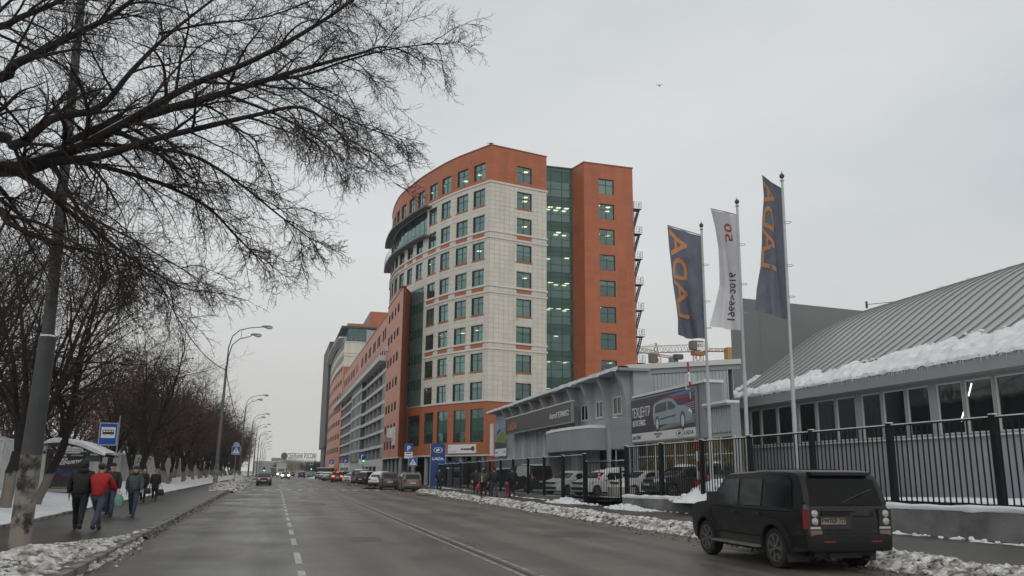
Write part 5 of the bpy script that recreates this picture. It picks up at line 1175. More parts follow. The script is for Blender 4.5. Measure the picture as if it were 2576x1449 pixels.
b=MB(); b.box((p0.x-.2,p0.y-.15,.3),(p0.x+.2,p0.y+.15,1.5),mat('barrier_box',(.35,.05,.04),.5)); b.build('housing',BA)
d=(pt_-Vector((p0.x,p0.y,1.4))); st_=Vector((p0.x,p0.y,1.4)); nseg=12; M_red=mat('barrier_red',(.40,.03,.03),.5)
for i in range(nseg): b=MB(); b.beam(st_+d*i/nseg,st_+d*(i+1)/nseg-d*.001,.10,.06,M_red if i%2 else M_wl); b.build('arm_segment',BA)
b=MB(); c=st_+d*.83; b.box((c.x-.26,c.y-.05,c.z-.35),(c.x-.2,c.y,c.z+.35),M_wf); b.box((c.x+.2,c.y-.05,c.z-.35),(c.x+.26,c.y,c.z+.35),M_wf); b.box((c.x-.26,c.y-.05,c.z+.35),(c.x+.26,c.y,c.z+.41),M_wf); b.box((c.x-.26,c.y-.05,c.z-.41),(c.x+.26,c.y,c.z-.35),M_wf); b.build('arm_guard',BA)
b=MB(); p=gnd(1563,1249,.3); p=Vector((18.0,43.5,.35)); b.box((p.x-.55,p.y-.4,.35),(p.x+.75,p.y+.4,1.05),mat('beige_concrete',(.33,.30,.27),.8,var=.1,scale=2)); b.build('concrete_block',label='pale beige concrete block behind the gate',cat='concrete block')
# ------------------------------------------------ street lamps on the left
M_lampm=mat('lamp_pole_grey',(.085,.09,.095),.55,var=.15,scale=2)
M_lshell=mat('lamp_head_grey',(.20,.21,.22),.5)
def lamp(loc,label,h1=10.6,detail=True,tilt=0,scale=1.0):
    r=empty('street_lamp',loc,label=label,cat='street lamp',group='double arm street lamps along the left pavement'); r.rotation_euler=(0,tilt,0); r.scale=(scale,)*3
    b=MB(); b.tube([(0,0,-.1),(0,0,5.2),(0,0,5.25),(0,0,10.1)],[.17,.15,.12,.10],10,M_lampm); b.build('pole',r,smooth=50)
    b=MB(); b.tube([(0,0,0),(0,0,2.0)],.176,12,mat('pole_whitewash',(.40,.37,.33),.9,scale=3,col2=(.05,.045,.04))); b.build('painted_base',r,smooth=50)
    for off,hh,ln in ((0,0,2.65),(.05,-.75,1.75)):
        pts=[(off,0,10.1),(off+.02,0,11.6+hh),(off+.25,0,12.6+hh),(off+.8,0,13.15+hh),(off+1.6,0,13.4+hh),(off+ln,0,13.55+hh)]
        b=MB(); b.tube(pts,[.055,.05,.045,.04,.04,.035],8,M_lampm); b.build('arm',r,smooth=60)
        x=off+ln; b=MB(); b.ball((x+.35,0,13.60+hh),.42,12,6,M_lshell,(1.15,.42,.28)); hd=b.build('lamp_head',r,smooth=60)
        b=MB(); b.ball((x+.5,0,13.53+hh),.26,10,6,mat('lamp_glass',(.5,.5,.48),.2),(1.2,.6,.6)); b.build('lamp_glass',hd,smooth=60)
    b=MB(); b.beam((.95,0,13.2),(.95,0,12.48),.04,.04,M_lampm); b.build('arm_brace',r)
    return r
def copytree(o,parent=None):
    c=o.copy(); COL.objects.link(c)
    if parent: c.parent=parent
    for ch in list(o.children): copytree(ch,c)
    return c
L0=lamp((-5.25,82.5,.12),'nearest complete double arm street lamp, standing by the snow pile on the left pavement',tilt=R(.9),scale=1.11)
for i,(x,y) in enumerate([(608,160),(628,214),(640,262),(648,312),(654,365),(660,420),(665,480),(668,545)]):
    c=copytree(L0); c.location=(-5.9-.002*y,y,.1) ; c['label']=['second double arm street lamp, behind the first pedestrian crossing sign','third double arm street lamp down the left pavement, tangled with tree twigs','fourth double arm street lamp down the left pavement, over the parked cars'][i] if i<3 else 'tiny double arm street lamp far down the left pavement'
# foreground pole
GP=empty('concrete_pole',label='thick grey lamp pole in the left foreground with flaking whitewashed base',cat='pole'); 
pb0=gnd(46,1385,.15); 
b=MB(); top=atd(120,850,pb0.dot(Vector((math.sin(PSI),math.cos(PSI),0)))); up=atd(205,0,pb0.dot(Vector((math.sin(PSI),math.cos(PSI),0))))
M_old=mat('weathered_pole',(.058,.060,.062),.7,var=.18,scale=1.5,bump=.3,bscale=30); M_ww=mat('flaking_whitewash',(.035,.030,.026),.9,scale=1.7,col2=(.27,.24,.205),bump=.6,bscale=20); 
r_=[n for n in M_ww.node_tree.nodes if n.type=='VALTORGB'][0].color_ramp.elements; r_[0].position=.40; r_[1].position=.50
D_=(top-pb0); Dn=D_/D_.z; dn2=(up-top)/(up.z-top.z)
b.tube([pb0,pb0+Dn*1.9],[.205,.20],20,M_ww); b.build('painted_base',GP,smooth=50)
b=MB(); b.tube([pb0+Dn*1.9,top],[.198,.165],20,M_old); b.build('lower_shaft',GP,smooth=50)
b=MB(); b.tube([top,up],[.125,.085],16,M_old); b.build('upper_shaft',GP,smooth=50)
b=MB(); b.tube([top-Vector((0,0,.06)),top+Vector((0,0,.02))],[.178,.172],20,M_old); b.tube([top+Vector((0,0,.021)),top+Vector((0,0,.06))],[.165,.13],16,M_snow); b.build('collar',GP,smooth=50)
# overhead cable
b=MB(); a_=up+Vector((0,0,-.3)); c_=Vector((-5.1,82.5,10.9)); M_cab=mat('cable_black',(.015,.015,.015),.6)
def cable(a,c,sag,r=.02): 
    n=24; b.tube([a.lerp(c,i/n)+Vector((0,0,-sag*4*(i/n)*(1-i/n))) for i in range(n+1)],r,4,M_cab)
cable(atd(410,730,60),c_,1.0,.045); cable(atd(300,560,24),atd(410,730,60),.6,.02); cable(c_,Vector((-6.2,160,9.9)),1.6,.04)
b.build('overhead_cable',label='thin black overhead cable dropping from the tree to the nearest complete lamp',cat='cable')
# ------------------------------------------------ bus stop sign
p=atd(290,1150,46); BS=empty('bus_stop_sign',label='blue and white bus stop sign with a black bus beside the shelter',cat='road sign'); BS.matrix_world=frame((p.x,p.y,0),(math.cos(R(-4)),math.sin(R(-4)),0)); 
c=atd(269,1092,46); cx=-(p-c).length if 0 else -(Vector((p.x-c.x,p.y-c.y,0)).length); 
b=MB(); b.tube([(.02,.1,-.05),(.02,4.6,-.05)],.04,8,M_steel); b.build('pole',BS)
b=MB(); w,h=.94,1.22; z0=c.z-h/2; b.box((-w-.02,z0,-.06),(0.0,z0+h,0),M_sback); b.build('sign_box',BS)
b=MB(); b.box((-w+.04,z0+.07,.0),(-.07,z0+h-.07,.008),mat('bus_sign_blue',(.004,.06,.42),.4)); b.build('blue_panel',BS)
b=MB(); b.box((-w+.10,z0+.40,.009),(-.13,z0+h-.24,.014),M_wl); b.build('white_panel',BS)
b=MB(); k=mat('sign_black',(.01,.01,.01),.5); x0,x1,y0=-w+.17,-.19,z0+.60; b.box((x0,y0,.015),(x1,y0+.12,.018),k); b.box((x0,y0+.20,.015),(x1-.02,y0+.24,.018),k)
for t in (0,.25,.5,.75,1): x=x0+(x1-x0-.03)*t; b.box((x,y0+.12,.015),(x+.03,y0+.2,.018),k)
for t in (.2,.8):
    x=x0+(x1-x0)*t; b.add([(x+.055*math.cos(i*.628),y0+.0+.055*math.sin(i*.628),.019) for i in range(10)],[tuple(range(10))],k); b.add([(x+.025*math.cos(i*.628),y0+.0+.025*math.sin(i*.628),.021) for i in range(10)],[tuple(range(10))],M_wl)
b.build('bus_symbol',BS)
# ------------------------------------------------ bus shelter
SH=empty('bus_shelter',label='dark bus shelter with snow on its curved roof and an advertising poster on its end',cat='bus shelter')
dS=44; c0=atd(107,1262,dS); c1=atd(205,1262,dS); 
o=Vector((c0.x,c0.y,.15)); xa=Vector((c1.x-c0.x,c1.y-c0.y,0)); wS=xa.length; xa.normalize(); ya=Vector((0,1,0))
def sp(x,y,z): return o+xa*x+ya*y+Vector((0,0,z))
hS=atd(150,1135,dS).z-.15
def sbox(b,x0,x1,y0,y1,z0,z1,m): 
    vs=[sp(x,y,z) for z in (z0,z1) for x,y in ((x0,y0),(x1,y0),(x1,y1),(x0,y1))]; b.add(vs,[(3,2,1,0),(4,5,6,7),(0,1,5,4),(1,2,6,5),(2,3,7,6),(3,0,4,7)],m)
b=MB(); sbox(b,-.02,wS+.02,-.02,.14,.12,.0+hS-.05,M_dark); b.build('poster_case',SH)
b=MB(); sbox(b,.1,wS-.1,.0,.5,-.1,.25,mat('case_base',(.03,.02,.02),.7)); b.build('case_base',SH)
for x,y in ((-.06,.05),(wS+.1,.05),(-.06,3.4),(wS+.1,3.4)): b=MB(); b.tube([sp(x,y,-.1),sp(x,y,hS+.1)],.05,8,M_dark); b.build('post',SH)
b=MB(); sbox(b,-.05,.0,.3,3.3,.3,hS,M_gdk); b.build('rear_glass',SH)
b=MB(); sbox(b,.25,.65,.9,3.0,.45,.5,mat('bench_wood',(.10,.07,.05),.7)); b.build('bench',SH)
xr0,xr1=-.3,wS+1.0; nr=12; zr_=lambda t:hS+.26+.22*math.sin(math.pi*min(1,t*1.1+.05))-.52*t**1.5
b=MB(); vs=[];
for i in range(nr+1):
    t=i/nr; x=xr0+(xr1-xr0)*t
    for y,dz in ((-.35,0),(-.35,.05),(3.6,.05),(3.6,0)): vs.append(sp(x,y,zr_(t)+dz))
b.add(vs,[(4*i+j,4*i+(j+1)%4,4*i+4+(j+1)%4,4*i+4+j) for i in range(nr) for j in range(4)],M_dark); b.build('roof',SH,smooth=40)
b=MB(); vs=[]
for i in range(nr+1):
    t=i/nr; x=xr0+(xr1-xr0)*t; h=.06+.17*min(1,8*t,10*(1-t))
    for y,dz in ((-.38,.04),(-.38,h),(-.3,h+.05),(3.5,h+.05),(3.63,.04)): vs.append(sp(x,y,zr_(t)+dz+.012))
b.add(vs,[(5*i+j,5*i+j+1,5*i+6+j,5*i+5+j) for i in range(nr) for j in range(4)],M_snow); b.build('snow_on_roof',SH,smooth=60)
b=MB(); b.mats=[M_dark]
for i in range(5): x=xr0+(xr1-xr0)*(i+.5)/5; b.beam(sp(x,-.3,zr_((i+.5)/5)-.03),sp(x,3.5,zr_((i+.5)/5)-.03),.05,.06)
b.beam(sp(-.06,.0,hS),sp(wS+1.4,.0,hS-.12),.06,.06); b.build('roof_rib',SH)
b=MB(); sbox(b,wS*.98,wS+.75,-.1,.0,hS-.5,hS-.2,M_dark); b.build('route_box',SH)
# poster print
PO=empty('poster',label='dark advertising poster with white Cyrillic headline over a night scene in the shelter case',cat='poster'); PO.matrix_world=frame(sp(wS/2,-.03,(hS+.25)/2+.05),xa)
wp,hp_=wS-.12,hS-.55
def pq(n,x0,y0,x1,y1,z,m): b=MB(); flatq(b,(x0-.5)*wp,(y0-.5)*hp_,(x1-.5)*wp,(y1-.5)*hp_,z,m); b.build(n,PO)
b=MB(); b.box((-wp/2,-hp_/2,-.005),(wp/2,hp_/2,0),mat('poster_dark',(.012,.012,.018),.35,col2=(.035,.035,.05),scale=1.6)); b.build('sheet',PO)
pq('night_sky',.0,.40,1,.60,.002,mat('poster_blue',(.012,.018,.05),.4,col2=(.06,.09,.17),scale=1.8)); pq('race_cars',.0,.30,1,.42,.003,mat('poster_cars',(.015,.015,.03),.4,col2=(.14,.04,.04),scale=5)); pq('track',.0,.14,1,.28,.0025,mat('poster_track',(.02,.03,.035),.4,col2=(.07,.09,.09),scale=4,stretch=(1,1,3)))
pq('red_label',.10,.90,.50,.985,.003,mat('poster_red',(.30,.03,.025),.5)); pq('yellow_strip',.16,.10,.95,.135,.003,mat('poster_yellow',(.40,.20,.04),.5)); pq('white_footer',.0,.0,1,.085,.004,mat('poster_footer',(.36,.42,.50),.5))
pq('top_bar',.30,1.0,.85,1.03,.003,M_wl)
lettering('G-Drive',.2,M_wl,PO,Matrix.Translation((-.2*wp,.445*hp_,.006)),1,.002); lettering('АВТОРАДИО',.10,M_wl,PO,Matrix.Translation((.28*wp,.445*hp_,.006)),1,.002)
M_rot=Matrix.Rotation(R(7),4,'Z'); lettering('ГОНКА',.21,M_wl,PO,Matrix.Translation((-.2*wp,.315*hp_,.006))@M_rot,1.15,.002,.008,shear=.2); lettering('ТЫСЯЧЕЛЕТИЯ',.19,M_wl,PO,Matrix.Translation((.06*wp,.255*hp_,.006))@M_rot,1.0,.002,.008,shear=.2)
b=MB(); b.mats=[MC['poster_red']]; b.add([(-.1*wp,.17*hp_,.006),(.42*wp,.215*hp_,.006),(.42*wp,.225*hp_,.006),(-.1*wp,.185*hp_,.006)],[(0,1,2,3)]); b.build('red_streak',PO)
# ------------------------------------------------ white concrete panel fence on the left
CF_=empty('concrete_fence',label='long white concrete panel fence behind the roadside trees, snow on its top',cat='fence')
M_cw=mat('white_concrete_panel',(.54,.55,.53),.85,scale=.8,col2=(.68,.69,.67),bump=.3,bscale=6)
b=MB(); b.box((-.06,.05,0),(.06,2.95,2.55),M_cw)
for i in range(3):
    for j in range(4): y=.2+j*.68; z=.25+i*.75; b.box((.06,y,z),(.085,y+.6,z+.66),M_cw)
b.box((-.1,0.05,2.55),(.1,2.95,2.62),M_snow); fm=b.mesh('fence_panel')
b=MB(); b.box((-.12,-.07,0),(.12,.07,2.68),M_cw); fp=b.mesh('fence_post')
y=4.0; k=0
while y<250:
    X0=-11.6-.026*y if y<90 else -13.94-.008*(y-90); ang=math.atan2(-( -.026 if y<90 else -.008),1)
    Mx=Matrix.Translation((X0,y,.55+.04*math.sin(k*2.3)))@Matrix.Rotation(ang,4,'Z'); inst(fm,'fence_panel',CF_,Mx@Matrix.Rotation(R(random.uniform(-1,1)),4,'Y')); inst(fp,'fence_post',CF_,Mx); y+=3.02; k+=1
# low brick house with snowy roof beyond the fence at far left
BH=empty('low_house',label='low brown building with snowy roof beyond the white fence at far left',cat='building')
b=MB(); b.box((-27,40,.3),(-17,62,3.1),mat('brown_brick',(.13,.085,.065),.85,var=.2,scale=2)); b.build('wall',BH)
b=MB(); b.add([(-28,39,3.1),(-16.2,39,3.1),(-16.2,63,3.1),(-28,63,3.1),(-22,39.5,4.6),(-22,62.5,4.6)],[(0,1,4),(1,2,5,4),(2,3,5),(3,0,4,5)],M_snow); b.build('roof',BH)
# ================================================================ CARS
M_tyre=mat('tyre_rubber',(.018,.017,.016),.8); M_rim=mat('alloy_rim',(.20,.20,.20),.4,metal=.6); M_rimd=mat('dark_rim',(.13,.125,.12),.4,metal=.4)
M_cgl=mat('car_glass',(.010,.014,.016),.06,spec=.5); M_cgl2=mat('pale_side_glass',(.030,.050,.048),.08,spec=.6,col2=(.055,.08,.078),scale=3); M_plas=mat('black_plastic',(.022,.022,.023),.6)
M_tl=mat('tail_light_red',(.22,.012,.012),.25,coat=.5); M_hl=mat('headlight_clear',(.42,.44,.45),.15,coat=.5); M_plate=mat('number_plate',(.50,.50,.48),.5); M_chr=mat('dull_chrome',(.35,.35,.34),.3,metal=.8)
M_brk=mat('brake_light_lit',(1,.06,.02),.4,emit=7); M_hll=mat('headlight_lit',(1,.86,.58),.4,emit=14)
def paint(name,c,rough=.35,dirt=.5): return mat(name,c,rough,scale=1.1,col2=tuple(a*(1-dirt*.4)+.06*dirt for a in c),coat=.3,spec=.5)
KINDS=dict(
 suv=dict(L=4.6,W=1.86,H=1.70,wb=2.68,fo=.92,r=.36,belt=1.03,
   top=[(0,.50),(.02,.95),(.10,1.12),(.30,1.52),(.50,1.66),(1.2,1.70),(2.4,1.68),(2.75,1.60),(3.50,1.10),(4.2,.98),(4.5,.84),(4.6,.62),(4.58,.34)],
   side=[[(.50,1.10),(.72,1.50),(1.25,1.56),(1.25,1.08)],[(1.31,1.08),(1.31,1.56),(2.05,1.58),(2.05,1.06)],[(2.11,1.06),(2.11,1.58),(2.62,1.53),(3.18,1.05)]],rear=[(.16,1.10),(.36,1.50)],front=[(2.86,1.54),(3.46,1.13)]),
 sedan=dict(L=4.45,W=1.76,H=1.47,wb=2.62,fo=.86,r=.315,belt=.92,
   top=[(0,.50),(.02,.90),(.10,1.0),(.62,1.06),(1.15,1.38),(1.5,1.45),(2.4,1.47),(2.7,1.42),(3.35,1.02),(4.1,.86),(4.38,.72),(4.45,.5),(4.42,.28)],
   side=[[(.90,1.02),(1.22,1.33),(1.42,1.36),(1.42,.98)],[(1.48,.98),(1.48,1.37),(2.05,1.385),(2.05,.96)],[(2.11,.96),(2.11,1.385),(2.55,1.36),(3.10,.96)]],rear=[(.70,1.09),(1.14,1.35)],front=[(2.78,1.375),(3.32,1.045)]),
 hatch=dict(L=4.1,W=1.75,H=1.50,wb=2.55,fo=.84,r=.31,belt=.94,
   top=[(0,.48),(.02,.92),(.10,1.05),(.42,1.36),(.7,1.45),(1.5,1.50),(2.3,1.48),(2.55,1.42),(3.15,1.02),(3.8,.88),(4.05,.72),(4.1,.5),(4.08,.28)],
   side=[[(.62,1.04),(.78,1.34),(1.12,1.38),(1.12,1.0)],[(1.18,1.0),(1.18,1.39),(1.85,1.40),(1.85,.97)],[(1.91,.97),(1.91,1.40),(2.38,1.37),(2.92,.97)]],rear=[(.20,1.08),(.42,1.34)],front=[(2.62,1.375),(3.10,1.05)]),
 van=dict(L=4.9,W=1.92,H=1.95,wb=3.0,fo=.9,r=.34,belt=1.10,
   top=[(0,.5),(.02,1.05),(.12,1.6),(.22,1.90),(.5,1.95),(2.6,1.95),(3.3,1.88),(4.15,1.25),(4.7,1.05),(4.88,.8),(4.9,.5),(4.88,.3)],
   side=[[(.35,1.15),(.42,1.68),(1.6,1.72),(1.6,1.15)],[(1.68,1.15),(1.68,1.72),(2.7,1.72),(2.7,1.12)],[(2.78,1.12),(2.78,1.72),(3.28,1.68),(3.95,1.12)]],rear=[(.07,1.15),(.17,1.72)],front=[(3.36,1.82),(4.10,1.28)]),
 lrsuv=dict(L=4.84,W=1.95,H=1.89,wb=2.885,fo=.88,r=.385,belt=1.12,
   top=[(.0,.62),(.015,1.02),(.06,1.20),(.16,1.52),(.27,1.76),(.36,1.84),(.52,1.875),(1.5,1.88),(1.75,1.875),(2.0,1.85),(2.95,1.82),(3.12,1.76),(3.68,1.24),(3.9,1.19),(4.5,1.13),(4.74,1.06),(4.82,.88),(4.84,.60),(4.78,.36)],
   side=[[(.42,1.17),(.50,1.66),(.62,1.78),(1.42,1.79),(1.38,1.17)],[(1.52,1.17),(1.52,1.68),(2.36,1.69),(2.36,1.15)],[(2.46,1.15),(2.46,1.69),(3.02,1.67),(3.52,1.14)]],rear=[(.09,1.22),(.24,1.70)],front=[(3.16,1.72),(3.64,1.28)]),
)
def smoothpoly(pts,it=1):
    for _ in range(it):
        o=[pts[0]]
        for a,b in zip(pts[:-1],pts[1:]): o+= [(a[0]*.8+b[0]*.2,a[1]*.8+b[1]*.2),(a[0]*.2+b[0]*.8,a[1]*.2+b[1]*.8)]
        o.append(pts[-1]); pts=o
    return pts
_body={}
def halfw(k,x,z):
    K=KINDS[k]; w=K['W']/2; t=abs(x-K['L']/2)/(K['L']/2)
    boxy={'lrsuv':.06,'van':.07}.get(k,.13); w*=1-boxy*t**4
    if z>K['belt']: w-=(z-K['belt'])*{'lrsuv':.16,'van':.14}.get(k,.27)
    else: w-= (K['belt']-z)**2*.10
    return w
def carbody(k):
    if k in _body: return _body[k]
    K=KINDS[k]; L,r=K['L'],K['r']; xr=L-K['fo']-K['wb']; xf=L-K['fo']; zb=.26 if k!='lrsuv' else .34; ra=r*1.17
    top=smoothpoly(K['top'])
    poly=[(p[0],p[1]) for p in top]
    def arch(xc):
        a0=math.asin(max(-1,(zb-r)/ra)); return [(xc+ra*math.cos(a0+(math.pi-2*a0)*i/12),r+ra*math.sin(a0+(math.pi-2*a0)*i/12)) for i in range(13)]
    poly+=[(L-.12,zb)]+arch(xf)+arch(xr)+[(.12,zb+.06)]
    bm=bmesh.new(); n=len(poly)
    A_=[bm.verts.new((x,-1,z)) for x,z in poly]; B_=[bm.verts.new((x,1,z)) for x,z in poly]
    bm.faces.new(A_); bm.faces.new(B_[::-1])
    for i in range(n): bm.faces.new([A_[i],B_[i],B_[(i+1)%n],A_[(i+1)%n]])
    for z in (.45,.62,.78,K['belt']-.02,K['belt']+.04,K['belt']+.2,K['H']-.12):
        g=bm.verts[:]+bm.edges[:]+bm.faces[:]; bmesh.ops.bisect_plane(bm,geom=g,plane_co=(0,0,z),plane_no=(0,0,1))
    for i in range(1,10):
        g=bm.verts[:]+bm.edges[:]+bm.faces[:]; bmesh.ops.bisect_plane(bm,geom=g,plane_co=(L*i/10,0,0),plane_no=(1,0,0))
    for y in (-.93,-.8,-.4,0,.4,.8,.93):
        g=bm.verts[:]+bm.edges[:]+bm.faces[:]; bmesh.ops.bisect_plane(bm,geom=g,plane_co=(0,y,0),plane_no=(0,1,0))
    cx,cz=L/2,.75
    for v in bm.verts:
        x,y,z=v.co; w=halfw(k,x,z); f=abs(y); 
        # crown: outer edge of the perimeter rolls down toward the side
        peri = abs(y)>.99
        v.co.y=y*w
        rd=.045 if f>.99 else (.012 if f>.9 else 0)
        if rd and z>K['belt']+.1: 
            v.co.z-=rd
        if f>.9 and x<.2 and z<K['belt']+.2: v.co.x+=.05*(f-.9)*10
        if f>.75 and x>L-.45: v.co.x-=(.10 if f>.99 else .05)*(1 if k!='lrsuv' else .6)
        if f<.5 and x<.15 and k!='lrsuv': v.co.x-=.03*(1-f)
    bmesh.ops.recalc_face_normals(bm,faces=bm.faces)
    me=bpy.data.meshes.new('body'); bm.to_mesh(me); bm.free(); me.polygons.foreach_set('use_smooth',[True]*len(me.polygons)); me.set_sharp_from_angle(angle=R(32))
    _body[k]=me; return me
def profx(k,z,front):
    pts=smoothpoly(KINDS[k]['top']); prs=list(zip(pts[:-1],pts[1:])); prs=prs[::-1] if front else prs
    mid=KINDS[k]['L']/2
    for a,c in prs:
        if min(a[1],c[1])<=z<=max(a[1],c[1]) and a[1]!=c[1] and ((a[0]>mid)==bool(front)): return a[0]+(c[0]-a[0])*(z-a[1])/(c[1]-a[1])
    return mid
def wheelmesh(r,w,spk,mr):
    key=('w',round(r,3),spk,mr.name)
    if key in _wm: return _wm[key]
    b=MB(); b.lathe((0,0,0),[(r*.62,-w/2),(r*.93,-w/2),(r,-w*.36),(r,w*.36),(r*.93,w/2),(r*.62,w/2)],26,M_tyre,'y'); t=b.mesh('tyre',40)
    b=MB(); b.mats=[mr]; b.lathe((0,0,0),[(r*.60,-w*.38),(r*.66,-w*.50),(r*.62,-w*.50),(r*.56,-w*.36),(r*.1,-w*.30)],26,M_plas,'y')
    b.lathe((0,0,0),[(r*.69,-w*.49),(r*.70,-w*.52),(r*.63,-w*.53),(r*.62,-w*.45)],26,mr,'y')
    for i in range(spk):
        a=2*math.pi*i/spk
        for da in (-.13,.13):
            p=(r*.14*math.cos(a),-w*.44,r*.14*math.sin(a)); q_=(r*.64*math.cos(a+da),-w*.50,r*.64*math.sin(a+da)); b.beam(p,q_,r*.10,w*.12,mr,(0,1,0))
    b.lathe((0,0,0),[(r*.17,-w*.36),(r*.17,-w*.5),(r*.08,-w*.54)],12,mr,'y')
    rm=b.mesh('rim'); _wm[key]=(t,rm); return _wm[key]
_cc={}
def car(kind,pm,loc,yaw,label,group=None,rear_lit=False,front_lit=False,snow=0,name='parked_car',rim=None,plate=True,text=None,cat='car',s=1,rails=False,matte=False):
    """yaw 0: nose points to +Y (away from the camera)"""
    K=KINDS[kind]; L=K['L']; root=empty(name,loc,yaw+math.pi/2,label,cat,group); root.scale=(s,s,s)
    off=Matrix.Translation((-L/2,0,0))
    me=carbody(kind).copy(); me.materials.clear(); me.materials.append(pm); inst(me,'body',root,off)
    H=lambda x,z:halfw(kind,x,z)
    # lower body trim and underside
    xr=L-K['fo']-K['wb']; xf=L-K['fo']; r=K['r']
    key=(kind,pm.name,'trim')
    b=MB(); b.mats=[M_plas]
    zb=.26 if kind!='lrsuv' else .34
    b.box((.25,-.62,zb-.06),(L-.25,.62,zb+.3)); 
    for sy in (-1,1):
        w=H(L/2,zb)-.02; b.box((xr+r*1.2,min(sy*w,sy*(w-.1)),zb-.06),(xf-r*1.2,max(sy*w,sy*(w-.1)),zb+.05))
    inst(b.mesh('underbody'),'underbody',root,off)
    for sy in (-1,1):
        for i,poly in enumerate(K['side']):
            b=MB(); b.add([(x,sy*(H(x,z)+.006),z) for x,z in poly],[tuple(range(len(poly)))],M_cgl2 if (kind=='lrsuv' and i==2) else M_cgl); b.build('side_window',root).matrix_basis=off
    def strip_glass(a,c,nm,inset):
        (x0,z0),(x1,z1)=a,c; b=MB(); w0=H(x0,z0)*inset; w1=H(x1,z1)*inset
        dx,dz=x1-x0,z1-z0; l=math.hypot(dx,dz); nx_,nz_=(-dz/l,dx/l) if nm=='rear_window' else (dz/l*-1,dx/l)
        if nm=='rear_window': nx_,nz_=-abs(dz/l),abs(dx/l)
        else: nx_,nz_=abs(dz/l),abs(dx/l)
        o=.012
        vs=[]
        for t in (-1,-.5,0,.5,1):
            c_=.02*(1-t*t); vs+=[(x0+nx_*(o+c_),t*w0,z0+nz_*(o+c_)),(x1+nx_*(o+c_),t*w1,z1+nz_*(o+c_))]
        b.add(vs,[(2*i,2*i+1,2*i+3,2*i+2) for i in range(4)],M_cgl if not (kind=='lrsuv' and nm=='rear_window') else mat('dark_rear_glass',(.007,.0075,.008),.22,spec=.15)); b.build(nm,root,smooth=60).matrix_basis=off
    rp_=lambda z,f:profx(kind,z,f)
    strip_glass((rp_(K['rear'][0][1],0),K['rear'][0][1]),(rp_(K['rear'][1][1],0),K['rear'][1][1]),'rear_window',.82 if kind!='lrsuv' else .86)
    strip_glass((rp_(K['front'][0][1],1),K['front'][0][1]),(rp_(K['front'][1][1],1),K['front'][1][1]),'windshield',.86)
    tm,rm=wheelmesh(r,.24,7 if kind=='lrsuv' else 5,rim or M_rim)
    for x in (xr,xf):
        for sy in (-1,1):
            wh=empty('wheel',parent=root); wh.matrix_basis=off@Matrix.Translation((x,sy*(K['W']/2-.14),r))@Matrix.Rotation(0 if sy<0 else math.pi,4,'Z'); inst(tm,'tyre',wh); inst(rm,'rim',wh)
    def lens(nm,pts,mm,face='rear'):
        b=MB(); b.add(pts,[tuple(range(len(pts)))] if len(pts)<9 else [],mm); return b
    bl=K['belt']
    if kind!='lrsuv':
        for sy in (-1,1):
            zt_=bl+.03; zl=bl-.17
            b=MB(); w=H(.05,bl); vs=[]
            for x,yy in ((-.035,.58),(-.028,.80),(.05,.985),(.30,1.02)): vs+=[(x,sy*w*yy,zl),(x+.02,sy*(w*yy-.004),zt_)]
            b.add(vs,[(0,2,3,1),(2,4,5,3),(4,6,7,5)],M_brk if rear_lit else M_tl); b.build('tail_light',root).matrix_basis=off
            b=MB(); zf=bl-.22; vs=[]
            for x,yy in ((L-.10,.52),(L-.13,.74),(L-.24,.93),(L-.55,1.0)):
                wy=H(x,zf)*yy+ (.012 if yy>.95 else 0); vs+=[(x+.05,sy*wy,zf),(x-.0,sy*wy,zf+.16)]
            b.add(vs,[(0,2,3,1),(2,4,5,3),(4,6,7,5)],M_hll if front_lit else M_hl); b.build('headlight',root).matrix_basis=off
        b=MB(); b.mats=[M_plas]; b.box((L-.06,-.42,bl-.22),(L+.0,.42,bl-.10)); b.box((L-.04,-.55,.36),(L+.015,.55,.52)); b.build('grille',root).matrix_basis=off
        b=MB(); b.mats=[M_plas]; b.box((-.03,-.72,.36),(.1,.72,.50)); b.build('bumper_trim',root).matrix_basis=off
    if rear_lit: b=MB(); x,z=K['rear'][1]; b.box((x-.12,-.14,z+.05),(x-.02,.14,z+.09),M_brk); b.build('high_brake_light',root).matrix_basis=off
    if plate and kind!='lrsuv':
        b=MB(); b.box((-.052,-.26,.70),(-.03,.26,.82),M_plate); b.build('number_plate',root).matrix_basis=off
        b=MB(); b.box((L+.017,-.26,.52),(L+.035,.26,.63),M_plate); b.build('number_plate',root).matrix_basis=off
    for sy in (-1,1):
        xm=K['side'][-1][-1][0]-.12; zm=bl+.08; b=MB(); y0=sy*(H(xm,zm)+.0); y1=sy*(H(xm,zm)+.20); b.box((xm-.05,min(y0,y1),zm-.02),(xm+.08,max(y0,y1),zm+(.13 if kind!='lrsuv' else .20)),pm if kind!='lrsuv' else M_plas)
        b.build('mirror',root,smooth=None).matrix_basis=off
        for i in (1,2):
            xd=K['side'][i][0][0]+.05; b=MB(); yy=H(xd,bl-.1); b.box((xd,min(sy*(yy-.01),sy*(yy+.035)),bl-.14),(xd+.22,max(sy*(yy-.01),sy*(yy+.035)),bl-.10),pm if not matte else M_plas); b.build('door_handle',root).matrix_basis=off
        b=MB(); b.mats=[M_plas]
        for xd in (K['side'][1][0][0]-.03,K['side'][2][0][0]-.03): 
            vs=[]
            for z in (zb+.1,.5,.7,bl-.02): vs+=[(xd-.006,sy*(H(xd,z)+.004),z),(xd+.006,sy*(H(xd,z)+.004),z)]
            b.add(vs,[(0,1,3,2),(2,3,5,4),(4,5,7,6)])
        b.build('door_gap',root).matrix_basis=off
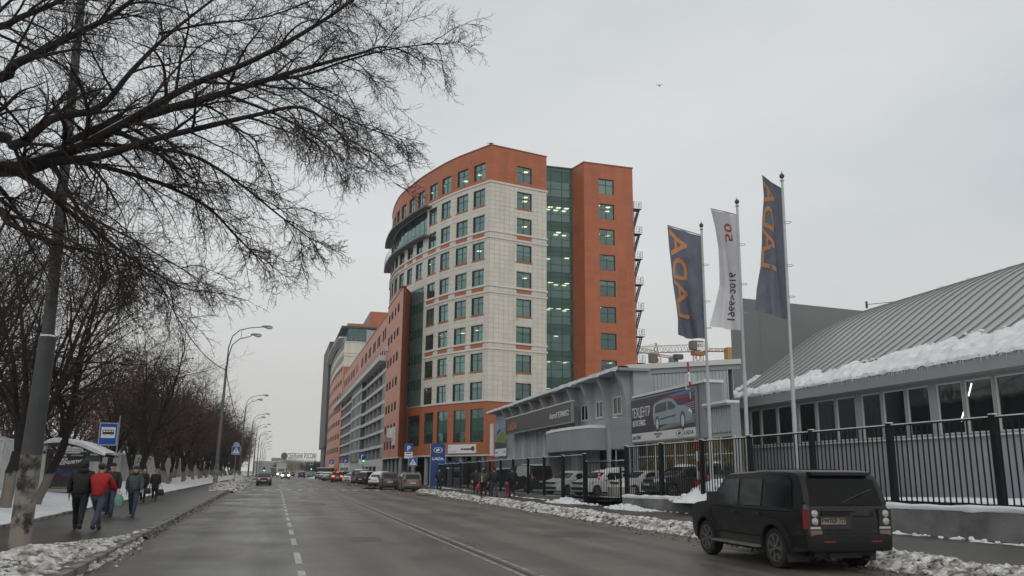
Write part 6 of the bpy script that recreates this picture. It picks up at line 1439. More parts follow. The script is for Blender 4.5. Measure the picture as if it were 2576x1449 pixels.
    if rails:
        for sy in (-1,1): b=MB(); z=K['H']; b.tube([(.6,sy*.62,z-.06),(.75,sy*.62,z+.02),(2.2,sy*.62,z+.03),(2.5,sy*.62,z-.04)],.018,6,M_chr); b.build('roof_rail',root).matrix_basis=off
    if snow:
        b=MB(); vs=[]; tp=[p for p in smoothpoly(K['top']) if p[1]>bl+.0]; xa,xb=K['rear'][1][0]+.12,K['front'][0][0]-.1
        def ztop(x):
            for a,c in zip(tp[:-1],tp[1:]):
                if a[0]<=x<=c[0]: return a[1]+(c[1]-a[1])*(x-a[0])/max(1e-6,c[0]-a[0])
            return bl
        regs=[(xa,xb,.84)]+([(K['front'][1][0]+.12,L-.28,.82)] if snow>1 else [])+([(.06,K['rear'][0][0]-.04,.78)] if snow>1 and kind=='sedan' else [])+([(K['rear'][0][0]+.03,K['rear'][1][0]-.02,.7)] if snow>2 else [])
        for x0,x1,iw in regs:
            n,mn=10,8; k0=len(vs); vs=[]
            for i in range(n+1):
                x=x0+(x1-x0)*i/n; w=H(x,ztop(x))*iw*(1+.05*fbm(x,loc[0],1,2)); h=.07 if 0<i<n else .0
                for j in range(mn+1):
                    t=-1+2*j/mn; hh=h*(1-abs(t)**6)*(1+.4*fbm(x,t*2,loc[1],1.5)); vs.append((x,t*w,ztop(x)-(.03*abs(t)**3)+hh+.012))
            b.add(vs,[(i*(mn+1)+j,i*(mn+1)+j+1,(i+1)*(mn+1)+j+1,(i+1)*(mn+1)+j) for i in range(n) for j in range(mn)],M_snow)
        b.build('snow_cover',root,smooth=180).matrix_basis=off
    if text:
        t,x,z,sz_=text; me=textmesh(t,sz_,1.1,.002,.004); me.materials.clear(); me.materials.append(MC['sign_black']); yy=H(x,z)+.01
        inst(me,'lettering',root,off@frame((x,yy,z),(-1,0,0)))
    return root,off,H,K
# ---- the black off-roader in the foreground
M_sb=mat('satin_black_paint',(.0055,.006,.0075),.36,scale=1.3,col2=(.009,.0093,.010),spec=.30,bump=.02,bscale=60,coat=.18)
def salt(m):
    t=m.node_tree; bs=t.nodes['Principled BSDF']; src=bs.inputs['Base Color'].links[0].from_socket; tc=N(t,'ShaderNodeTexCoord'); sx=N(t,'ShaderNodeSeparateXYZ'); n=N(t,'ShaderNodeTexNoise'); n.inputs['Scale'].default_value=2.2; n.inputs['Detail'].default_value=7
    t.links.new(tc.outputs['Object'],sx.inputs[0]); t.links.new(tc.outputs['Object'],n.inputs['Vector']); a=N(t,'ShaderNodeMath',operation='MULTIPLY_ADD'); a.inputs[1].default_value=-1.1; t.links.new(n.outputs['Fac'],a.inputs[0]); t.links.new(sx.outputs['Z'],a.inputs[2])
    r=N(t,'ShaderNodeMapRange'); r.inputs['From Min'].default_value=.30; r.inputs['From Max'].default_value=-.15; r.inputs['To Max'].default_value=.6; t.links.new(a.outputs[0],r.inputs['Value']); mx=N(t,'ShaderNodeMix',data_type='RGBA'); mx.inputs['B'].default_value=(.060,.052,.044,1); t.links.new(src,mx.inputs['A']); t.links.new(r.outputs[0],mx.inputs['Factor']); t.links.new(mx.outputs['Result'],bs.inputs['Base Color'])
salt(M_sb)
M_sb2=mat('arch_plastic',(.014,.015,.016),.65,spec=.2)
rt,off,H,K=car('lrsuv',M_sb,(10.5,14.06+4.84/2,0),R(-1.2),'large matte black off-road suv parked on the right edge of the road',name='black_suv',rim=M_rimd,matte=True,plate=False)
L=4.84; xr=L-K['fo']-K['wb']; xf=L-K['fo']; r=K['r']
def P_(nm,b,sm=None): o=b.build(nm,rt,smooth=sm); o.matrix_basis=off; return o
for xc in (xr,xf):
    for sy in (-1,1):
        b=MB(); vs=[]; n=18
        for i in range(n+1):
            a=math.pi*(-.12+1.24*i/n)
            for rr_,oo in ((r*1.13,.0),(r*1.13,.055),(r*1.20,.062),(r*1.40,.03),(r*1.42,-.01)):
                x=xc+rr_*math.cos(a); z=r+rr_*math.sin(a); vs.append((x,sy*(H(x,max(.3,z))+oo),max(z,.30)))
        b.add(vs,[(5*i+j,5*i+j+1,5*i+6+j,5*i+5+j) for i in range(n) for j in range(4)],M_sb2); P_('wheel_arch',b,40)
for sy in (-1,1):
    b=MB(); b.box((xr+r*1.35,min(sy*.93,sy*1.10),.355),(xf-r*1.35,max(sy*.93,sy*1.10),.395),mat('step_metal',(.22,.21,.19),.45,metal=.4,var=.2,scale=6)); P_('side_step',b)
    b=MB(); b.mats=[M_sb2]
    for i in range(3): b.box((xf-r*1.5-.12-.38*i*3,min(sy*.8,sy*.98),.30),(xf-r*1.5-.04-.38*i*3,max(sy*.8,sy*.98),.36))
    P_('step_bracket',b)
    b=MB(); 
    vs=[]; 
    for x in np.linspace(xr+r*1.4,xf-r*1.4,8): vs+=[(x,sy*(H(x,.60)+.012),.56),(x,sy*(H(x,.60)+.022),.59),(x,sy*(H(x,.60)+.012),.62)]
    b.add(vs,[(3*i+j,3*i+j+1,3*i+4+j,3*i+3+j) for i in range(7) for j in range(2)],M_sb2); P_('door_moulding',b)
    b=MB(); vs=[]
    for x in np.linspace(.5,3.6,12): vs+=[(x,sy*(H(x,1.11)+.004),1.085),(x,sy*(H(x,1.11)+.016),1.10),(x,sy*(H(x,1.11)+.002),1.125)]
    b.add(vs,[(3*i+j,3*i+j+1,3*i+4+j,3*i+3+j) for i in range(11) for j in range(2)],M_sb2); P_('waist_line',b)
    b=MB(); b.box((3.72,min(sy*(H(3.8,.95)),sy*(H(3.8,.95)+.012)),.86),(3.92,max(sy*(H(3.8,.95)),sy*(H(3.8,.95)+.012)),1.02),M_plas)
    for i in range(3): b.box((3.73,min(sy*(H(3.8,.95)+.012),sy*(H(3.8,.95)+.02)),.875+.05*i),(3.91,max(sy*(H(3.8,.95)+.012),sy*(H(3.8,.95)+.02)),.895+.05*i),M_sb2)
    P_('fender_vent',b)
    for z,mm,w_ in ((1.11,1,1),):
        pass
    # rear lamp cluster
    w=H(.02,1)*.965; yi=w-.27
    b=MB(); b.prism([(yi,.66),(w+.01,.66),(w+.01,1.16),(yi+.02,1.16)],lambda y,z:(-.012,sy*y,z),lambda y,z:(.06,sy*y,z),M_plas); P_('tail_lamp_housing',b)
    b=MB(); vs=[]
    for x,y in ((-.018,w-.015),(.0,w+.012),(.10,H(.10,1)+.006)): vs+=[(x,sy*y,.80),(x,sy*y,1.16)]
    b.add(vs,[(0,2,3,1),(2,4,5,3)],M_tl); P_('tail_light',b)
    for z in (1.075,.935):
        b=MB(); b.lathe((-.035,sy*(yi+.145),z),[(.068,.03),(.066,.0),(.045,-.014),(.001,-.02)],18,mat('clear_lens',(.36,.36,.34),.25,var=.25,scale=20,coat=.4),'x'); P_('round_lamp',b,50)
    b=MB(); b.box((-.02,min(sy*yi,sy*(w-.03)),.80),(-.013,max(sy*yi,sy*(w-.03)),.84),M_hl); b.box((-.02,min(sy*yi,sy*(w-.03)),.69),(-.013,max(sy*yi,sy*(w-.03)),.775),mat('pink_reverse_lens',(.20,.12,.11),.3)); P_('reverse_lamp',b)
    b=MB(); b.box((-.075,min(sy*.38,sy*.62),.565),(-.068,max(sy*.38,sy*.62),.59),M_tl); P_('bumper_reflector',b)
    b=MB(); b.box((.62,min(sy*.5,sy*.96),.16),(.64,max(sy*.72,sy*.96),.42),M_plas); P_('mud_flap',b)
b=MB(); vs=[]; n=10
for i in range(n+1):
    t=-1+2*i/n; y=t*(H(0,.6)+.015); x=-.07 if abs(t)<.85 else (-.05 if abs(t)<.95 else .03)
    vs+=[(x+.03,y,.40),(x,y,.46),(x,y,.66),(x+.015,y,.70),(x+.09,y,.715)]
b.add(vs,[(5*i+j,5*i+j+1,5*i+6+j,5*i+5+j) for i in range(n) for j in range(4)],M_sb2)
for sy in (-1,1): b.prism([(.03,.42),(.62,.46),(.62,.64),(.03,.70)],lambda x,z:(x,sy*(H(x,z)-.02),z),lambda x,z:(x,sy*(H(x,z)+.02),z),M_sb2)
P_('rear_bumper',b,40)
b=MB(); b.box((-.085,-.2,.672),(-.0,.62,.70),mat('bumper_scuff',(.12,.12,.12),.5)); P_('bumper_step',b) if 0 else None
# tailgate: recess panel, handle bar, stepped window edge, plate on the left of centre
b=MB(); b.add([(-.006,-.66,.74),(-.006,.66,.74),(-.006,.66,.745),(-.006,-.66,.745)],[(0,1,2,3)],M_plas); b.add([(-.004,-.18,1.12),(-.004,.60,1.12),(-.004,.60,1.15),(-.004,-.18,1.15)],[(0,1,2,3)],M_plas); P_('tailgate_gap',b)
b=MB(); b.box((-.045,.02,1.045),(.0,.62,1.10),M_sb2); b.box((-.03,.0,.80),(-.01,.64,1.04),M_plas); P_('tailgate_recess',b)
b=MB(); b.box((-.045,.12,.885),(-.032,.64,1.0),mat('dirty_plate',(.30,.25,.19),.6,scale=5,col2=(.16,.13,.10))); pl_=P_('number_plate',b)
me=textmesh('Р997КР 777',.115,.86,.002,.003); me.materials.clear(); me.materials.append(MC['sign_black']); inst(me,'lettering',pl_,frame((-.048,.38,.945),(0,-1,0)))
b=MB(); b.box((-.01,-.50,1.02),(.0,-.10,1.04),M_sb2); b.box((-.012,-.52,1.02),(-.002,-.50,1.14),M_sb2); P_('window_step_trim',b)
b=MB(); b.tube([(.05,.1,1.27),(-.02,-.25,1.44),(-.01,-.5,1.52)],.012,6,M_plas); P_('rear_wiper',b)
b=MB(); b.box((.17,-.64,1.775),(.42,.64,1.835),M_sb); P_('roof_spoiler',b)
b=MB(); b.box((1.45,-.80,1.885),(1.5,.80,1.90),M_sb2); P_('roof_joint',b)
b=MB(); b.box((.2,-.35,.26),(.7,.35,.36),M_plas); b.tube([(.5,-.5,.28),(.05,-.45,.27)],.035,8,M_plas); P_('exhaust',b)
# ---- traffic and parked cars
c_white=paint('car_white',(.74,.74,.74),.35,.25); c_silver=paint('car_silver',(.26,.26,.27),.3); c_black=paint('car_black',(.012,.012,.014),.25,.4); c_tan=paint('car_olive_tan',(.15,.125,.075),.3,.3)
c_brown=paint('car_brown_black',(.028,.020,.018),.3,.4); c_red=paint('car_dark_red',(.11,.014,.014),.3,.3); c_grey=paint('car_grey',(.10,.10,.11),.3); c_dred=paint('car_maroon',(.055,.010,.011),.3,.3); c_dgrey=paint('car_dark_grey',(.045,.045,.048),.3)
GR='cars parked along the right kerb'
car('suv',c_tan,(11.9,78.6,0),R(-2),'olive tan crossover seen from behind, nearest car of the right parked row',GR,rails=True)
car('suv',c_brown,(10.95,86.3,0),R(-4),'brown black crossover just beyond the olive tan one',GR,rails=True)
car('sedan',c_white,(12.0,104,0),R(-20),'white sedan with dark plate recess, parked behind the brown black crossover',GR,snow=1)
car('suv',c_white,(13.5,110.5,0),R(-38),'white and black crossover with snowy roof behind the white sedan',GR,snow=2)
car('suv',c_black,(11.9,112.5,0),R(-40),'black crossover with white plate between minibus and white cars',GR,snow=2)
car('van',paint('car_lilac_grey',(.13,.125,.14)),(11.9,121,0),R(-30),'grey minibus, tallest vehicle in the right parked row',GR,snow=1,cat='minibus')
car('hatch',c_white,(11.2,131,0),R(150),'white hatchback facing the street left of the minibus',GR,snow=1)
car('hatch',c_dgrey,(12.3,127,0),R(-30),'dark hatchback with snow on its window beside the minibus',GR,snow=3)
car('suv',c_dred,(9.3,137.0,0),R(-3),'dark red car with lit brake lights',name='braking_car',rear_lit=True)
for i,(x,y,c,k,l) in enumerate([(9.7,158,c_silver,'sedan','silver sedan under snow left of the braking red car'),(10.1,169,c_white,'hatch','snow covered white hatchback further down the right kerb'),(10.2,181,c_silver,'sedan','snow covered silver sedan near the dark container'),(10.0,195,c_silver,'hatch','small silver hatchback, farthest of the right parked row'),(11.6,150,c_black,'suv','black crossover half hidden behind the silver sedan')]):
    car(k,c,(x,y,0),R(-35+140*(i%2)*0),l,GR,snow=2)
car('hatch',c_dred,(-1.3,107.5,0),R(180),'dark red hatchback facing the camera, first car parked on the left',name='parked_car')
car('suv',c_black,(-1.35,116,0),R(180),'black crossover right behind the dark red hatchback on the left',snow=0)
car('sedan',c_white,(-1.6,128,0),R(180),'white sedan with snowy roof, third car parked on the left',snow=2)
car('sedan',c_dgrey,(-1.6,140,0),R(180),'dark sedan, fourth car parked on the left'); car('hatch',c_silver,(-1.7,156,0),R(180),'silver hatchback, last car parked on the left',snow=1)
car('sedan',c_silver,(1.95,182,0),R(180),'oncoming silver car with both headlights lit',name='oncoming_car',front_lit=True)
car('hatch',c_dred,(6.3,222,0),R(0),'red car driving away in the middle distance',name='moving_car',rear_lit=False); car('sedan',c_silver,(8.9,232,0),R(0),'pale sedan driving away right of the red car',name='moving_car'); car('hatch',c_dgrey,(4.6,262,0),R(180),'tiny dark car behind the white truck',name='moving_car')
# white box truck
TR=empty('box_truck',(1.3,226,0),label='white box truck approaching behind the oncoming silver car',cat='truck')
b=MB(); b.box((-1.25,1.6,.9),(1.25,7.5,3.6),mat('truck_white',(.50,.50,.50),.5,var=.1,scale=.5)); b.build('cargo_box',TR)
b=MB(); b.prism([(0,.5),(0,1.35),(.35,2.35),(1.5,2.45),(1.5,.5)],lambda y,z:(-1.02,y,z),lambda y,z:(1.02,y,z),c_white); b.build('cab',TR)
b=MB(); b.add([(-.92,.02,1.42),(.92,.02,1.42),(.85,.31,2.28),(-.85,.31,2.28)],[(0,1,2,3)],M_cgl); b.build('windshield',TR)
for x in (-.8,.8): b=MB(); b.lathe((x,-.03,.85),[(.16,0),(.16,.03)],12,M_hll,'y'); b.build('headlight',TR)
for x in (-.95,.95):
    for y in (.8,6): b=MB(); b.lathe((x,y,.42),[(.42,0)]*0+[(.42,0),(.42,.01)],4,M_tyre,'x') if 0 else b.lathe((x-.12,y,.42),[(.42,0),(.42,.24)],18,M_tyre,'x'); b.build('wheel',TR)
b=MB(); b.box((-1.2,.9,.55),(1.2,7.3,.9),M_plas); b.build('chassis',TR)
# ---- cars in the yard
GY='cars standing in the showroom yard'
def yp(x,y,dd): p=atd(x,y,dd); return (p.x,p.y,YZ(p.y)+.02)
car('van',c_black,yp(1330,1200,66),R(8),'black delivery van with snow on its rear half behind the fence',GY,snow=2,cat='van')
vanr=[o for o in bpy.context.scene.objects if o.get('label','').startswith('black delivery van')][0]; b=MB(); b.mats=[M_snow]; KV=KINDS['van']
for sy in (-1,1):
    vs=[(x-KV['L']/2,sy*(halfw('van',x,z)+.03),z) for x,z in ((.25,1.15),(.3,1.85),(1.2,1.9),(2.6,1.88),(2.75,1.5),(2.7,1.2),(2.0,1.1),(1.2,1.18),(.7,1.08))]; b.add(vs,[tuple(range(len(vs)))])
b.build('frost_side',vanr)
car('suv',c_black,yp(1255,1200,72),R(100),'black car with snowy bonnet behind the left fence',GY,snow=2)
car('sedan',c_white,yp(1440,1210,58),R(118),'white sedan, leftmost of the white cars nosing toward the fence',GY,snow=1)
car('suv',c_white,yp(1548,1200,55),R(118),'white estate with roof rails, tallest of the white cars',GY,snow=1,rails=True)
car('sedan',c_white,yp(1520,1210,53),R(112),'white sedan directly behind the gate notice',GY,snow=1)
car('sedan',c_white,yp(1625,1213,51),R(100),'white sedan with model name on its door behind the wall end',GY,text=('VESTA',2.0,.62,.2),snow=0)
car('sedan',c_dgrey,yp(1728,1205,45.5),R(96),'dark grey sedan behind the concrete wall, snow dusted',GY,snow=1,s=1.08)
car('suv',c_dgrey,yp(1812,1200,43.5),R(-28),'dark crossover showing red tail lights beside the snow mound',GY,snow=1)
# ================================================================ PEOPLE
M_skin=mat('skin',(.50,.30,.22),.6); 
def skin(name,verts,edges,rad,m,parent,root=0,sub=1):
    me=bpy.data.meshes.new(name); me.from_pydata([tuple(v) for v in verts],edges,[]); me.materials.append(m)
    o=bpy.data.objects.new(name,me); COL.objects.link(o); o.parent=parent
    md=o.modifiers.new('s','SKIN'); md.use_smooth_shade=True
    for i,sv in enumerate(me.skin_vertices[0].data):
        r=rad[i]; sv.radius=(r,r) if not isinstance(r,tuple) else r; sv.use_root=(i==root)
    sm=o.modifiers.new('u','SUBSURF'); sm.levels=sub; sm.render_levels=sub
    return o
def person(loc,yaw,label,h=1.75,top=(.02,.02,.03),legs=(.03,.05,.09),shoe=(.015,.014,.013),hat=None,hair=(.03,.02,.015),female=False,coat=0,step=.35,arm=(.12,-.12),bend=(.15,.15),hood=False,build_=1.0,group=None,lean=0,scarf=None,look=0,armout=.0,headbow=0,knit=False):
    """local +Y is the facing direction"""
    r=empty('person',loc,yaw,label,'person',group); s=h/1.75; B=build_
    V=lambda x,y,z:Vector((x*s,(y+lean*max(0,z-.9))*s,z*s))
    hipw=.10*(1.05 if female else 1); shw=.185*(.92 if female else 1)*B
    # legs
    st=step; LJ={}
    for sy,ph in ((-1,1),(1,-1)):
        f=st*.5*ph; lift=.0 if ph>0 else .05
        kn=(sy*hipw*.95,f*.55+ (.05 if ph<0 else .04),.49+ (.02 if ph<0 else 0)); an=(sy*hipw*.9,f*1.0-(.06 if ph<0 else 0),.085+lift); to=(sy*hipw*1.1,an[1]+.15,.045+lift*.2)
        LJ[sy]=((sy*hipw,0,.90),kn,an,to)
    # arms
    AJ={}
    for sy,a,bd in ((-1,arm[0],bend[0]),(1,arm[1],bend[1])):
        sh=(sy*shw,0,1.42); el=(sy*(shw+.06+armout),a*.28,1.14+abs(a)*.03); fw=bd
        wr=(sy*(shw+.07+armout*.6),el[1]+.27*math.sin(fw+a*.5),1.14-.25*math.cos(fw)); AJ[sy]=(sh,el,wr)
    v=[];e=[];rad=[]
    def add(p,rr,pr=None):
        v.append(V(*p)); rad.append(rr*s); 
        if pr is not None: e.append((pr,len(v)-1))
        return len(v)-1
    pel=add((0,0,.95),.12); wa=add((0,0,1.12),.11,pel); ch=add((0,0,1.34),.13,wa); nk=add((0,.0,1.47),.055,ch); n2=add((0,.015,1.54),.052,nk)
    hb=headbow; hd=add((0,.02+hb,1.60),.084,n2); h2=add((0,.022+hb,1.665),.092,hd); h3=add((0,.01+hb,1.725),.055,h2)
    for sy in (-1,1):
        a=add(LJ[sy][0],.075,pel); a=add(LJ[sy][1],.052,a); a=add(LJ[sy][2],.030,a)
        a=add(AJ[sy][0],.055,ch); a=add(AJ[sy][1],.04,a); a=add(AJ[sy][2],.028,a)
        w=AJ[sy][2]; el=AJ[sy][1]; d=Vector((w[0]-el[0],w[1]-el[1],w[2]-el[2])).normalized()
        pm_=add((w[0]+d.x*.07,w[1]+d.y*.07,w[2]+d.z*.07),.034,a)
    skin('body',v,e,rad,M_skin,r)
    # hands: fingers and thumb as short chains
    if True:
        b=MB(); b.mats=[M_skin if not knit else mat('glove',(.015,.015,.017),.8)]
        for sy in (-1,1):
            w=Vector(AJ[sy][2]); el=Vector(AJ[sy][1]); d=(w-el).normalized(); p0=w+d*.085
            for i,l in enumerate((.065,.078,.072,.055)):
                o=Vector((0,-.027+.018*i,0)); c1=p0+o+d*l*.5; c2=p0+o+d*l+Vector((-sy*.018,0,0)); b.tube([V(*(p0+o)),V(*c1),V(*c2)],[.010*s,.009*s,.006*s],6)
            t0=w+d*.04+Vector((0,.03,0)); b.tube([V(*t0),V(*(t0+d*.03+Vector((0,.022,0)))),V(*(t0+d*.06+Vector((-sy*.008,.024,0))))],[.011*s,.010*s,.007*s],6)
        b.build('hand_fingers',r,smooth=60)
    # face
    b=MB(); b.ball(V(0,.115+hb,1.632),.016*s,8,6,M_skin,(.8,1,1.2)); 
    for sx in (-1,1): b.ball(V(sx*.032,.095+hb,1.652),.010*s,6,4,mat('eye_dark',(.02,.015,.012),.4)); b.ball(V(sx*.086,.01+hb,1.635),.022*s,6,4,M_skin,(.4,.8,1.2))
    b.ball(V(0,.100+hb,1.595),.018*s,6,4,mat('lips',(.28,.10,.09),.5),(1.2,.5,.35)); b.build('face_features',r,smooth=60)
    # trousers
    mj=mat('cloth_%02d%02d%02d'%tuple(int(c*99) for c in legs),legs,.85,var=.2,scale=7,bump=.3,bscale=25); v=[];e=[];rad=[]
    pel=add((0,0,.93),.125*B); 
    for sy in (-1,1): a=add(LJ[sy][0],.112*B,pel); a=add([ (x+y)/2 for x,y in zip(LJ[sy][0],LJ[sy][1])],.100*B,a); a=add(LJ[sy][1],.080,a); a=add([ (x*.5+y*.5) for x,y in zip(LJ[sy][1],LJ[sy][2])],.074,a); add((LJ[sy][2][0],LJ[sy][2][1],LJ[sy][2][2]+.02),.066,a)
    skin('trousers',v,e,rad,mj,r)
    ms=mat('shoe_%02d'%int(shoe[0]*999),shoe,.6)
    for sy in (-1,1):
        a=LJ[sy][2]; b=MB(); b.mats=[ms]; b.ball(V(a[0],a[1]+.055,a[2]-.035),.058*s,10,6,ms,(.9,2.35,.85)); b.ball(V(a[0],a[1]-.01,a[2]+.01),.062*s,10,6,ms,(.95,1.1,1.1)); b.build('shoe',r,smooth=60)
    # jacket with sleeves
    mt=mat('jacket_%03d%03d%03d'%tuple(int(c*999) for c in top),top,.75,var=.22,scale=5,bump=.5,bscale=12,stretch=(1,1,2.2)); v=[];e=[];rad=[]
    hem=.80-coat; ch=add((0,.0,1.32),.200*B); wa=add((0,.0,1.12),.195*B,ch); pv=add((0,0,.97),.20*B,wa)
    if coat: lo=add((0,0,.80),.185*B,pv); add((0,0,hem),.19*B,lo)
    else: add((0,0,.86),.172*B,pv)
    nk=add((0,0,1.44),.12*B,ch); add((0,.0,1.52),.085,nk)
    for sy in (-1,1):
        a=add((AJ[sy][0][0],0,1.405),.098*B,ch); a=add([ (x+y)/2 for x,y in zip(AJ[sy][0],AJ[sy][1])],.088*B,a); a=add(AJ[sy][1],.078*B,a); w=AJ[sy][2]; add((w[0],w[1],w[2]+.02),.060*B,a)
    skin('jacket',v,e,rad,mt,r)
    if hood:
        b=MB(); b.ball(V(0,-.02+hb,1.64),.135*s,14,8,mt,(.95,1.0,1.12)); b.ball(V(0,-.07,1.50),.13*s,12,6,mt,(1.15,.9,.7)); b.build('hood',r,smooth=180)
    elif hat:
        mh=mat('hat_%03d%03d'%(int(hat[0]*999),int(hat[2]*999)),hat,.9,bump=.4,bscale=40); b=MB(); b.lathe(tuple(V(0,.004+hb,1.672)),[(.098*s,0),(.102*s,.03*s),(.095*s,.07*s),(.065*s,.105*s),(.01*s,.118*s)],16,mh); b.build('hat',r,smooth=60)
    if hair and not hood:
        mh=mat('hair_%03d'%int(hair[0]*999),hair,.7); b=MB(); b.ball(V(0,-.032+hb,1.685),.096*s,12,8,mh,(1.0,.92,.95))
        if female: b.ball(V(0,-.065+hb,1.58),.10*s,12,6,mh,(1.05,.65,1.25))
        b.build('hair',r,smooth=180)
    if scarf: b=MB(); b.lathe(tuple(V(0,.01,1.46)),[(.125*s,0),(.135*s,.04*s),(.10*s,.09*s)],14,mat('scarf_%03d'%int(scarf[0]*999),scarf,.9)); b.build('scarf',r,smooth=60)
    return r,V,AJ
def bag(loc,label,col,w=.34,h=.3,d=.14,cat='bag',handle=.2,soft=.0,rz=0):
    m_=mat('bag_%03d%03d%03d'%tuple(int(c*999) for c in col),col,.5,var=.15,scale=6,bump=.4,bscale=14); r=empty('bag',loc,rz,label,cat); b=MB()
    pr=[(.05,.0),(.85,.02),(1,.25),(.92,.6),(.6,.9),(.3,1.0)] if soft else [(.8,0),(1,.03),(1,.5),(.85,.95),(.5,1)]
    n=12; vs=[(a*w/2*math.copysign(abs(math.cos(2*math.pi*j/n))**.7,math.cos(2*math.pi*j/n)),a*d/2*math.sin(2*math.pi*j/n),t*h) for a,t in pr for j in range(n)]
    k=len(pr); b.add(vs,[(i*n+j,i*n+(j+1)%n,(i+1)*n+(j+1)%n,(i+1)*n+j) for i in range(k-1) for j in range(n)]+[tuple(range(n)),tuple((k-1)*n+j for j in range(n))],m_); b.build('bag_body',r,smooth=60)
    b=MB(); b.tube([(-w*.25,0,h*.93),(-w*.16,0,h+handle*.8),(0,0,h+handle),(w*.16,0,h+handle*.8),(w*.25,0,h*.93)],.012,6,m_); b.build('handle',r,smooth=60)
    return r
def hand(r,V,AJ,sy,dz=-.07):
    p=V(*AJ[sy][2]); M=Matrix.Rotation(r.rotation_euler.z,4,'Z'); q_=M@Vector((p.x,p.y,p.z+dz)); return r.location+q_
Z=.15
g_=lambda x,y:tuple(gnd(x,y,Z))
r,V,AJ=person(g_(193,1335),R(6),'man in black quilted hooded jacket and black trousers walking away past the poster',1.84,(.010,.010,.014),(.010,.010,.013),hood=True,step=.8,arm=(.3,-.3),bend=(.1,.3),build_=1.15)
r,V,AJ=person(g_(240,1335),R(-8),'man in bright red jacket, grey cap and blue jeans walking away',1.76,(.36,.012,.012),(.045,.060,.095),hat=(.13,.13,.135),step=.95,arm=(.35,.45),bend=(.4,1.1),build_=1.12,armout=.03,shoe=(.03,.022,.018))
r,V,AJ=person(g_(272,1300),R(184),'man in dark cap and dark jacket walking toward the camera behind the red jacket',1.80,(.016,.018,.026),(.035,.045,.075),hat=(.012,.012,.014),hair=None,step=.4,bend=(.1,.1),build_=1.05)
h_=hand(r,V,AJ,-1); bag((h_.x,h_.y,h_.z-.50),'pale green full plastic shopping bag carried by the man in the dark cap',(.12,.26,.20),.38,.42,.26,soft=1,handle=.1)
r,V,AJ=person(tuple(gnd(262,1297,Z)+Vector((-.15,1.2,0))),R(184),'person in dark hooded coat mostly hidden behind the man in the red jacket',1.80,(.014,.013,.014),(.02,.02,.025),hood=True,step=.3)
h_=hand(r,V,AJ,1); bag((h_.x,h_.y,h_.z-.45),'small pale green bag low behind the legs of the red jacket man',(.10,.25,.22),.26,.36,.2,soft=1,handle=.1)
r,V,AJ=person(g_(331,1299),R(180),'woman in grey padded jacket, black scarf and jeans walking toward the camera',1.70,(.050,.060,.068),(.030,.042,.068),hat=(.03,.028,.03),female=True,step=.7,arm=(.25,-.3),bend=(.25,.2),build_=1.1,scarf=(.012,.012,.013),knit=True)
r,V,AJ=person(g_(357,1264),R(176),'woman with long dark hair and black coat standing by the inner kerb',1.66,(.012,.012,.013),(.012,.012,.014),hair=(.03,.018,.015),female=True,step=.15,coat=.1,arm=(.1,.5),bend=(.3,1.4))
h_=hand(r,V,AJ,-1); bag((h_.x,h_.y-.05,h_.z-.36),'black handbag held by the long haired woman',(.018,.018,.02),.36,.28,.14)
r,V,AJ=person(g_(387,1258),R(178),'elderly woman in long black coat and pale headscarf standing with a bag',1.62,(.012,.012,.014),(.012,.012,.013),hat=(.22,.16,.11),hair=None,female=True,step=.1,coat=.34,arm=(.0,.0),bend=(.2,.1),build_=1.08)
h_=hand(r,V,AJ,-1); bag((h_.x+.05,h_.y,h_.z-.52),'dark navy handbag hanging from the elderly woman',(.016,.018,.03),.40,.34,.16,handle=.22)
b=MB(); p=gnd(372,1264,Z); b.tube([p,p+Vector((.03,0,.78)),p+Vector((.12,0,.84))],.012,6,M_dark); b.build('walking_stick',label='thin dark walking stick between the two standing women',cat='walking stick')
# right pavement
r,V,AJ=person(g_(1104,1233),R(178),'man in dark coat and cap walking alone toward the camera beside the fence',1.90,(.014,.014,.017),(.018,.02,.028),hat=(.012,.012,.013),hair=None,step=.25,build_=1.1,coat=.08)
r,V,AJ=person(g_(1197,1241),R(0),'person in dark grey brown coat at the fence side of the walking group',1.90,(.024,.021,.019),(.014,.014,.015),hat=(.012,.012,.013),step=.3,build_=1.15,coat=.06)
r,V,AJ=person(g_(1216,1249.5),R(0),'woman in grey quilted jacket with yellow side panel and pale hat walking away',1.84,(.060,.058,.052),(.012,.012,.015),hat=(.30,.42,.40),female=True,step=.3,build_=1.2)
b=MB(); b.mats=[mat('yellow_panel',(.45,.36,.02),.7)]; b.add([V(-.20,-.17,1.34),V(-.14,-.215,1.34),V(-.13,-.235,.92),V(-.20,-.20,.90)],[(0,1,2,3)]); b.build('yellow_panel',r)
h_=hand(r,V,AJ,-1); bag((h_.x-.03,h_.y,h_.z-.42),'red shopping bag in the left hand of the woman in the quilted jacket',(.38,.015,.025),.30,.40,.16,handle=.1)
r,V,AJ=person(g_(1243,1252.5),R(2),'man in black jacket and blue jeans walking away between the woman and the child',1.90,(.013,.013,.016),(.045,.055,.075),hat=(.012,.012,.013),step=.5,build_=1.2,bend=(.5,.4))
r,V,AJ=person(g_(1235,1248.5),R(0),'child in blue jacket half hidden left of the man in jeans',1.50,(.02,.10,.30),(.04,.05,.08),step=.2,hair=(.05,.03,.02))
r,V,AJ=person(g_(1276,1248.5),R(0),'small child in patterned coat and pink trousers holding the hand of a man',1.12,(.14,.045,.05),(.50,.03,.10),hat=(.40,.38,.37),hair=None,step=.25,build_=1.15)
r,V,AJ=person(g_(1288,1250.5),R(2),'man in black jacket walking away at the right end of the group beside the child',1.92,(.012,.012,.014),(.018,.02,.026),hat=(.012,.012,.012),step=.35,build_=1.2,arm=(.1,-.2))
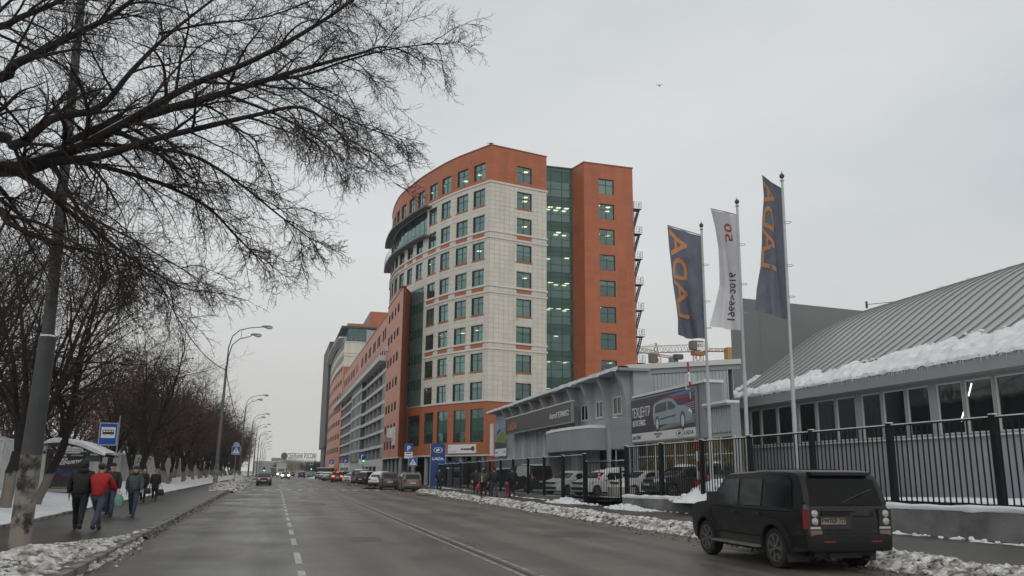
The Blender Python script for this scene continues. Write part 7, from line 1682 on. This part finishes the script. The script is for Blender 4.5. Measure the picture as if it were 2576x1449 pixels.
# ================================================================ TREES
M_bark=mat('dark_bark',(.020,.0155,.013),.9,var=.3,scale=4,bump=.5,bscale=20)
M_twig=mat('brown_twigs',(.040,.027,.022),.9,var=.3,scale=1.5)
M_twr=mat('reddish_twigs',(.095,.046,.036),.9,var=.35,scale=1.2)
M_leaf=mat('dry_seed_clusters',(.10,.050,.034),.9,var=.4,scale=3)
def wwash():
    m=mat('whitewashed_bark',(.02,.016,.013),.9,bump=.6,bscale=14); t=m.node_tree; b=t.nodes['Principled BSDF']; tc=N(t,'ShaderNodeTexCoord'); s=N(t,'ShaderNodeSeparateXYZ'); n=N(t,'ShaderNodeTexNoise'); n.inputs['Scale'].default_value=3; n.inputs['Detail'].default_value=5
    t.links.new(tc.outputs['Object'],s.inputs[0]); t.links.new(tc.outputs['Object'],n.inputs['Vector'])
    a=N(t,'ShaderNodeMath',operation='MULTIPLY_ADD'); a.inputs[1].default_value=.9; t.links.new(n.outputs['Fac'],a.inputs[0]); t.links.new(s.outputs['Z'],a.inputs[2])
    r=N(t,'ShaderNodeValToRGB'); e=r.color_ramp.elements; e[0].position=.62; e[0].color=(.20,.175,.145,1); e[1].position=.66; e[1].color=(.020,.016,.0135,1)
    mr=N(t,'ShaderNodeMapRange'); mr.inputs['From Max'].default_value=3.0; t.links.new(a.outputs[0],mr.inputs['Value']); t.links.new(mr.outputs[0],r.inputs['Fac']); t.links.new(r.outputs[0],b.inputs['Base Color']); return m
M_ww2=wwash()
class Segs:
    def __init__(s): s.a=[];s.b=[];s.ra=[];s.rb=[]
    def add(s,a,b,ra,rb): s.a.append(a);s.b.append(b);s.ra.append(ra);s.rb.append(rb)
    def build(s,name,m,parent=None,n=4,seed=0,**t):
        A=np.array(s.a,float);B=np.array(s.b,float);ra=np.array(s.ra);rb=np.array(s.rb); d=B-A; ln=np.linalg.norm(d,axis=1,keepdims=True); d/=np.maximum(ln,1e-6)
        ref=np.where(np.abs(d[:,2:3])>.9,np.array([[1.,0,0]]),np.array([[0,0,1.]])); u=np.cross(d,ref); u/=np.linalg.norm(u,axis=1,keepdims=True); v=np.cross(d,u)
        k=len(A); V=np.empty((k,2*n,3))
        for j in range(n):
            t_=2*math.pi*j/n; o=u*math.cos(t_)+v*math.sin(t_); V[:,j]=A+o*ra[:,None]; V[:,n+j]=B+d*rb[:,None]*.3+o*rb[:,None]
        base=np.arange(k)[:,None]*2*n; F=np.concatenate([np.concatenate([base+j,base+(j+1)%n,base+n+(j+1)%n,base+n+j],1)[:,None,:] for j in range(n)],1).reshape(-1,4)
        me=bpy.data.meshes.new(name); me.vertices.add(k*2*n); me.vertices.foreach_set('co',V.reshape(-1)); me.loops.add(F.size); me.loops.foreach_set('vertex_index',F.reshape(-1).astype(np.int32)); me.polygons.add(len(F)); me.polygons.foreach_set('loop_start',np.arange(0,F.size,4,dtype=np.int32)); me.polygons.foreach_set('use_smooth',np.ones(len(F),bool))
        me.materials.append(m); me.update(calc_edges=True); o=bpy.data.objects.new(name,me); COL.objects.link(o)
        if parent: o.parent=parent
        return tag(o,**t)
def rnd(rg): 
    while True:
        v=Vector((rg.uniform(-1,1),rg.uniform(-1,1),rg.uniform(-1,1)))
        if .05<v.length<1: return v.normalized()
def branch(sg,rg,p,d,L,r,lv,P):
    """P: per level dict(seg, wob, grav, kids, ang, kl, spread0)"""
    q=P[lv]; n=q['seg']; pts=[p.copy()]; dd=d.normalized(); sl=L/n
    rr=[r]
    for i in range(n):
        dd=(dd+rnd(rg)*q['wob']+Vector((0,0,q['grav']))*(i+1)/n).normalized(); np_=pts[-1]+dd*sl; r2=r*(1-.72*(i+1)/n) if lv<len(P)-1 else r*(1-.5*(i+1)/n)
        sg[min(lv,len(sg)-1)].add(tuple(pts[-1]),tuple(np_),rr[-1],r2); pts.append(np_); rr.append(r2)
    if lv+1>=len(P): return
    k=q['kids']; k=int(k)+(rg.random()<k-int(k))
    for j in range(k):
        t=q['s0']+(1-q['s0'])*(j+rg.random())/k; x=t*n; i=min(int(x),n-1); f=x-i; pp=pts[i].lerp(pts[i+1],f); base=(pts[i+1]-pts[i]).normalized()
        side=base.cross(rnd(rg)).normalized(); a=math.radians(rg.uniform(*q['ang'])); nd=base*math.cos(a)+side*math.sin(a)
        if q.get('flat'): nd.z*=q['flat']
        rad=(rr[i]*(1-f)+rr[i+1]*f)*rg.uniform(.45,.7)
        branch(sg,rg,pp,nd,L*rg.uniform(*q['kl'])*(1.15-.5*t),max(rad,P[lv+1]['rmin']),lv+1,P)
    if lv+1<len(P): branch(sg,rg,pts[-1],dd,L*.45,max(rr[-1],P[lv+1]['rmin']),lv+1,P)
def roadside(seed,h=13.5,red=False,lean=(0,0)):
    rg=random.Random(seed); r=empty('bare_tree',(0,0,0)); sg=[Segs(),Segs(),Segs(),Segs()]
    th=rg.uniform(1.8,3.0); tr=rg.uniform(.17,.24); top=Vector((lean[0],lean[1],th))
    b=MB(); n=6; pts=[top*(i/n)+Vector((.05*math.sin(i*1.7+seed),.05*math.cos(i*2.1+seed),0))*(i/n) for i in range(n+1)]; b.tube([pts[0]-Vector((0,0,.25))]+pts,[tr*1.35,tr*1.22]+[tr*(1.05-.12*i/n) for i in range(1,n+1)],12,M_ww2); b.build('trunk',r,smooth=60)
    P=[dict(seg=7,wob=.13,grav=.06,kids=7.5,ang=(28,62),kl=(.34,.58),s0=.15,rmin=.05),
       dict(seg=5,wob=.20,grav=.05,kids=5.2,ang=(25,65),kl=(.34,.62),s0=.12,rmin=.03),
       dict(seg=4,wob=.28,grav=.0,kids=4,ang=(25,70),kl=(.38,.66),s0=.1,rmin=.012),
       dict(seg=3,wob=.30,grav=-.02,kids=2.5,ang=(25,70),kl=(.4,.7),s0=.1,rmin=.008),
       dict(seg=2,wob=.3,grav=-.02,kids=0,ang=(0,0),kl=(0,0),s0=0,rmin=.006)]
    k=rg.choice((3,4,4,5))
    for i in range(k):
        a=2*math.pi*(i+rg.random()*.6)/k; tilt=rg.uniform(.10,.42); d=Vector((math.sin(tilt)*math.cos(a)+lean[0]*.1,math.sin(tilt)*math.sin(a),math.cos(tilt)))
        branch(sg,rg,pts[-1]-Vector((0,0,.15)),d,(h-th)*rg.uniform(.66,.92),tr*rg.uniform(.5,.72),0,P)
    sg[0].build('limb',M_bark,r,6); 
    m=Segs(); 
    for s_ in sg[1:2]: m.a+=s_.a;m.b+=s_.b;m.ra+=s_.ra;m.rb+=s_.rb
    m.build('branch',M_bark,r,4,kind='stuff')
    m=Segs()
    for s_ in sg[2:]: m.a+=s_.a;m.b+=s_.b;m.ra+=s_.ra;m.rb+=s_.rb
    m.build('twigs',M_twr if red else M_twig,r,3,kind='stuff')
    if red:
        b=MB(); idx=rg.sample(range(len(sg[-1].b)),min(2600,len(sg[-1].b)))
        for i in idx:
            p=Vector(sg[-1].b[i]); u=rnd(rg)*rg.uniform(.04,.10); w=rnd(rg).cross(u).normalized()*rg.uniform(.03,.07); b.add([p-u-w,p+u-w,p+u+w,p-u+w],[(0,1,2,3)],M_leaf)
        b.build('dry_leaves',r,kind='stuff')
    return r
protos=[roadside(11,12.6,False,(.2,.3)),roadside(12,11.3,True,(.5,.2)),roadside(13,12.3,False,(-.3,-.4)),roadside(14,10.8,True,(-.5,.5)),roadside(15,13,False,(1.0,.6)),roadside(16,10.2,True,(.1,-.5))]
rg=random.Random(99); used=set()
GT_='bare trees between the left pavement and the white fence'
def plant(i,x,y,z,rz,s,label,group=GT_):
    if i not in used: o=protos[i]; used.add(i)
    else: o=copytree(protos[i])
    o.location=(x,y,z); o.rotation_euler=(0,0,rz); o.scale=(s*.93,s*.93,s*rg.uniform(.84,.96)); tag(o,label,'tree',group); return o
spots=[]
p=gnd(8,1290,.25); plant(0,p.x,p.y,.25,R(20),1.0,'bare dark tree with whitewashed trunk base at the left edge, behind the grey pole')
p=gnd(84,1281,.25); plant(4,p.x,p.y,.25,R(-60),1.0,'bare tree leaning right with whitewashed base beside the bus shelter poster')
p=gnd(277,1212,.3); plant(2,p.x,p.y,.3,R(90),1,'bare tree rising directly behind the bus stop sign')
p=gnd(323,1218,.3); plant(5,p.x,p.y,.3,R(10),1.1,'bare straight tree seen just left of the woman in the grey jacket')
p=gnd(366,1216,.3); plant(1,p.x,p.y,.3,R(140),1.05,'bare reddish tree seen between the woman in grey and the standing women')
p=gnd(412,1221,.3); plant(3,p.x,p.y,.3,R(40),1.1,'bare reddish tree with pale painted trunk right of the elderly woman')
names=['bare reddish twiggy tree','bare dark tree','tall bare tree','bushy bare tree']
y=52; k=0
while y<300:
    for row,(x0) in enumerate((-9.3,-11.6)):
        if (row==0 and y<60) or (row==1 and y<130 and k%2): continue
        x=x0-.006*y+rg.uniform(-.5,.5); yy=y+rg.uniform(-1.6,1.6)+row*2.8
        i=rg.choice((1,3,5,1,3,0,2,4)); plant(i,x,yy,.3,rg.uniform(0,6.3),rg.uniform(.9,1.12)*(1 if yy<140 else 1.08),['one of the bare trees in the front row beside the left pavement, trunk whitewashed','one of the bare trees in the second row close to the white fence, trunk whitewashed'][row],['bare trees in the front row along the left pavement','bare trees in the second row before the white fence'][row])
    y+=7.2+y*.012; k+=1
for j in range(22):      # beyond the white fence
    y=30+j*11+rg.uniform(-2,2); x=-19-rg.uniform(0,9)-.02*y; plant(rg.choice((1,3,5,1)),x,y,.2,rg.uniform(0,6.3),rg.uniform(.9,1.2),'one of the bare reddish trees massed beyond the white concrete fence','bare trees beyond the white fence')
for (x,y,s) in ((-11.2,25,1.1),(-14.5,31,1.2),(-17,27,1.3),(-15.5,40,1.2),(-17.8,35,1.3),(-18.5,42,1.3),(-16,47,1.25),(-19.5,50,1.3),(-21,33,1.35),(-22,41,1.4),(-23,55,1.4),(-20,60,1.35),(-17.5,56,1.2),(-15.6,36,1.15)): plant(rg.choice((0,2,4)),x,y,.3,rg.uniform(0,6.3),s,'one of the bare dark trees crowding the left edge behind the grey pole','bare trees at the left edge')
# shrubs by the street end with remaining leaves over the lamps
# ------------------------------------------------ big tree whose limbs hang into the upper left
rg=random.Random(5)
BT=empty('overhanging_tree',(-9.6,11.0,.3),label='large bare tree outside the left edge whose dark branches spread across the upper left sky',cat='tree')
sgs=[Segs(),Segs(),Segs(),Segs()]
org=Vector((-9.6,11.0,.3))
trunk=[Vector((0,0,-.3)),Vector((.1,.1,2.0)),Vector((.3,.3,4.2)),Vector((.5,.6,6.0))]
b=MB(); b.tube(trunk,[.42,.36,.32,.29],14,M_bark); b.build('trunk',BT,smooth=60)
def wp(x,y,d): return atd(x,y,d)-org
LP=[dict(seg=1,wob=0,grav=0,kids=0,ang=(0,0),kl=(0,0),s0=0,rmin=.02),
    dict(seg=9,wob=.17,grav=-.11,kids=8.4,ang=(28,66),kl=(.34,.60),s0=.10,rmin=.013),
    dict(seg=6,wob=.22,grav=-.07,kids=4.6,ang=(28,68),kl=(.36,.64),s0=.10,rmin=.0080),
    dict(seg=4,wob=.24,grav=-.03,kids=2.5,ang=(30,70),kl=(.38,.62),s0=.12,rmin=.0048),
    dict(seg=3,wob=.24,grav=.03,kids=0,ang=(0,0),kl=(0,0),s0=0,rmin=.0036)]
def limb(pts,r0,r1,nk,kl,downbias=0,k0=.12):
    P_=[Vector(p) for p in pts]; o=[]
    for i in range(len(P_)-1):
        p0=P_[max(i-1,0)];p1=P_[i];p2=P_[i+1];p3=P_[min(i+2,len(P_)-1)]
        for k in range(4): t=k/4; o.append(.5*((2*p1)+(p2-p0)*t+(2*p0-5*p1+4*p2-p3)*t*t+(3*p1-p0-3*p2+p3)*t**3))
    o.append(P_[-1]); n=len(o)-1; rr=[r0+(r1-r0)*(i/n)**.8 for i in range(n+1)]
    b=MB(); b.tube(o,rr,9,M_bark); b.build('limb',BT,smooth=60)
    sn=[q+Vector((0,0,rr[i]*.75)) for i,q in enumerate(o[:max(4,n//2)])]
    if r0>.09: b=MB(); b.tube(sn,[max(.01,rr[i]*.55) for i in range(len(sn))],6,M_snow); b.build('snow_on_limb',BT,smooth=60)
    tot=sum((o[i+1]-o[i]).length for i in range(n))
    for j in range(nk):
        t=k0+(1-k0)*(j+rg.random())/nk; x=t*n; i=min(int(x),n-1); pp=o[i].lerp(o[i+1],x-i); base=(o[i+1]-o[i]).normalized()
        side=(base.cross(rnd(rg))).normalized(); a=math.radians(rg.uniform(22,58)); d=base*math.cos(a)+side*math.sin(a); d.z-=downbias*rg.random()
        branch(sgs,rg,pp,d,kl*rg.uniform(.55,1.15)*(1.1-.45*t),max(.012,rr[i]*rg.uniform(.35,.6)),1,LP)
    branch(sgs,rg,o[-1],(o[-1]-o[-2]).normalized(),kl*.5,rr[-1],1,LP)
J=trunk[-1]; J2=trunk[2]
e1=wp(-40,400,13.6)
limb([J2,(J2+e1)/2+Vector((0,0,.2)),wp(-40,425,13.6),wp(100,412,13.7),wp(240,330,13.9),wp(400,280,14.2),wp(560,235,14.5),wp(740,180,14.8),wp(920,130,15.2)],.21,.024,24,1.9)
limb([wp(60,417,13.6),wp(190,375,13.5),wp(330,300,13.2),wp(480,215,13),wp(640,150,12.8),wp(800,60,12.6),wp(900,-10,12.4)],.10,.02,16,1.9)
limb([wp(110,408,13.6),wp(240,395,13.3),wp(380,352,13),wp(520,318,12.8),wp(640,290,12.6),wp(760,270,12.5),wp(850,330,12.6)],.085,.015,16,1.8,.3)
limb([J,wp(-60,330,13),wp(40,365,13),wp(130,300,13.2),wp(250,270,13.6),wp(330,180,14),wp(420,90,14.4),wp(560,-20,15)],.12,.02,16,1.9)
limb([wp(150,400,13.7),wp(260,420,13.9),wp(400,460,14.3),wp(520,520,14.6),wp(590,590,15),wp(640,640,15.2)],.055,.012,14,1.5,.3)
limb([wp(200,355,13.8),wp(330,370,14),wp(480,390,14.4),wp(600,460,14.8),wp(700,540,15.2),wp(780,600,15.4)],.050,.010,16,1.3,.25)
limb([wp(560,235,14.5),wp(700,290,14.8),wp(800,350,15.2),wp(870,410,15.5)],.035,.008,11,1.1,.2)
limb([wp(640,205,14.6),wp(760,190,14.9),wp(880,150,15.2),wp(1000,120,15.5),wp(1110,110,15.8)],.035,.008,14,1.6,.1)
limb([wp(700,190,14.8),wp(820,270,15),wp(920,320,15.3),wp(1010,350,15.6)],.025,.007,10,1.1,.1)
limb([wp(130,405,13.6),wp(170,480,13.5),wp(230,570,13.4),wp(330,650,13.4),wp(450,720,13.5)],.05,.012,13,1.8,.3)
limb([J,wp(-80,200,13),wp(40,160,13),wp(160,100,13.4),wp(280,40,13.8),wp(380,-40,14)],.12,.03,15,2.0)
limb([J,wp(-80,500,12.8),wp(20,560,12.8),wp(130,610,13),wp(260,640,13.2)],.09,.015,16,2.2,.2)
limb([J,wp(-100,80,13),wp(60,40,13.2),wp(200,-20,13.6)],.10,.03,14,2.3,.2)
limb([wp(40,410,14.5),wp(180,520,16),wp(330,600,17),wp(480,690,17.6)],.04,.01,12,1.8,.3)
limb([wp(400,85,14.4),wp(520,60,14.6),wp(680,40,14.9),wp(830,-20,15)],.03,.01,12,2.0,.4)
m=Segs()
for s_ in sgs[:2]: m.a+=s_.a;m.b+=s_.b;m.ra+=s_.ra;m.rb+=s_.rb
m.build('branch',M_bark,BT,5,kind='stuff')
m=Segs()
for s_ in sgs[2:]: m.a+=s_.a;m.b+=s_.b;m.ra+=s_.ra;m.rb+=s_.rb
print('twig segs',len(m.a)); m.build('twigs',M_twig,BT,3,kind='stuff')
# cordon of leafy twigs near the second lamp
# ================================================================ FAR END
def P3(x,y,d): return atd(x,y,d)
M_far=mat('far_pale_building',(.30,.30,.29),.9,var=.1,scale=.05); M_far2=mat('far_grey_building',(.20,.20,.20),.9,var=.1,scale=.05)
def farb(x0,x1,yt,dd,m_,label,rows=5):
    a=atd(x0,yt,dd); c=atd(x1,yt,dd); r=empty('distant_building',label=label,cat='building'); u=Vector((c.x-a.x,c.y-a.y,0)); L=u.length; u.normalize(); n=Vector((-u.y,u.x,0)); z=a.z
    pth=Path([(a.x,a.y),(c.x,c.y)],-1); ops=[]; nc=max(2,int(L/5))
    for i in range(nc):
        for j in range(rows):
            z0=1.5+j*(z-2)/rows; ops.append((L*(i+.25)/nc,L*(i+.75)/nc,z0,z0+(z-2)/rows*.5))
    wall(pth,0,L,0,z,ops,m_,parent=r,rev=.4,mr=m_)
    b=MB(); 
    for o in ops: b.add([pth.P(o[0],o[2],-.3),pth.P(o[1],o[2],-.3),pth.P(o[1],o[3],-.3),pth.P(o[0],o[3],-.3)],[(0,1,2,3)],M_gdk)
    b.build('window_panes',r,kind='stuff')
    b=MB(); b.box((0,0,0),(L,14,.3),M_snow); o=b.build('roof',r); o.matrix_world=Matrix.Translation((a.x,a.y,z-.1))@Matrix.Rotation(math.atan2(u.y,u.x),4,'Z'); return r
farb(640,690,1160,470,M_far,'pale distant block left of the street end behind lamp posts',4)
farb(700,812,1160,520,M_far,'wide pale distant block carrying the roof sign at the street end',4)
farb(683,722,1152,600,M_far2,'grey distant block behind the wide pale one',5)
LT=empty('roof_sign',label='row of large letters standing on the roof of the distant block',cat='roof sign'); p=atd(760,1148,520); LT.matrix_world=frame((p.x,p.y,p.z),CR)
me=textmesh('СБЕРБАНК РОССИИ',4.4,1.0,.15,.04); me.materials.append(mat('far_letters',(.06,.065,.06),.8)); w=max(v.co.x for v in me.vertices)-min(v.co.x for v in me.vertices)
for v in me.vertices: v.co.x*=17.2/w
inst(me,'lettering',LT)
b=MB(); b.lathe((0,0,0),[(2.0,0),(2.0,.1),(1.3,.1)],20,MC['far_letters']); o=b.build('emblem',LT); o.location=(-10.8,.2,0)
b=MB(); b.mats=[MC['far_letters']]
for i in range(12): b.beam((-8.4+i*1.5,-3.6,0),(-8.4+i*1.5,-1.9,0),.15,.15)
b.beam((-8.8,-2.2,0),(8.8,-2.2,0),.2,.2); b.build('sign_frame',LT)
def farbox(name,x0,x1,y0,y1,dd,dep,m_,label,cat):
    a=atd(x0,y1,dd); c=atd(x1,y1,dd); t=atd(x0,y0,dd).z; r=empty(name,label=label,cat=cat); u=Vector((c.x-a.x,c.y-a.y,0)); L=u.length; ang=math.atan2(u.y,u.x)
    b=MB(); b.box((0,0,0),(L,dep,t-.15),m_); 
    b.build('body',r); b=MB(); b.box((-.1,-.1,t-.149),(L+.1,dep+.1,t),M_snow); b.build('roof',r); b=MB(); b.mats=[MC.get('sign_black')]
    k=max(2,int(L/2.4))
    for i in range(k+1): b.box((L*i/k-.04,-.05,.1),(L*i/k+.04,-.001,t-.2))
    b.build('rib',r); r.matrix_world=Matrix.Translation((a.x,a.y,0))@Matrix.Rotation(ang,4,'Z'); return r
farbox('shipping_container',797,828,1176,1192,215,6,mat('container_dark',(.04,.042,.04),.8),'dark container like box behind the parked silver cars at the street end','container')
farbox('grey_shed',681,706,1175,1192,300,8,mat('shed_brown',(.16,.15,.14),.8),'low brown grey shed left of the white truck at the street end','shed')
def farcrown(x,y,dd,w,h,m_,label,seed,rx):
    a=atd(x,1183,dd); r=empty('distant_tree',(a.x,a.y,0),label=label,cat='tree'); rg=random.Random(seed); s=Segs(); 
    for i in range(800):
        v=rnd(rg)*rg.random()**.35; base=Vector((v.x*w,v.y*w*.6,h*.55+v.z*h*.45)); d=(Vector((v.x*.6,v.y*.3,.9))+rnd(rg)*.5).normalized()*rg.uniform(.8,2.2); s.add(tuple(base),tuple(base+d),.05,.02)
    s.build('crown',m_,r,3,kind='stuff'); b=MB(); b.tube([(0,0,0),(0,0,h*.5)],[.4,.25],8,M_bark); b.build('trunk',r)
farcrown(733,1160,400,6.0,6.4,mat('willow_twigs',(.24,.21,.14),.9),'yellowish bare willow in front of the distant roof sign block',1,1)
farcrown(784,1165,380,5.0,5.0,M_twig,'greyish bare tree beside the far traffic light',2,1); farcrown(702,1170,430,3,4.5,M_twig,'small bare tree left of the willow at the street end',3,1)
farcrown(806,1172,360,3,4.5,M_twig,'bare tree at the foot of the dark slab',4,1)
# snow heap at the far right bend
mound((9.6,205,0),3.0,9,.6,'snow_mound')
# ------------------------------------------------ tower cranes behind the hall
M_cr=mat('crane_yellow',(.42,.23,.06),.6,var=.1,scale=.5); M_crw=mat('crane_white',(.42,.42,.41),.6); M_crb=mat('crane_orange',(.36,.15,.05),.6)
def truss(b,p,q,w,n,m_,h=None,tri=True):
    p,q=Vector(p),Vector(q); d=(q-p)/n; dn=d.normalized(); a=dn.cross(Vector((0,0,1))) 
    if a.length<.1: a=Vector((1,0,0)); u=dn.cross(a)
    else: a.normalize(); u=a.cross(dn)
    h=h or w
    if tri: offs=[a*w/2,-a*w/2,u*h]
    else: offs=[a*w/2+u*w/2,-a*w/2+u*w/2,-a*w/2-u*w/2,a*w/2-u*w/2]
    for o in offs: b.beam(p+o,q+o,.16,.16,m_)
    for i in range(n):
        for j in range(len(offs)):
            o1,o2=offs[j],offs[(j+1)%len(offs)]; b.beam(p+d*i+o1,p+d*(i+1)+o2,.09,.09,m_) if i%2 else b.beam(p+d*i+o2,p+d*(i+1)+o1,.09,.09,m_)
CR1=empty('tower_crane',label='larger tower crane with white cab sign, boom running left behind the orange tower',cat='crane')
dd=215
b=MB(); c=atd(1757,905,dd); truss(b,(c.x,c.y,0),(c.x,c.y,atd(1757,893,dd).z),1.9,16,M_cr,tri=False); b.build('mast',CR1)
b=MB(); truss(b,atd(1757,884,dd),atd(1560,890,dd+10),1.2,26,M_crw,1.8); b.build('jib',CR1)
b=MB(); truss(b,atd(1770,884,dd),atd(1838,884,dd-3),1.2,8,M_crb,.7); a_=atd(1835,883,dd-3); b.box((a_.x-1,a_.y-1,a_.z-2.2),(a_.x+1,a_.y+1,a_.z+.8),M_cr); b.build('counter_jib',CR1)
b=MB(); a_=atd(1757,884,dd); b.box((a_.x-1.6,a_.y-1.2,a_.z-1.0),(a_.x+1.6,a_.y+1.2,a_.z-.1),M_crb); b.box((a_.x-2.2,a_.y-1.3,a_.z+.3),(a_.x+.9,a_.y+1.0,a_.z+2.6),mat('crane_cab',(.13,.12,.10),.6)); b.build('slewing_cab',CR1)
b=MB(); b.box((-1.5,-1,0),(1.5,1,.05),M_wl); o=b.build('sign_board',CR1); a2=atd(1760,873,dd); o.matrix_world=frame((a2.x,a2.y-1.5,a2.z),CR); lettering('EC-B',1.1,MC['sign_black'],o,Matrix.Translation((0,.2,.06)),1.1,.01,.02)
CR2=empty('tower_crane',label='smaller yellow tower crane with counterweight on the right, left of the white cab sign',cat='crane'); dd=235
b=MB(); c=atd(1651,905,dd); truss(b,(c.x,c.y,0),(c.x,c.y,atd(1651,900,dd).z),1.9,14,M_cr,tri=False); b.build('mast',CR2)
b=MB(); p=atd(1651,897,dd); q_=atd(1650,863,dd); 
for s_ in (-.9,.9): b.beam(p+CR*s_,q_,.25,.25,M_cr)
b.beam(q_,atd(1707,902,dd-4),.08,.08,M_cr); b.beam(q_,atd(1606,878,dd+6),.08,.08,M_cr); b.build('apex_frame',CR2)
b=MB(); truss(b,atd(1651,894,dd),atd(1608,885,dd+12),1.0,8,M_cr,1.2); b.build('jib',CR2)
b=MB(); truss(b,atd(1651,896,dd),atd(1712,904,dd-5),1.0,8,M_crb,.6); a_=atd(1694,908,dd-4); b.box((a_.x-1.1,a_.y-.8,a_.z-1.3),(a_.x+1.1,a_.y+.8,a_.z+1),mat('crane_ballast',(.22,.22,.21),.8)); a_=atd(1706,900,dd-5); b.box((a_.x-1.2,a_.y-.8,a_.z-.4),(a_.x+1.2,a_.y+.8,a_.z+.9),M_dark); b.build('counter_jib',CR2)
b=MB(); a_=atd(1646,904,dd); b.box((a_.x-1.4,a_.y-1,a_.z-1),(a_.x+.6,a_.y+1,a_.z+1.5),MC['crane_cab']); b.build('operator_cab',CR2)
# birds
def bird(p,label,s=1,perch=False):
    r=empty('bird',tuple(p),label=label,cat='bird'); m_=mat('bird_dark',(.03,.03,.032),.7); b=MB(); b.ball((0,0,0),.11*s,10,6,m_,(1.8,.8,.8)); b.ball((.2*s,0,.05*s),.06*s,8,5,m_); b.add([(-.18*s,-.03*s,0),(-.36*s,-.07*s,0),(-.36*s,.07*s,0),(-.18*s,.03*s,.01)],[(0,1,2,3)],m_); b.build('body',r,smooth=60)
    if not perch:
        for sy in (-1,1): b=MB(); b.add([(.1*s,0,.03*s),(-.1*s,0,.03*s),(-.16*s,sy*.32*s,.16*s),(.02*s,sy*.34*s,.17*s),(-.2*s,sy*.62*s,.06*s)],[(0,1,2,3),(3,2,4)],m_); b.build('wing',r)
    return r
b_=bird(atd(1659,216,60),'small bird flying alone in the grey sky'); b_.rotation_euler=(0,0,R(60)); b_.scale=(.5,)*3
bird(Vector((23.6,97.3,ZT+.22)),'small bird perched on the corner of the orange parapet',1.3,True)
# ------------------------------------------------ thin winter air
def haze():
    b=MB(); b.box((-300,-40,-1.2),(420,760,60)); o=b.build('haze',kind='stuff'); m=bpy.data.materials.new('haze_air'); m.use_nodes=True; t=m.node_tree; t.nodes.clear(); a=N(t,'ShaderNodeOutputMaterial'); v=N(t,'ShaderNodeVolumePrincipled'); v.inputs['Color'].default_value=(.90,.92,.93,1); v.inputs['Density'].default_value=.00026; v.inputs['Anisotropy'].default_value=.2; t.links.new(v.outputs[0],a.inputs['Volume']); o.data.materials.append(m)
haze()
